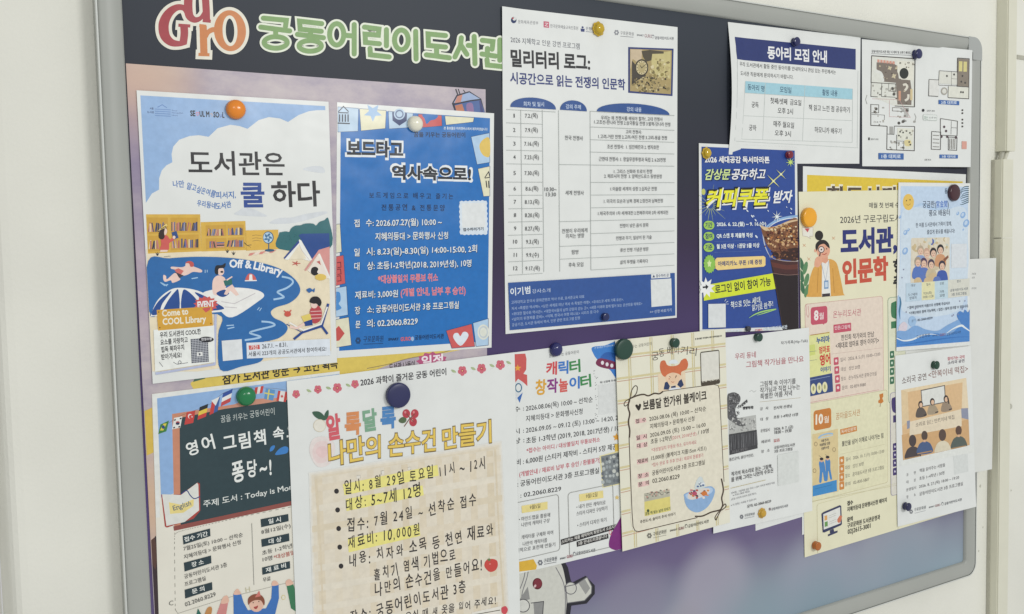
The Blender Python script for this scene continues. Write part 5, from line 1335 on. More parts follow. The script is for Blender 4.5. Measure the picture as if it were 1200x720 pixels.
def p_dye():
    p = Poster('poster', 'white and cream handwritten hand-towel dyeing class poster with flower garland along its top', 'poster', [(336, 447), (603, 413), (611, 786), (352, 852)], 2.4, size=(297, 420), wave=.2)
    I, Tt, B = 'illustration', 'title', 'body_text'
    p.at(300, 360, 4)
    def flower(x, y, s=1):
        I = 'flower#%d' % x
        for k in range(5): p.ell(I, '#cf6a78', (x + 11 * s * math.cos(k * 1.257 + .3), y + 12 * s * math.sin(k * 1.257 + .3)), 10 * s, 11 * s, 10)
        p.ell(I, '#b9485c', (x, y), 7 * s, 8 * s, 10); p.ell(I, '#e8c88a', (x, y), 3 * s, 3 * s, 8)
    def leaf(x, y, a=0):
        I = 'leaf#%d' % x
        for d in (-.5, .5):
            q = 26
            p.blob(I, '#a9b98c', [(x, y), (x + q * .5 * math.cos(a + d * 1.4) , y + q * .5 * math.sin(a + d * 1.4) - 3), (x - 0 + q * math.cos(a + d), y + q * math.sin(a + d)), (x + q * .6 * math.cos(a + d * .6), y + q * .6 * math.sin(a + d * .6) + 4)])
    for x, y in ((188, 408), (290, 386), (381, 379), (464, 361), (967, 299), (1057, 288), (1145, 271)): flower(x, y, 1.05 if int(x) % 2 else .9)
    for x, y, a in ((260, 398, 3.1), (352, 384, 3.0), (444, 372, 3.1), (938, 306, 3.1), (1030, 294, 3.1), (1118, 280, 3.1), (1196, 266, 3.1)): leaf(x, y, a)
    p.text(Tt, '#35343a', '2026 과학이 즐거운 궁동 어린이', (490, 372), (892, 320), 36, bold=.018)
    # cloth picture under the text
    p.at(330, 420, 2.4)
    Cc = 'cloth_print'
    p.poly(Cc, '#e3e1da', [(76, 322), (619, 232), (642, 780), (94, 900)]); p.poly(Cc, '#e3ded2', [(80, 325), (616, 237), (639, 780), (97, 900)]); p.poly(Cc, '#e2d9c7', [(84, 329), (612, 243), (634, 780), (102, 900)])
    r = random.Random(8)
    for k in range(11):
        x = 96 + 48 * k
        p.poly(Cc, r.choice(['#dfd3bc', '#e1d7c3', '#dccfb6']), [(x, 340 - .16 * (x - 82)), (x + 18, 338 - .16 * (x - 82)), (x + 34, 860 - .2 * (x - 82)), (x + 14, 862 - .2 * (x - 82))])
    for k in range(9):
        y = 360 + 56 * k
        p.poly(Cc, r.choice(['#e1d6c1', '#e4dccb', '#ddd1b9']), [(84 + k, y), (616 + 2 * k, y - 88), (616 + 2 * k, y - 70), (84 + k, y + 18)])
    p.line(Cc, '#dfd4be', [(92, 336), (330, 297), (606, 252)], [6, 3, 6]); p.line(Cc, '#dccfb6', [(96, 340), (112, 600), (118, 860)], [8, 5, 6], smooth=True); p.line(Cc, '#dccfb6', [(600, 256), (612, 500), (628, 760)], [6, 4, 6], smooth=True)
    p.blob(Cc, '#e6dcd8', [(78, 262), (90, 226), (128, 222), (150, 250), (136, 296), (100, 304)]); p.blob(Cc, '#e6d2cf', [(86, 266), (98, 238), (124, 234), (140, 256), (128, 288), (100, 294)]); p.blob(Cc, '#e5c9c7', [(96, 262), (104, 250), (122, 248), (130, 264), (118, 280), (104, 276)])
    # coloured heading
    p.at(300, 360, 4)
    for ch, a, b, h, c in (('알', (336, 628), (402, 614), 118, '#d4606a'), ('록', (416, 606), (492, 596), 108, '#d98f5c'), ('달', (506, 592), (572, 578), 108, '#7fa98c'), ('록', (584, 576), (656, 566), 104, '#4f86bf')):
        p.text(Tt, c, ch, a, b, h, bold=.046, jit=.3, res=3)
    I = 'fruit_drawing#green'
    p.blob(I, '#3e5f4c', [(264, 492), (294, 490), (316, 506), (326, 530), (296, 526), (274, 512)]); p.blob(I, '#3e5f4c', [(320, 524), (322, 500), (338, 482), (340, 506), (330, 526)])
    p.ell(I, '#d9cfb8', (298, 556), 30, 30); p.ell(I, '#e6e2d6', (298, 556), 27, 27)
    I = 'fruit_drawing#red'
    for c in ((704, 500), (744, 500), (736, 538)): p.ell(I, '#b9404c', c, 18, 21); p.ell(I, '#d98a8c', (c[0] - 5, c[1] - 7), 5, 6)
    for q in ([(722, 520), (704, 500)], [(722, 522), (744, 500)], [(722, 522), (738, 538)], [(722, 520), (694, 560)]): p.line(I, '#7a5040', q, 4)
    p.blob(I, '#566a4a', [(668, 532), (684, 516), (704, 522), (700, 540), (680, 544)])
    for bold, col, e in ((.056, '#7a6236', 2), (.018, '#e6c65e', 0)):
        for t, a, b, h in (('나만의', (340, 744), (586, 704), 112), ('손수건', (620, 706), (842, 672), 108), ('만들기', (874, 672), (1104, 636), 106)): p.text(Tt, col, t, (a[0] - e, a[1] + e), (b[0] + e, b[1] + e), h + 2 * e, bold=bold, jit=.35, res=3)
    # highlighted, handwritten list
    p.at(300, 540, 4)
    Yh = '#ece388'
    for q in ([(406, 110), (850, 20), (856, 70), (414, 162)], [(420, 180), (780, 116), (786, 162), (424, 236)], [(430, 366), (764, 296), (770, 352), (434, 430)]): p.poly(B, Yh, q)
    for c in ((377, 143), (382, 231), (387, 318), (392, 405), (398, 494)): p.ell(B, '#302d2e', c, 11, 12)
    hd = '#332f30'
    for t, a, b in (('일시: 8월 29일 토요일 11시 ~ 12시', (416, 162), (1074, 42)), ('대상: 5~7세 12명', (422, 236), (772, 172)), ('접수: 7월 24일 ~ 선착순 접수', (428, 336), (1032, 216)), ('재료비: 10,000원', (432, 412), (766, 354)), ('내용: 치자와 소목 등 천연 재료와', (438, 502), (1112, 352)), ('홀치기 염색 기법으로', (556, 572), (936, 466)), ('나만의 손수건을 만들어요!', (558, 640), (1060, 516)), ('장소: 궁동어린이도서관 3층', (446, 770), (984, 618)), ('오실 때 새 옷을 입어 주세요!', (700, 752), (1124, 672))):
        p.text(B, hd, t, a, b, 66 if t[0] != '오' else 42, bold=.012, jit=1.0, track=.14)
    I = 'fruit_drawing#apple'
    p.blob(I, '#c94a42', [(1070, 494), (1078, 468), (1102, 460), (1128, 468), (1132, 494), (1118, 516), (1092, 520)]); p.star(I, '#5a7a48', (1092, 464), 12, 4, 5); p.ell(I, '#dc8078', (1096, 484), 5, 4, 8)
    p.blob(I, '#d0505a', [(1150, 690), (1170, 682), (1180, 700), (1168, 720), (1152, 712)])
    p.rect(B, '#e6e2d8', (1010, 712), (1150, 760)); p.line(B, '#6a6458', [(1010, 724), (1144, 700)], 4)
    p.done()
p_dye()

def p_character():
    p = Poster('poster', 'white character-making class poster with rainbow Korean heading and a red rocket', 'poster', [(572, 417), (728, 397.5), (735, 642), (578, 680)], 0.8, size=(210, 297))
    I, Tt, B = 'illustration', 'title', 'body_text'
    p.at(600, 390, 5.54)
    I = 'rocket_drawing'
    p.poly(I, '#cb5a58', [(16, 140), (86, 136), (94, 170), (92, 240), (74, 268), (98, 274), (100, 348), (72, 322), (40, 300), (16, 330)]); p.star(I, '#e6a83c', (37, 230), 24, 10, 5)
    p.poly(I, '#d6dadc', [(18, 330), (44, 304), (74, 324), (70, 370), (40, 440), (18, 430)]); p.ell(I, '#3f6f8c', (42, 358), 23, 31); p.ell(I, '#dfe2e0', (42, 358), 16, 23); p.poly(I, '#3a68b0', [(34, 424), (70, 388), (50, 456)])
    I = 'spaceship_drawing'
    p.blob(I, '#3f7fca', [(520, 96), (600, 84), (700, 70), (700, 300), (676, 300), (650, 256), (560, 180), (530, 140)])
    p.blob(I, '#2d62ae', [(580, 170), (590, 140), (620, 126), (660, 132), (690, 150), (690, 190)]); p.blob(I, '#7a2d50', [(544, 200), (560, 170), (600, 170), (680, 196), (690, 232), (630, 236), (570, 222)])
    for c in ((587, 196), (617, 206), (648, 214)): p.ell(I, '#e6e2e6', c, 10, 13, 12)
    p.poly(I, '#3f7fca', [(640, 246), (690, 262), (690, 310), (676, 300)]); p.text(I, '#cfe0f0', '본 홍보물은 미리캔버스에서 제작', (536, 106), (690, 84), 12)
    p.text(Tt, '#55565c', '꿈을 키우는 궁동어린이', (240, 164), (434, 136), 24)
    for ch, a, b, h, c in (('캐', (220, 278), (292, 272), 86, '#cf4f54'), ('릭', (300, 272), (366, 266), 86, '#3f78c4'), ('터', (374, 266), (446, 254), 84, '#3f8a50'), ('창', (150, 408), (222, 402), 100, '#dca63c'), ('작', (226, 396), (298, 388), 94, '#8a3a84'), ('놀', (304, 390), (364, 382), 90, '#d4605a'), ('이', (372, 370), (440, 362), 80, '#3f78c4'), ('터', (446, 364), (516, 350), 84, '#3f8a50')): p.text(Tt, c, ch, a, b, h, bold=.034, res=3)
    k = '#303034'
    for t, a, b, h in (('접  수 :', (-60, 528), (78, 508), 36), ('2026.08.06(목) 10:00 ~ 선착순', (90, 512), (524, 452), 40), ('지혜의등대 > 문화행사신청', (90, 580), (458, 530), 40), ('일  시 :', (-60, 672), (78, 652), 36), ('2026.09.05 ~ 09.12 (토) 13:00 ~ 14:20, 2회', (90, 654), (716, 566), 40)): p.text(B, k, t, a, b, h, bold=.008)
    p.text('coupon', '#4a4a50', '꼭! 신청해 주세요!', (570, 332), (690, 314), 15, bold=.02); p.rect('coupon', '#dadcda', (558, 342), (700, 512))
    r = random.Random(2)
    for _ in range(26): p.ell(I, '#55565a', (r.uniform(530, 556), r.uniform(240, 560)), 2.4, 2.4, 6)
    I = 'star_drawing'
    p.star(I, '#dcaa4a', (678, 676), 24, 11, 5)
    p.at(600, 510, 4)
    for t, a, b, h, c in (('대  상 :', (-50, 52), (58, 36), 28, k), ('초등 1-3학년 (2019, 2018, 2017년생) / 10명', (66, 42), (522, -22), 30, k), ('*접수는 아이디 / 대상불일치 무통보취소', (68, 86), (412, 32), 24, '#c4485c'), ('재료비 : 6,000원 (스티커 제작비 - 스티커 5장 제공)', (-30, 152), (498, 66), 30, k), ('(개별안내 / 재료비 납부 후 승인 / 환불불가)', (34, 198), (414, 128), 26, '#c4485c'), ('장  소 : 궁동어린이도서관 3층 프로그램실', (-50, 258), (408, 180), 30, k), ('문  의 : 02.2060.8229', (-50, 312), (230, 264), 28, k)): p.text(B, c, t, a, b, h, bold=.008)
    I = 'star_drawing#b'
    p.star(I, '#dca040', (489, 12), 17, 8, 5); p.star('star_drawing#c', '#dcc07a', (492, 293), 12, 6, 5)
    I = 'illustration'
    p.poly(I, '#dcb84a', [(480, 44), (500, 40), (500, 96), (484, 98)])
    p.poly('photo', '#e6dca4', [(410, 98), (504, 72), (510, 230), (424, 248)]); p.poly('photo', '#7e8486', [(416, 100), (502, 80), (506, 226), (428, 244)])
    for i in range(5):
        for j in range(6):
            p.ell('photo', r.choice(['#9aa2a4', '#b4bab8', '#565c62', '#c9ccc4', '#6a7076']), (426 + 17 * i + r.uniform(-4, 4), 112 + 22 * j - 3 * i + r.uniform(-4, 4)), r.uniform(5, 9), r.uniform(6, 10), 8)
    T = 'table'
    p.rrect(T, '#9a9a96', (-60, 334), (224, 540), 14, 3); p.rrect(T, '#9a9a96', (262, 272), (480, 520), 14, 3)
    p.poly(T, '#e8d890', [(44, 332), (166, 312), (166, 348), (46, 366)]); p.poly(T, '#e8d890', [(314, 278), (426, 260), (428, 294), (316, 312)])
    p.text(T, '#5a5444', '9월5일', (82, 350), (132, 342), 22, bold=.01); p.text(T, '#5a5444', '9월12일', (346, 298), (400, 288), 22, bold=.01)
    for t, a, b in (('• 마인드맵을 활용해', (32, 406), (178, 384)), ('나만의 캐릭터 구상', (44, 432), (176, 410)), ('캐릭터를 구체화 하여', (44, 490), (192, 466)), ('나만의 캐릭터를', (50, 522), (164, 502)), ('입체적으로 표현해 만들기', (0, 556), (202, 522)), ('• 내가 만든 캐릭터로', (302, 348), (438, 326)), ('스티커 디자인 구상하기', (302, 380), (446, 352)), ('• 스티커 디자인 하기', (306, 434), (442, 406))): p.text(T, '#505054', t, a, b, 21, bold=.004)
    p.poly('strip_label', '#2c2a2c', [(228, 490), (514, 410), (516, 432), (230, 516)]); p.poly('strip_label', '#2c2a2c', [(302, 500), (450, 462), (452, 484), (304, 524)])
    p.text('strip_label', '#d8d6d0', '스티커는 제품 제작하여 희망도서 소요시간 후', (232, 510), (510, 428), 17, bold=.02); p.text('strip_label', '#d8d6d0', '3층 안내드리겠습니다', (310, 518), (446, 480), 17, bold=.02)
    p.blob(I, '#7c2a78', [(458, 528), (462, 470), (490, 420), (514, 380), (522, 400), (522, 530)]); p.text(I, '#d0707a', 'Q', (454, 468), (468, 464), 22)
    p.poly(I, '#dcb13e', [(20, 596), (100, 582), (116, 612), (112, 630), (20, 642)])
    L = 'logo'
    for j in range(6): p.ell(L, '#6f727a', (132 + 8 * math.cos(j * 1.047), 598 + 9 * math.sin(j * 1.047)), 4, 5, 8)
    p.text(L, '#55585f', '구로문화원', (148, 600), (210, 588), 20, bold=.01); p.line(L, '#55585f', [(150, 606), (208, 595)], 2)
    p.text(L, '#55585f', 'SMART', (224, 584), (252, 578), 8, bold=.03); p.text(L, '#a4606a', 'GURO', (256, 578), (284, 572), 14, bold=.02); p.ell(L, '#7a7c84', (292, 556), 6, 9); p.ell(L, '#e0e2dd', (292, 558), 4, 6); p.text(L, '#55585f', '궁동어린이도서관', (300, 564), (390, 546), 16, bold=.012)
    p.done()
p_character()

def p_hidden():
    p = Poster('notice', 'plain white sheet whose bottom edge shows under the picture-book author poster', 'notice', [(880, 395), (944, 389), (946, 604), (885.5, 622.3)], 0.4, size=(120, 297), wave=.08)
    p.rect('body_text', '#8a8a88', (899, 600), (930, 600.6))
    p.done()
p_hidden()

def p_author():
    p = Poster('poster', 'white picture-book author talk poster with a grey pencil drawing and pink heading', 'poster', [(833, 398), (948, 384), (952, 598.8), (836, 625.5)], 2.8, size=(210, 297), wave=.2)
    I, Tt, B = 'illustration', 'title', 'body_text'
    p.at(845, 380, 5.54)
    p.text(Tt, '#4a4a4e', '작가콕톡(Hip-Talk)', (388, 136), (562, 118), 24, bold=.008)
    p.text(Tt, '#b06068', '우리 동네', (90, 232), (226, 218), 42, bold=.012); p.text(Tt, '#b06068', '그림책 작가님을 만나요', (162, 286), (536, 246), 44, bold=.012)
    for t, a, b in (('그림책 속 이야기를', (252, 410), (484, 388)), ('작가님과 직접 나누는', (252, 450), (512, 424)), ('특별한 여름 저녁', (254, 490), (460, 466))): p.text(Tt, '#403d40', t, a, b, 38, bold=.012)
    p.line(B, '#b9ab8c', [(250, 506), (516, 478)], 2.5); p.line(B, '#9a9a98', [(184, 440), (200, 430), (212, 442), (228, 432)], 2)
    r = random.Random(9)
    p.poly(I, '#b9bab6', [(48, 620), (226, 590), (230, 692), (50, 716)])
    p.blob(I, '#5f5f60', [(40, 470), (58, 448), (92, 444), (122, 466), (124, 500), (102, 530), (92, 560), (104, 606), (130, 636), (158, 652), (150, 664), (112, 660), (74, 634), (40, 600)])
    for _ in range(90): p.ell(I, r.choice(['#77777a', '#9a9a9a', '#3e3e40', '#4c4c4e']), (r.uniform(48, 116), r.uniform(454, 610)), r.uniform(4, 9), r.uniform(2, 4), 6, rot=r.uniform(0, 3))
    for _ in range(60): p.ell(I, r.choice(['#d4d4d0', '#a4a4a2', '#8c8c8a', '#c8c8c4']), (r.uniform(58, 224), r.uniform(612, 690)), r.uniform(4, 9), r.uniform(3, 5), 7, rot=r.uniform(0, 3))
    p.poly(I, '#414144', [(50, 716), (230, 686), (236, 806), (54, 850)])
    for _ in range(50):
        x = r.uniform(54, 232); p.line(I, r.choice(['#5f5f62', '#333336', '#77777a']), [(x, 724 - (x - 50) * .14), (x + r.uniform(-6, 6), 820 - (x - 50) * .2)], 2)
    for t, a, b in (('우당탕탕', (122, 548), (174, 504)), ('빵빵하게!', (140, 556), (208, 550))): p.text(I, '#303034', t, a, b, 20, bold=.05)
    g = '#6a686a'
    for t, a, b in (('강   사', (252, 562), (306, 555)), ('진시혁 선생님', (340, 556), (458, 542)), ('대   상', (254, 630), (306, 623)), ('초등 1-4학년 15명', (340, 616), (498, 596)), ('운영일시', (256, 704), (314, 696)), ('2026. 8. 7. (금)', (342, 692), (466, 676)), ('18:00 ~ 19:30', (346, 714), (456, 700))): p.text(B, g if a[0] < 300 else '#4a484a', t, a, b, 22, bold=.006)
    p.at(830, 500, 5.146)
    for t, a, b, c in (('재료비', (318, 104), (372, 94), g), ('없음', (394, 96), (430, 90), '#b8504e'), ('장   소', (318, 162), (370, 152), g), ('궁동어린이도서관', (396, 138), (522, 118), '#4a484a'), ('3층 프로그램실', (398, 160), (506, 144), '#4a484a'), ('우리 동네 그림책 작가', (142, 164), (234, 144), '#8a888a'), ('톰킨군의, 울던거인은,', (126, 210), (274, 180), '#504e50')): p.text(B, c, t, a, b, 20, bold=.006)
    for t, a, b in (('작가의 목소리로 듣는 그림책,', (138, 302), (384, 252)), ('를 위해 그리는 나만의 수호신', (138, 336), (390, 278))): p.text(B, '#403d40', t, a, b, 28, bold=.01)
    p.line(B, '#b9ab7c', [(134, 372), (344, 322)], 3)
    for t, a, b in (('준비물 : 그림책을 읽은 후의 느낌이 가득한 따뜻한 마음', (138, 408), (400, 344)), ('※ 무료 (재료 제공)', (148, 422), (248, 396)), ('(초등 이하의 보호자 동반 필수)', (138, 446), (288, 408)), ('※ 이 강좌는 녹화될 수 있습니다.', (136, 482), (290, 442))): p.text(B, '#77757a', t, a, b, 13)
    p.text(B, '#403d40', '문의: 02-2060-8229', (234, 492), (378, 458), 20, bold=.01)
    p.rrect('coupon', '#d9dcd8', (416, 172), (546, 332), 4)
    L = 'logo'
    for j in range(6): p.ell(L, '#77797f', (200 + 7 * math.cos(j * 1.047), 544 + 9 * math.sin(j * 1.047)), 4, 5, 8)
    p.text(L, '#55585f', '구로문화원', (216, 546), (278, 534), 18, bold=.006); p.line(L, '#77797f', [(218, 554), (276, 542)], 2)
    p.ell(L, '#8a7c80', (370, 498), 6, 9); p.text(L, '#55585f', '궁동어린이도서관', (380, 508), (480, 484), 17, bold=.01)
    p.done()
p_author()

def p_bakery():
    p = Poster('poster', 'cream gingham baking class poster with ribbon border and a rice-cake bowl', 'poster', [(721, 399), (850, 385.5), (855.5, 612.5), (729.5, 646.5)], 3.5, paper='#e6e3d0', size=(210, 297), wave=.2)
    I, Tt, B = 'illustration', 'title', 'body_text'
    Gh = 'gingham'
    for k in range(5):
        u = .10 + .19 * k
        p.uvrect(Gh, '#d6cb9e', u, .003, u + .012, .997); p.uvrect(Gh, '#c4b88a', u + .02, .003, u + .026, .997)
    for k in range(9):
        v = .07 + .105 * k
        p.uvrect(Gh, '#d6cb9e', .003, v, .997, v + .010); p.uvrect(Gh, '#c9a58e', .003, v + .016, .997, v + .020)
    p.at(720, 380, 5.143)
    p.text(Tt, '#77756c', '꿈을 키우는 궁동어린이', (52, 156), (224, 128), 22); p.text(Tt, '#3a3a36', '본 홍보물은 미리캔버스에서 제작하였습니다', (486, 96), (648, 76), 11, bold=.03)
    for t, a, b in (('궁', (224, 222), (268, 216)), ('동', (270, 200), (302, 194)), ('베', (318, 186), (352, 184)), ('이', (360, 184), (386, 184)), ('커', (398, 184), (440, 186)), ('리', (450, 188), (492, 194))): p.text(Tt, '#55504a', t, a, b, 54, bold=.004, jit=.2)
    I = 'baker_drawing'
    p.rect(I, '#e6d2b4', (262, 300), (430, 400)); p.ell(I, '#e8c8a8', (350, 322), 44, 44)
    p.blob(I, '#cf7048', [(274, 262), (280, 226), (304, 220), (318, 246), (350, 254), (386, 244), (404, 218), (430, 208), (444, 240), (434, 272), (404, 288), (400, 310), (386, 300), (350, 292), (318, 304), (304, 318), (284, 300)])
    p.blob(I, '#dfe6ea', [(332, 238), (334, 222), (352, 214), (374, 218), (382, 236)])
    p.ell(I, '#c98a6a', (330, 330), 5, 4, 8); p.line(I, '#5a4034', [(330, 314), (340, 322)], 3); p.line(I, '#5a4034', [(366, 320), (376, 312)], 3); p.line(I, '#a5604a', [(342, 346), (352, 352), (360, 346)], 3); p.line(I, '#5a4034', [(372, 308), (368, 326)], 3)
    p.poly(I, '#2b3a60', [(304, 352), (318, 346), (334, 374), (326, 396), (296, 394)]); p.poly(I, '#2b3a60', [(388, 344), (404, 330), (418, 368), (398, 384), (378, 366)]); p.poly(I, '#2b3a60', [(340, 376), (368, 370), (370, 382), (342, 386)]); p.poly(I, '#dfe3ea', [(326, 396), (340, 386), (372, 382), (400, 384), (396, 394), (330, 402)])
    p.rrect('coupon', '#4c4438', (516, 168), (637, 358), 10); p.rrect('coupon', '#dedcd2', (521, 174), (632, 330), 4); p.text('coupon', '#e2decf', '신청 바로가기', (526, 352), (632, 338), 18, bold=.02)
    # framed panel
    p.at(720, 380, 5.143)
    F = 'ribbon_frame'; RB = '#4a3c30'
    p.poly(B, '#e4decb', [(88, 446), (290, 408), (600, 364), (626, 370), (632, 392), (668, 1120), (640, 1156), (140, 1252), (112, 1244), (98, 1190)])
    p.line(F, RB, [(290, 406), (600, 364), (624, 370), (632, 392), (650, 760), (660, 950)], 4)
    p.line(F, RB, [(88, 680), (96, 900), (106, 1140), (112, 1220), (124, 1246), (146, 1250), (500, 1166)], 5)
    p.line(F, RB, [(90, 450), (140, 430), (176, 424), (204, 432), (240, 418), (270, 420), (292, 406)], 9, smooth=True); p.line(F, RB, [(92, 450), (82, 500), (92, 540), (84, 590), (92, 640), (90, 684)], 9, smooth=True)
    p.line(F, RB, [(94, 450), (104, 400), (124, 372), (138, 382), (130, 420), (100, 446), (70, 462), (58, 482), (66, 494), (88, 474), (94, 450)], 5, smooth=True)
    p.at(720, 510, 5.143)
    p.line(F, RB, [(484, 490), (530, 488), (580, 466), (620, 456), (640, 450)], 9, smooth=True); p.line(F, RB, [(644, 262), (656, 330), (646, 380), (652, 420), (640, 450)], 9, smooth=True)
    p.line(F, RB, [(640, 450), (664, 416), (672, 430), (650, 450), (640, 456), (622, 490), (612, 512), (606, 496), (622, 470), (640, 450)], 6, smooth=True)
    p.at(720, 380, 5.143)
    p.blob(B, '#2d2722', [(146, 522), (128, 500), (126, 488), (136, 484), (144, 492), (150, 480), (160, 484), (158, 502)])
    p.text(Tt, '#332c26', '보름달 한가위 볼케이크', (172, 524), (556, 458), 62, bold=.034)
    k = '#40382f'; pk = '#c0606a'
    def lab(q, t, a, b): p.poly(B, '#e6c2bc', q); p.text(B, '#33281f', t, a, b, 27, bold=.02)
    lab([(124, 574), (190, 562), (192, 590), (126, 602)], '접  수', (128, 600), (190, 588)); lab([(130, 672), (196, 660), (198, 690), (132, 704)], '일  시', (132, 700), (194, 688))
    for t, a, b in (('2026.08.06 (목) 10:00 ~ 선착순', (210, 588), (552, 524)), ('지혜의등대 > 문화행사 신청', (214, 634), (482, 584)), ('2026.09.05 (토) 15:00 ~ 16:00', (214, 686), (550, 620))): p.text(B, k, t, a, b, 32, bold=.012)
    p.at(720, 510, 5.143)
    lab([(132, 52), (198, 40), (200, 70), (134, 82)], '대  상', (136, 80), (198, 68)); lab([(134, 148), (200, 138), (202, 166), (136, 178)], '재료비', (138, 174), (202, 162)); lab([(138, 236), (206, 222), (208, 252), (140, 266)], '장  소', (142, 262), (206, 250)); lab([(140, 286), (208, 272), (210, 302), (142, 316)], '문  의', (144, 312), (208, 298))
    for t, a, b, c, h in (('초등 1-2학년', (218, 56), (344, 32), k, 32), ('(2019, 2018년생)', (346, 30), (494, 4), pk, 26), ('/ 10명', (502, 0), (568, -12), k, 30), ('*대상불일치 무통보 취소, 유의하세요', (222, 104), (494, 54), pk, 25), ('15,000원 (볼케이크 지름15cm 시트1)', (222, 154), (554, 92), k, 30), ('*접수 완료 후 추후 안내 / 재료비 환불불가', (224, 194), (536, 132), pk, 25), ('궁동어린이도서관 3층 프로그램실', (226, 246), (544, 178), k, 31), ('02.2060.8229', (228, 290), (392, 260), k, 26)): p.text(B, c, t, a, b, h, bold=.012 if c == k else .004)
    I = 'book_cover'
    p.poly(I, '#b9b6a4', [(178, 352), (332, 328), (334, 370), (180, 402)]); p.poly(I, '#dfd27e', [(180, 402), (334, 370), (338, 456), (182, 490)])
    r = random.Random(6)
    for _ in range(40): p.ell(I, r.choice(['#8f8c80', '#d4cfba', '#6f6c62', '#c99a8c']), (r.uniform(186, 328), 0) if 0 else (lambda x: (x, 388 - (x - 180) * .2 - r.uniform(4, 36)))(r.uniform(186, 328)), r.uniform(4, 8), r.uniform(3, 5), 7)
    p.text(I, '#5a6a4a', '궁동 떡 빚는 날의 이야기', (184, 486), (336, 452), 20, bold=.02); p.ell(I, '#4a5a3a', (202, 456), 8, 10, 8); p.text(B, '#4a4238', '추천도서: 솔미의 추석 이야기', (154, 534), (366, 484), 20, bold=.012)
    I = 'bowl_drawing'
    p.blob(I, '#8fb0d6', [(420, 376), (430, 350), (560, 310), (596, 318), (604, 344), (584, 400), (548, 444), (500, 466), (456, 452), (430, 420)]); p.blob(I, '#b4cce6', [(430, 372), (440, 352), (550, 318), (590, 322), (580, 350), (500, 384), (450, 388)])
    p.blob(I, '#dcd4cc', [(440, 370), (450, 346), (490, 330), (560, 318), (574, 340), (540, 366), (480, 388), (450, 386)])
    p.blob(I, '#cfd8d8', [(486, 326), (490, 284), (508, 254), (524, 252), (536, 276), (546, 314)])
    for _ in range(26): p.ell(I, r.choice(['#b8584e', '#d98a4a', '#3a4a6a', '#c86a72', '#6a4038', '#e6dcd2']), (r.uniform(450, 566), r.uniform(326, 378)), r.uniform(4, 10), r.uniform(4, 8), 9)
    for _ in range(9): p.ell(I, r.choice(['#3c5078', '#5a6f98', '#e2e6ea']), (r.uniform(496, 540), r.uniform(288, 312)), r.uniform(4, 8), r.uniform(4, 7), 8)
    p.ell(I, '#d0793c', (540, 352), 18, 14); p.ell(I, '#b9506a', (482, 352), 15, 12)
    L = 'logo'
    for j in range(6): p.ell(L, '#77756c', (210 + 10 * math.cos(j * 1.047), 606 + 11 * math.sin(j * 1.047)), 5, 6, 8)
    p.text(L, '#5f5d56', '구로문화원', (232, 610), (312, 592), 25, bold=.006); p.line(L, '#77756c', [(234, 620), (312, 602)], 2)
    p.text(L, '#5f5d56', 'SMART', (334, 582), (378, 572), 10, bold=.03); p.text(L, '#97696a', 'GURO', (384, 574), (420, 566), 17, bold=.02); p.ell(L, '#7a7870', (432, 548), 8, 12); p.ell(L, '#e4e1cf', (432, 550), 5, 8); p.text(L, '#5f5d56', '궁동어린이도서관', (444, 560), (568, 528), 21, bold=.012)
    p.done()
p_bakery()

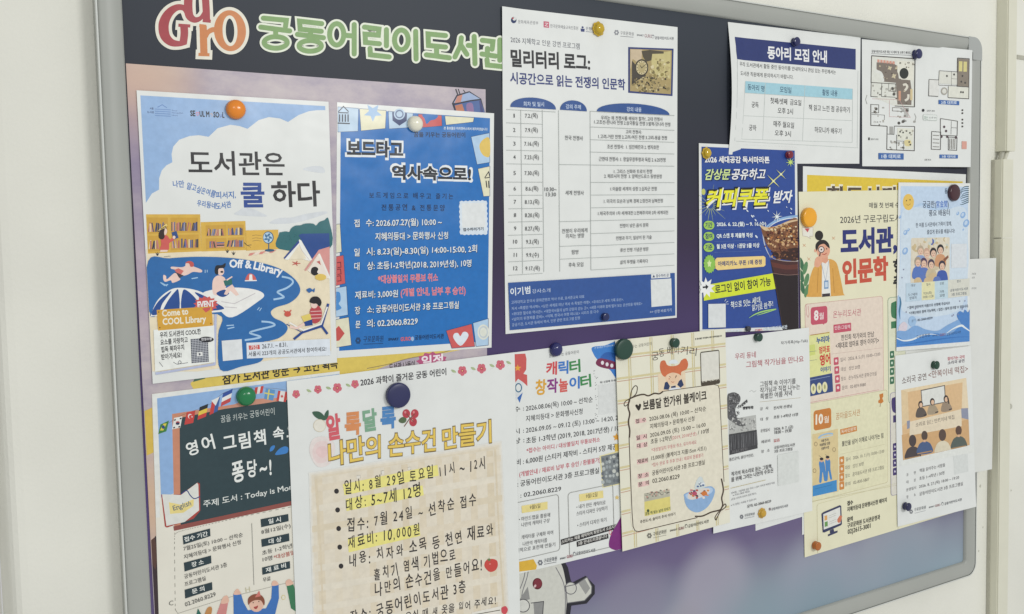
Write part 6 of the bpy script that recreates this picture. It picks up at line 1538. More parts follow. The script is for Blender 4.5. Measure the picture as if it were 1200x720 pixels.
def p_library():
    p = Poster('poster', 'large cream library humanities poster with a drawn woman in a yellow cardigan', 'poster', [(936, 225), (1126, 221.5), (1127, 598), (943, 653.5)], 1.2, paper='#e6e2c4', size=(420, 594), wave=.12)
    I, Tt, B = 'illustration', 'title', 'body_text'
    p.at(930, 190, 4.5)
    p.text(Tt, '#35343a', '매월 첫 번째 수요일', (398, 244), (600, 242), 30, bold=.01); p.text(Tt, '#35343a', '2026년 구로구립도서관', (245, 327), (598, 316), 44, bold=.006)
    p.text(Tt, '#2a3274', '도서관,', (248, 490), (546, 474), 134, bold=.062, res=3); p.text(Tt, '#c8543e', '인문학', (258, 648), (500, 622), 128, bold=.062, res=3)
    p.text(Tt, '#2a2a2c', '향기에', (524, 588), (700, 576), 72, bold=.05); p.text(Tt, '#2a2a2c', '취하다', (524, 668), (700, 655), 70, bold=.05)
    I = 'woman_drawing'
    for k, (x, y, a) in enumerate(((44, 548, -1.9), (58, 570, -1.2), (44, 610, -2.0), (64, 632, -1.0), (48, 672, -1.9), (66, 690, -1.1))):
        p.ell(I, '#5c8a5e' if k % 2 else '#3f6f4e', (x + 8 * math.cos(a), y - 10), 12, 36, 14, rot=.25 * (1 if k % 2 else -1))
    p.poly(I, '#e8e6da', [(44, 346), (102, 344), (102, 392), (84, 392), (88, 404), (72, 394), (48, 390)]); p.line(I, '#b8a89c', [(44, 346), (102, 344), (102, 392), (84, 392), (88, 404), (72, 394), (48, 390)], 2, closed=True); p.poly(I, '#c2505a', [(58, 352), (84, 350), (74, 372)])
    p.blob(I, '#dba551', [(76, 690), (84, 620), (104, 560), (128, 536), (150, 524), (190, 512), (224, 530), (240, 580), (262, 690), (258, 704), (80, 712)])
    p.poly(I, '#e9e8e2', [(150, 528), (186, 516), (190, 570), (196, 706), (148, 708)]); p.line(I, '#a8b2c4', [(146, 532), (168, 630), (186, 524)], 3); p.rect(I, '#7c9cc0', (160, 626), (184, 668)); p.rect(I, '#c9d8e6', (165, 634), (180, 660))
    p.line(I, '#b98538', [(130, 560), (124, 690)], 3); p.line(I, '#b98538', [(206, 560), (214, 690)], 3)
    p.poly(I, '#e0a284', [(150, 500), (180, 496), (182, 522), (168, 536), (150, 528)])
    p.ell(I, '#e3a98c', (156, 466), 36, 42); p.blob(I, '#26201f', [(118, 470), (116, 436), (136, 414), (164, 412), (184, 430), (190, 456), (176, 446), (160, 432), (136, 440), (126, 462)]); p.ell(I, '#26201f', (134, 388), 22, 26); p.ell(I, '#e3a98c', (114, 468), 6, 9)
    p.ell(I, '#3a3034', (146, 462), 17, 18); p.ell(I, '#e6d8d0', (146, 462), 13, 14); p.ell(I, '#2a2426', (146, 462), 4, 5, 8); p.ell(I, '#2a2426', (174, 458), 3, 4, 8); p.line(I, '#b5483e', [(150, 486), (164, 488), (174, 480)], 4)
    p.line(I, '#3a3034', [(140, 480), (132, 520)], 6); p.blob(I, '#e3a98c', [(112, 520), (122, 502), (140, 498), (150, 512), (144, 540), (128, 556), (110, 548)])
    for c in ((56, 440), (210, 402), (80, 512)): p.star(I, '#d9b08c', c, 14, 3, 4, a0=0)
    p.rect(I, '#3a3036', (150, 696), (192, 708))
    # month panels
    p.at(935, 340, 5.54)
    M = 'month_panel#a'
    p.rrect(M, '#cfa79c', (44, 92), (558, 700), 16); p.rrect(M, '#e6d6c6', (47, 95), (555, 697), 14)
    p.line(M, '#c58a86', [(62, 92), (52, 94), (56, 160), (66, 178), (72, 160), (66, 104)], 3)
    p.rrect('badge', '#c5566a', (82, 114), (192, 216), 14); p.poly('badge', '#c5566a', [(150, 214), (176, 210), (168, 226)])
    p.text('badge', '#efe4e0', '8', (104, 196), (134, 193), 62, bold=.05); p.text('badge', '#efe4e0', '월', (138, 194), (168, 190), 46, bold=.01)
    p.text(M, '#b85468', '온누리도서관', (228, 184), (410, 166), 48, bold=.0)
    p.rrect('badge', '#c5566a', (230, 226), (346, 266), 4); p.text('badge', '#efdcdc', '인문/그림책', (238, 260), (338, 250), 26, bold=.01)
    p.text(M, '#3a3436', '한진희 작가와의 만남', (280, 330), (494, 304), 38, bold=.012); p.text(M, '#3a3436', '<제대로 엄마표 영어 이야기>', (245, 384), (526, 346), 40, bold=.014)
    p.line(M, '#c9aea4', [(218, 416), (548, 376)], 2)
    for k, (t, a, b) in enumerate((('일시   2026. 8. 5.(수) 10:00~12:00', (276, 468), (534, 428)), ('대상   성인 20명', (280, 530), (402, 512)), ('장소   온누리도서관 문화강의실', (280, 592), (510, 556)), ('문의   02-859-9080', (286, 650), (440, 626)))):
        p.rrect('icon#a%d' % k, '#c5566a', (232 + 4 * k, 440 + 58 * k), (264 + 4 * k, 484 + 58 * k), 5); p.ell('icon#a%d' % k, '#ecd6d4', (248 + 4 * k, 460 + 58 * k), 8, 10, 10)
        p.text(M, '#5a5052', t, a, b, 28, bold=.004)
    C1 = 'book_cover'
    p.poly(C1, '#e0e09c', [(60, 298), (206, 270), (214, 540), (68, 572)]); p.line(C1, '#b07a3c', [(80, 294), (204, 276)], 5)
    p.text(C1, '#3d5a94', '누리마', (120, 350), (206, 336), 42, bold=.06); p.text(C1, '#cc4a40', '엄마표', (136, 414), (208, 404), 46, bold=.05); p.text(C1, '#cc4a40', '영어', (142, 494), (212, 480), 72, bold=.06); p.text(C1, '#3d5a94', '이야기', (146, 536), (212, 526), 34, bold=.05)
    p.poly(C1, '#cfd67c', [(62, 360), (110, 352), (112, 420), (64, 430)]); p.line(C1, '#5a6a7c', [(66, 402), (120, 396)], 2); p.line(C1, '#5a6a7c', [(68, 460), (124, 452)], 2)
    p.poly(C1, '#35497e', [(60, 572), (222, 540), (228, 660), (66, 694)]); p.line(C1, '#93a3c4', [(70, 588), (208, 560)], 3)
    for x in (100, 138, 174): p.ell(C1, '#e4e0b4', (x, 642 - (x - 100) * .16), 17, 34); p.ell(C1, '#a8a670', (x, 640 - (x - 100) * .16), 6, 16, 10)
    M = 'month_panel#b'
    p.rrect(M, '#9cb09a', (582, 50), (1000, 660), 16); p.rrect(M, '#dfe0c6', (585, 54), (1000, 656), 14); p.blob('badge#green', '#3f7a54', [(604, 100), (612, 82), (660, 76), (660, 180), (614, 180), (604, 150)]); p.rect('badge#green', '#3f7a54', (604, 206), (660, 244))
    for y in (398, 454, 508, 566): p.rrect('icon#b%d' % y, '#3a6e50', (596, y), (624, y + 42), 5); p.ell('icon#b%d' % y, '#cfe0cc', (610, y + 20), 6, 9, 8)
    M = 'month_panel#c'
    p.at(935, 460, 6.54)
    p.rrect(M, '#c9c09a', (40, 96), (690, 690), 16); p.rrect(M, '#e3dfbd', (43, 99), (687, 687), 14)
    p.line(M, '#cf9a94', [(40, 88), (620, -20)], 3)
    p.rrect('badge#ten', '#c97f3a', (118, 142), (256, 268), 18); p.poly('badge#ten', '#c97f3a', [(130, 262), (170, 258), (136, 286)]); p.poly('badge#ten', '#c97f3a', [(224, 250), (246, 246), (236, 266)])
    p.text('badge#ten', '#f0e8d8', '10', (134, 244), (192, 236), 74, bold=.05); p.text('badge#ten', '#f0e8d8', '월', (198, 238), (236, 232), 54, bold=.01)
    p.text(M, '#b87f48', '꿈마을도서관', (290, 212), (476, 178), 54, bold=.0)
    p.poly('badge#tag', '#cf8a48', [(322, 284), (450, 254), (452, 296), (326, 326)]); p.text('badge#tag', '#f0e4d4', '독서/인문학', (332, 316), (444, 290), 28, bold=.01)
    p.text(M, '#3a3634', '불안을 넘어 이해로 나아가는 힘', (336, 416), (654, 350), 42, bold=.016)
    p.line(M, '#c4bb98', [(326, 474), (664, 398)], 2)
    for k, (t, a, b) in enumerate((('일시   2026. 10. 7.(수) 10:00~12:00', (366, 530), (660, 464)), ('대상   성인 30명', (362, 594), (502, 562)), ('장소   꿈마을도서관 3층 프로그램실', (362, 658), (658, 588)), ('문의   02-830-5807', (360, 722), (546, 680)))):
        p.rrect('icon#c%d' % k, '#cf8a48', (316, 496 + 64 * k), (354, 548 + 64 * k), 6); p.ell('icon#c%d' % k, '#eedcc4', (335, 522 + 64 * k), 9, 12, 10)
        p.text(M, '#55504a', t, a, b, 32, bold=.004)
    p.poly('pin_drawing', '#c97c34', [(622, 16), (652, 6), (654, 30), (646, 46), (656, 70), (640, 84), (616, 82), (614, 64), (628, 52)]); p.line('pin_drawing', '#8a6a4a', [(632, 84), (628, 112)], 4)
    C2 = 'book_cover#b'
    p.poly(C2, '#dcc896', [(110, 322), (306, 278), (310, 760), (112, 790)])
    p.line(C2, '#9cbcd8', [(156, 350), (180, 330), (230, 316), (268, 318)], 12, smooth=True); p.line(C2, '#b9cfdf', [(152, 354), (200, 344), (266, 328)], 6)
    for t, a, b in (('처음 만나는', (178, 384), (236, 370)), ('마음챙김 인문', (166, 416), (246, 398)), ('인문학 수업', (178, 444), (236, 430))): p.text(C2, '#3a3a44', t, a, b, 22, bold=.04)
    for c in ((136, 396), (276, 438), (126, 600)): p.ell(C2, '#a89470', c, 14, 18, 10); p.ell(C2, '#dcc896', c, 9, 12, 10)
    p.line(C2, '#7a7060', [(160, 484), (182, 502)], 3); p.line(C2, '#7a7060', [(208, 476), (240, 500)], 3)
    p.blob(C2, '#4a86c2', [(160, 540), (176, 524), (200, 536), (210, 600), (216, 670), (200, 676), (188, 610), (180, 684), (162, 686), (166, 600)]); p.blob(C2, '#4a86c2', [(208, 524), (226, 508), (246, 524), (248, 590), (260, 660), (246, 664), (232, 600), (226, 672), (208, 672), (212, 600)])
    for c in ((180, 520), (226, 506)): p.ell(C2, '#d9ae90', c, 13, 16, 12); p.ell(C2, '#2f2b30', (c[0], c[1] - 10), 15, 11, 10)
    p.poly(C2, '#3f8cc8', [(112, 716), (296, 670), (298, 756), (112, 798)]); p.line(C2, '#2c6a9c', [(130, 740), (260, 708)], 3)
    M = 'month_panel#d'
    p.rrect(M, '#a8a2b4', (704, 4), (1100, 690), 16); p.rrect(M, '#dcd8cc', (708, 8), (1100, 686), 14); p.blob('badge#violet', '#44376e', [(716, 60), (730, 40), (780, 40), (780, 150), (734, 154), (718, 120)]); p.rect('badge#violet', '#44376e', (728, 178), (790, 220))
    for y in (392, 454, 516, 582): p.rrect('icon#d%d' % y, '#44376e', (726, y), (760, y + 48), 5); p.ell('icon#d%d' % y, '#d8d2e2', (742, y + 24), 6, 9, 8)
    M = 'contact'
    p.at(935, 560, 7.2)
    p.line(M, '#bdb48e', [(122, 198), (860, 58)], 2); p.rrect(M, '#cbc5a2', (160, 222), (846, 560), 18, 2)
    K = 'computer_drawing'
    p.poly(K, '#33375c', [(198, 304), (214, 290), (352, 232), (364, 238), (370, 392), (360, 402), (222, 462), (208, 460)]); p.poly(K, '#e3e3dc', [(212, 308), (354, 248), (358, 384), (216, 438)])
    p.poly(K, '#33375c', [(268, 444), (300, 430), (304, 454), (334, 446), (332, 462), (254, 494), (252, 480), (272, 470)])
    p.rect(K, '#dba664', (222, 322), (246, 356)); p.rect(K, '#6a9a54', (224, 374), (250, 408))
    for y in (324, 340, 376, 394): p.line(K, '#b0b0a8', [(258, y), (322, y - 26)], 3)
    p.poly(K, '#cf7a5c', [(330, 352), (352, 318), (372, 322), (362, 366), (344, 384), (332, 372)])
    for t, a, b, h, bo in (('접수', (415, 238), (464, 226), 40, .03), ('지혜의등대 문화행사신청 페이지', (415, 290), (748, 206), 42, .012), ('문의', (415, 376), (462, 362), 40, .03), ('구로문화원 도서관운영과', (416, 428), (692, 352), 44, .014), ('02)2615-3001', (420, 476), (612, 422), 40, .01)): p.text('contact', '#3a3834', t, a, b, h, bold=bo)
    p.done()
p_library()

def p_wave():
    p = Poster('poster', 'pale blue family music class poster with ocean waves along its foot', 'poster', [(1053, 214), (1137, 215), (1136, 405), (1050, 412)], 2.9, size=(210, 297), wave=.1, ramp=rise(0, .8, 9.3))
    I, Tt, B = 'illustration', 'title', 'body_text'
    p.uvrect('background', '#c2d5ea', .03, .022, .97, .975)
    p.at(1045, 205, 6.26)
    p.blob('background', '#cfdde9', [(70, 330), (100, 250), (200, 240), (300, 262), (420, 250), (500, 232), (548, 270), (556, 420), (560, 700), (480, 1000), (80, 1000), (66, 600)])
    p.blob('background', '#b4cce6', [(160, 240), (230, 226), (300, 258), (420, 250), (430, 240), (300, 236), (220, 206)])
    I = 'sun_drawing'
    p.ell(I, '#e5c060', (122, 200), 41, 60); p.ell(I, '#5a4a2c', (108, 190), 4, 6, 8); p.ell(I, '#5a4a2c', (134, 184), 4, 6, 8); p.line(I, '#8a6a34', [(108, 216), (122, 224), (138, 212)], 3, smooth=True)
    I = 'leaves_drawing'
    for k in range(9): p.line(I, '#2e5260', [(566, 86 + 14 * k), (530 - 6 * (k % 3), 90 + 16 * k), (500 + 4 * (k % 4), 120 + 12 * k)], [7, 5, 2], smooth=True)
    p.text(Tt, '#3a4a5c', '동요', (388, 140), (430, 138), 40, bold=.02)
    p.text(Tt, '#3a4456', '궁금한(', (226, 244), (326, 242), 52, bold=.012); p.text(Tt, '#3f6fc0', '宮金閒', (326, 242), (408, 238), 50, bold=.012); p.text(Tt, '#3a4456', ')', (408, 240), (418, 240), 50)
    p.text(Tt, '#3a4456', '풍요 배움터', (272, 306), (426, 300), 48, bold=.012)
    p.text(B, '#4a5260', '한 여름 도서관에서 가족이 함께,', (176, 388), (440, 374), 34, bold=.014); p.text(B, '#4a5260', '즐겁게 풍요를 배웁니다!', (258, 438), (462, 428), 34, bold=.014)
    I = 'bubbles_drawing'
    for c, q in (((100, 424), 14), ((122, 404), 9), ((484, 284), 10), ((522, 296), 18), ((546, 356), 22), ((98, 560), 20), ((524, 402), 6), ((60, 310), 9)): p.ell(I, '#8fb2dc', c, q, q * 1.4, 12, rot=.4); p.ell(I, '#c3d6ea', (c[0] - 2, c[1] - 3), q * .5, q * .8, 10, rot=.4)
    # the family group picture
    G = 'family_picture'
    p.rrect(G, '#ddd4c0', (142, 464), (422, 806), 8)
    r = random.Random(12)
    for _ in range(40): p.ell(G, r.choice(['#e3dcc8', '#cbb890', '#d9cdb8', '#c8cfc4']), (r.uniform(156, 408), r.uniform(474, 560)), r.uniform(6, 16), r.uniform(8, 20), 9)
    p.text(G, '#4a5cb0', '♪', (288, 516), (312, 512), 50, bold=.02)
    ppl = [((210, 556), '#b8a890', '#8fa0c8'), ((256, 574), '#caa690', '#d8b6a0'), ((304, 572), '#2f2a30', '#cfc0a4'), ((356, 548), '#24242c', '#cf9a72'), ((234, 646), '#54405c', '#5f78b8'), ((288, 656), '#4a3f52', '#c8b898'), ((368, 666), '#3a3444', '#3f5aa8'), ((190, 640), '#a89884', '#5a78bc')]
    for c, hair, cl in ppl:
        p.blob(G, cl, [(c[0] - 38, c[1] + 120), (c[0] - 32, c[1] + 50), (c[0], c[1] + 34), (c[0] + 32, c[1] + 50), (c[0] + 38, c[1] + 120)])
        p.ell(G, hair, (c[0], c[1] - 2), 25, 36); p.ell(G, '#e3c0a8', (c[0] + 1, c[1] + 8), 18, 26); p.ell(G, '#4a3a3a', (c[0] - 6, c[1] + 4), 2.5, 3, 6); p.ell(G, '#4a3a3a', (c[0] + 8, c[1] + 4), 2.5, 3, 6); p.line(G, '#a8584e', [(c[0] - 5, c[1] + 20), (c[0] + 7, c[1] + 20)], 3)
    p.poly(G, '#8a5a44', [(376, 620), (412, 590), (416, 606), (386, 640)])
    for c in ((226, 760), (300, 744), (262, 776), (330, 770), (190, 778)): p.blob(G, r.choice(['#e2d9c4', '#5f78b8', '#d0b890']), [(c[0] - 26, c[1] + 28), (c[0] - 20, c[1] - 16), (c[0] + 16, c[1] - 22), (c[0] + 30, c[1] + 26)])
    p.rect('coupon', '#d9dee2', (436, 508), (548, 680))
    p.at(1045, 310, 6.55)
    T = 'table'
    p.poly(T, '#c0d4e2', [(108, 146), (228, 138), (228, 276), (108, 288)]); p.poly(T, '#e3dfb2', [(228, 138), (328, 130), (328, 268), (228, 276)]); p.poly(T, '#c0d6e0', [(328, 130), (430, 120), (430, 258), (328, 268)]); p.poly(T, '#d8d8cc', [(430, 120), (596, 108), (596, 240), (430, 258)])
    for t, a, b, h in (('대상', (146, 174), (180, 170), 22), ('일시', (264, 166), (294, 162), 22), ('인원', (368, 158), (398, 155), 22), ('장소', (498, 142), (530, 138), 22), ('5~7세와', (126, 246), (196, 240), 24), ('양육자', (134, 272), (190, 266), 24), ('9.20.(토)', (242, 234), (306, 228), 24), ('10:00~11:30', (238, 262), (318, 252), 20), ('가족', (366, 224), (400, 220), 24), ('20명', (366, 252), (404, 248), 24), ('궁동어린이도서관', (446, 212), (584, 196), 22), ('3층 프로그램실', (458, 244), (572, 232), 24)): p.text(T, '#56606c', t, a, b, h, bold=.012)
    for t, a, b, h in (('* 참여 어린이의 이름으로 신청해 주십시오', (120, 346), (446, 308), 24), ('*가족단위로 참여 가능하며, 1 일전 1 팀이 참가할 수 있습니다.', (132, 388), (588, 330), 24), ('문의: 02-2060-8229', (150, 446), (312, 420), 22)): p.text(B, '#4a5260', t, a, b, h, bold=.012)
    W = 'wave_drawing'
    p.ell(W, '#9fc0e2', (156, 438), 30, 40); p.blob(W, '#a9c6e6', [(36, 520), (60, 440), (70, 300), (46, 240), (38, 400)]); p.line(W, '#4a7a9c', [(60, 250), (66, 300), (56, 360), (62, 420)], [8, 14, 12, 4], smooth=True); p.blob(W, '#d9cfd8', [(52, 480), (90, 440), (120, 470), (100, 520), (60, 520)])
    p.blob(W, '#7fa8d8', [(36, 520), (110, 510), (180, 470), (260, 500), (350, 510), (420, 470), (480, 440), (530, 420), (604, 440), (604, 600), (36, 660)])
    p.blob(W, '#4a82c6', [(500, 400), (520, 360), (548, 370), (560, 348), (584, 368), (604, 350), (606, 560), (560, 500)])
    p.blob(W, '#4a86ca', [(36, 560), (120, 590), (220, 560), (330, 530), (440, 540), (520, 480), (604, 500), (604, 600), (40, 664)])
    p.line(W, '#e6edf2', [(36, 566), (90, 586), (160, 576), (230, 544), (300, 536), (360, 544)], [8, 10, 12, 8, 5, 2], smooth=True); p.line(W, '#e6edf2', [(420, 528), (470, 494), (530, 470), (560, 486), (602, 516)], [4, 8, 16, 12, 6], smooth=True)
    for c in ((508, 384), (472, 388), (462, 396), (540, 342), (520, 282), (560, 280), (90, 40), (78, 102), (110, 366), (180, 340)): p.ell(W, '#8a86a4', c, 4, 6, 8)
    p.line(W, '#3470b8', [(60, 620), (200, 600), (330, 580), (480, 560), (600, 556)], [3, 8, 10, 6, 3], smooth=True)
    p.text('logo', '#2c4a78', '구로문화원', (186, 574), (290, 554), 28, bold=.01); p.text('logo', '#2c4a78', 'SMART', (310, 554), (360, 548), 11, bold=.02); p.text('logo', '#8a5a70', 'GURO', (366, 552), (412, 545), 20, bold=.02); p.text('logo', '#2c4a78', '궁동어린이도서관', (420, 550), (528, 528), 22, bold=.012)
    p.uvrect('margin', '#e2e4e1', .0, .976, 1, 1)
    p.done()
p_wave()

def p_story():
    p = Poster('poster', 'white story-singing concert poster with a brown drawing of three performers and audience', 'poster', [(1049, 417), (1137.5, 405.5), (1144, 594), (1052, 617.5)], 2.9, size=(210, 297), wave=.1, ramp=rise(0, .8, 9.6))
    I, Tt, B = 'illustration', 'title', 'body_text'
    p.at(1045, 400, 6)
    p.text(Tt, '#b8606c', '찾아가는 국악', (392, 138), (514, 122), 26, bold=.03); p.text(Tt, '#5f5a64', '소리국 공연', (394, 166), (512, 148), 24, bold=.03)
    p.text(Tt, '#6a5652', '소리국 공연', (72, 306), (244, 272), 52, bold=.008); p.text(Tt, '#8a5f58', '<만복이네 떡집>', (258, 264), (536, 218), 52, bold=.008)
    p.poly(I, '#dcb98c', [(66, 344), (524, 258), (540, 600), (548, 730), (80, 850)])
    p.poly(I, '#e6d2ae', [(66, 344), (524, 258), (498, 290), (112, 358)]); p.poly(I, '#e0c8a0', [(66, 344), (112, 360), (120, 560), (72, 600)]); p.poly(I, '#e6d4b4', [(498, 290), (524, 258), (540, 480), (492, 470)])
    p.poly(I, '#8f94a8', [(486, 474), (536, 470), (540, 552), (492, 540)]); p.poly(I, '#8f94a8', [(106, 562), (128, 556), (126, 610), (108, 620)])
    p.poly(I, '#d0a878', [(70, 660), (540, 550), (548, 730), (80, 850)])
    p.poly(I, '#6a6460', [(203, 344), (374, 308), (380, 432), (212, 464)]); p.poly(I, '#dfe0da', [(209, 350), (368, 316), (374, 426), (217, 456)])
    I = 'performers_drawing'
    for x, y, cl in ((204, 470, '#5f5650'), (286, 450, '#a89880'), (382, 430, '#9a8874')):
        p.blob(I, cl, [(x - 32, y + 66), (x - 26, y + 10), (x, y - 6), (x + 26, y + 10), (x + 40, y + 54)])
        p.ell(I, '#3a3230', (x - 1, y - 24), 17, 26); p.ell(I, '#e0bb9c', (x + 1, y - 20), 11, 17)
        p.line(I, '#3a3230', [(x + 20, y + 52), (x + 40, y + 46)], 8)
    p.line(I, '#3a3230', [(394, 398), (402, 440)], 10)
    I = 'table_drawing'
    p.poly(I, '#e4d6bc', [(128, 566), (488, 478), (492, 598), (124, 664)]); p.text(I, '#6f6258', '소리로 읽는 만복이네 떡집', (168, 606), (440, 548), 32, bold=.006)
    I = 'audience_drawing'
    for x, y, cl, hr, lng in ((146, 700, '#4a4244', '#4a4040', 1), (230, 664, '#4a5f86', '#54463e', 0), (356, 660, '#ddd3ba', '#5a4840', 1), (470, 628, '#56605a', '#5c4438', 0)):
        p.blob(I, cl, [(x - 50, y + 130), (x - 42, y + 70), (x - 14, y + 44), (x + 18, y + 42), (x + 46, y + 64), (x + 54, y + 118)])
        p.ell(I, hr, (x, y), 22 if not lng else 26, 34 if not lng else 42)
        if not lng: p.poly(I, '#d9ae8c', [(x - 8, y + 30), (x + 8, y + 28), (x + 8, y + 46), (x - 8, y + 46)])
        p.line(I, '#b08a60', [(x - 50, y + 128), (x + 52, y + 108)], 8)
    p.at(1045, 510, 6.26)
    p.poly('margin', '#e2e4df', [(60, 190), (600, 70), (640, 60), (640, 120), (60, 230)])
    g = '#6c6a6c'
    for t, a, b, h in (('공', (108, 304), (122, 301), 24), ('연', (162, 290), (176, 287), 24), ('책을 읽어주는 사람들', (204, 276), (392, 232), 28), ('대', (108, 358), (122, 355), 24), ('상', (162, 344), (176, 341), 24), ('초등 1~4학년 / 30명', (202, 334), (386, 290), 28), ('운영일시', (106, 416), (178, 396), 24), ('2026. 8. 27.(목) 18:00 ~ 19:20', (200, 392), (494, 322), 27), ('장', (108, 468), (122, 464), 24), ('소', (162, 452), (176, 448), 24), ('궁동어린이도서관 3층 프로그램실', (202, 448), (522, 370), 29)): p.text(B, g, t, a, b, h, bold=.008)
    p.poly('coupon', '#d8dbd8', [(452, 154), (556, 134), (562, 268), (460, 290)])
    L = 'logo'
    for j in range(6): p.ell(L, '#77797f', (142 + 9 * math.cos(j * 1.047), 562 + 11 * math.sin(j * 1.047)), 5, 6, 8)
    p.text(L, '#55585f', '구로문화원', (164, 562), (250, 542), 26, bold=.006); p.line(L, '#77797f', [(168, 574), (248, 554)], 2)
    p.text(L, '#55585f', 'SMART', (272, 536), (314, 526), 10, bold=.03); p.text(L, '#97696a', 'GURO', (318, 528), (356, 519), 17, bold=.02); p.ell(L, '#77797f', (372, 504), 8, 13); p.ell(L, '#e2e4df', (372, 506), 5, 9); p.text(L, '#55585f', '궁동어린이도서관', (386, 516), (514, 482), 21, bold=.016)
    p.done()
p_story()

# ------------------------------------------------------------------ magnets
def magnet(px, py, rpx, depth, col, label, style='dome', ry=1.0, rough=0.2, name='magnet'):
    """A round board magnet; rpx is its radius in photo pixels at its place on the board."""
    base = ray(px, py, depth / 1000.0)
    a = ray(px, py - rpx, depth / 1000.0)
    R = (a - base).length
    prof = {'dome': [(0.90, 0), (1.0, .03), (1.03, .08), (1.02, .14), (.985, .17), (1.0, .21), (1.0, .30), (.97, .44), (.90, .58), (.78, .71), (.60, .82), (.38, .89), (.16, .92), (0, .925)],
            'disc': [(0.94, 0), (1.0, .04), (1.0, .30), (.985, .38), (.94, .43), (.86, .455), (.6, .475), (.3, .485), (0, .488)],
            'knob': [(.92, 0), (.98, .06), (.95, .14), (.86, .25), (.84, .5), (.90, .7), (.97, .82), (1.0, .95), (.97, 1.05), (.85, 1.12), (.5, 1.16), (0, 1.17)],
            'gem': [(1.0, 0), (1.05, .06), (1.05, .14), (1.0, .20), (.82, .22), (.80, .30), (.78, .52), (.70, .66), (.54, .76), (.3, .82), (0, .84)]}[style]
    H = prof[-1][1] * R
    # centre the visible middle of the magnet on the pixel
    mid = ray(px, py, depth / 1000.0 + H * 0.55)
    loc = Vector((mid.x, -(depth / 1000.0), mid.z))
    bm = bmesh.new()
    n = 40
    rings = []
    for r, h in prof:
        if r < 1e-6:
            rings.append([bm.verts.new((0, -h * R, 0))])
        else:
            w = []
            for k in range(n):
                t = 6.283185 * k / n
                rr = r
                if style == 'gem' and h <= .21: rr = r * (1 + .07 * math.cos(8 * t))
                if style == 'gem' and h > .25: rr = r * (1 + .015 * math.cos(8 * t))
                w.append(bm.verts.new((R * rr * math.cos(t), -h * R, R * rr * math.sin(t))))
            rings.append(w)
    for A, B in zip(rings, rings[1:]):
        for k in range(n):
            if len(B) == 1: bm.faces.new((A[k], A[(k + 1) % n], B[0]))
            else: bm.faces.new((A[k], A[(k + 1) % n], B[(k + 1) % n], B[k]))
    bm.faces.new(rings[0])
    bmesh.ops.recalc_face_normals(bm, faces=bm.faces[:])
    root = tag(empty(name, loc), label, 'magnet', 'magnets on the board')
    if style == 'gem':
        m = mat(col, 0.12, .04, 60, .6)
        if not m.get('clear'):
            b = m.node_tree.nodes['Principled BSDF']; b.inputs['Transmission Weight'].default_value = .35; b.inputs['IOR'].default_value = 1.45; m['clear'] = 1
    else:
        m = mat(col, rough, .06, 40, .5)
    link_bm('cap', bm, m, root, None, smooth=True)
    bm = bmesh.new()
    nb = 24
    c = [bm.verts.new((R * .8 * math.cos(6.283185 * k / nb), -0.0002, R * .8 * math.sin(6.283185 * k / nb))) for k in range(nb)]
    d = [bm.verts.new((R * .8 * math.cos(6.283185 * k / nb), 0.0, R * .8 * math.sin(6.283185 * k / nb))) for k in range(nb)]
    for k in range(nb): bm.faces.new((c[k], c[(k + 1) % nb], d[(k + 1) % nb], d[k]))
    bm.faces.new(d)
    link_bm('magnet_base', bm, mat('#55565a', .5), root, None)
    return root
NAVY, GRN = '#2a2d58', '#234438'
magnet(277.5, 128, 11.2, 2.9, '#e8892a', 'bright orange dome magnet at the top of the summer pool poster')
magnet(488, 145, 9.2, 2.1, '#e6e3d0', 'creamy white dome magnet at the top of the bright blue poster')
magnet(703, 33.5, 8.0, 2.0, '#f0c838', 'clear yellow scalloped magnet at the top of the war lecture timetable', 'gem')
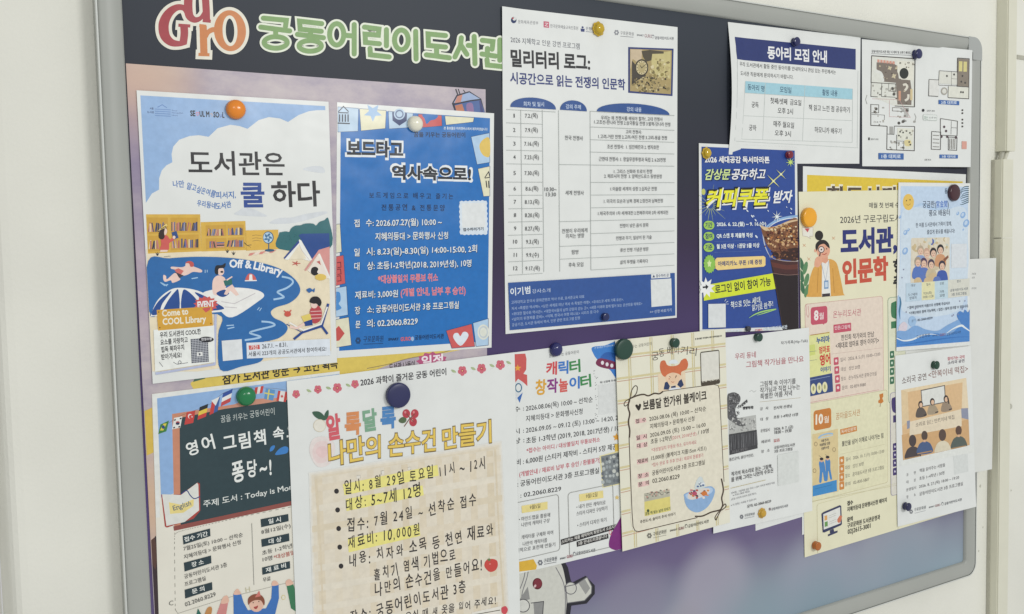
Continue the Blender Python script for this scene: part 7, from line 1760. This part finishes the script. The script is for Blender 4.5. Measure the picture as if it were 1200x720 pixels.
magnet(933, 49, 5.2, 1.2, NAVY, 'navy knob magnet on the navy heading bar of the club notice', 'knob')
magnet(1075.5, 63.5, 5.8, 1.6, NAVY, 'navy knob magnet at the top of the floor plan sheet', 'knob')
magnet(829.5, 179.5, 6.6, 2.6, '#f0c838', 'clear yellow scalloped magnet at the top left of the coffee poster', 'gem')
magnet(925.5, 181.5, 4.4, 2.6, '#7c2434', 'dark red knob magnet at the top right of the coffee poster', 'knob')
magnet(948.5, 255, 11.5, 2.2, '#f0a92c', 'yellow-orange disc magnet above the drawn woman in the cardigan', 'disc')
magnet(1118.5, 226, 9.8, 11.6, '#43222a', 'dark maroon magnet at the top right of the pale blue wave poster', 'disc')
magnet(289.5, 465, 11, 1.9, '#1f7a48', 'bright green dome magnet on the flags of the chalkboard poster')
magnet(467, 463.5, 14.8, 3.2, NAVY, 'biggest navy disc magnet on the hand-towel dyeing poster', 'disc', rough=.35)
magnet(653, 410, 8.0, 1.6, '#2a2c62', 'navy dome magnet at the top of the rainbow-lettered character poster', 'dome')
magnet(731.5, 409.5, 12.3, 4.3, GRN, 'large dark green disc magnet at the top left of the baking poster', 'disc', rough=.35)
magnet(791, 402, 5.6, 4.3, GRN, 'small dark green magnet over the arched title of the baking poster', 'knob')
magnet(709.5, 371.5, 4.6, 2.2, '#232c58', 'small navy knob magnet at the foot of the war lecture timetable', 'knob')
magnet(877, 385.5, 3.2, 2.6, '#3a3c44', 'tiny dark grey knob magnet at the foot of the coffee poster', 'knob')
magnet(889, 395.5, 5.0, 3.5, GRN, 'small dark green knob magnet at the top of the author talk poster', 'knob')
magnet(894.5, 602, 5.6, 3.5, '#f2be48', 'yellow flower-edged magnet at the foot of the author talk poster', 'gem')
magnet(957.5, 640, 5.0, 2.2, '#b06428', 'brown-orange knob magnet at the bottom left of the cream library poster', 'knob')
magnet(1063.5, 594, 4.8, 5.4, '#23254a', 'navy knob magnet at the bottom left of the story concert poster', 'knob')
magnet(1096.5, 428, 4.9, 8.6, '#17402f', 'green knob magnet over the title of the story concert poster', 'knob')
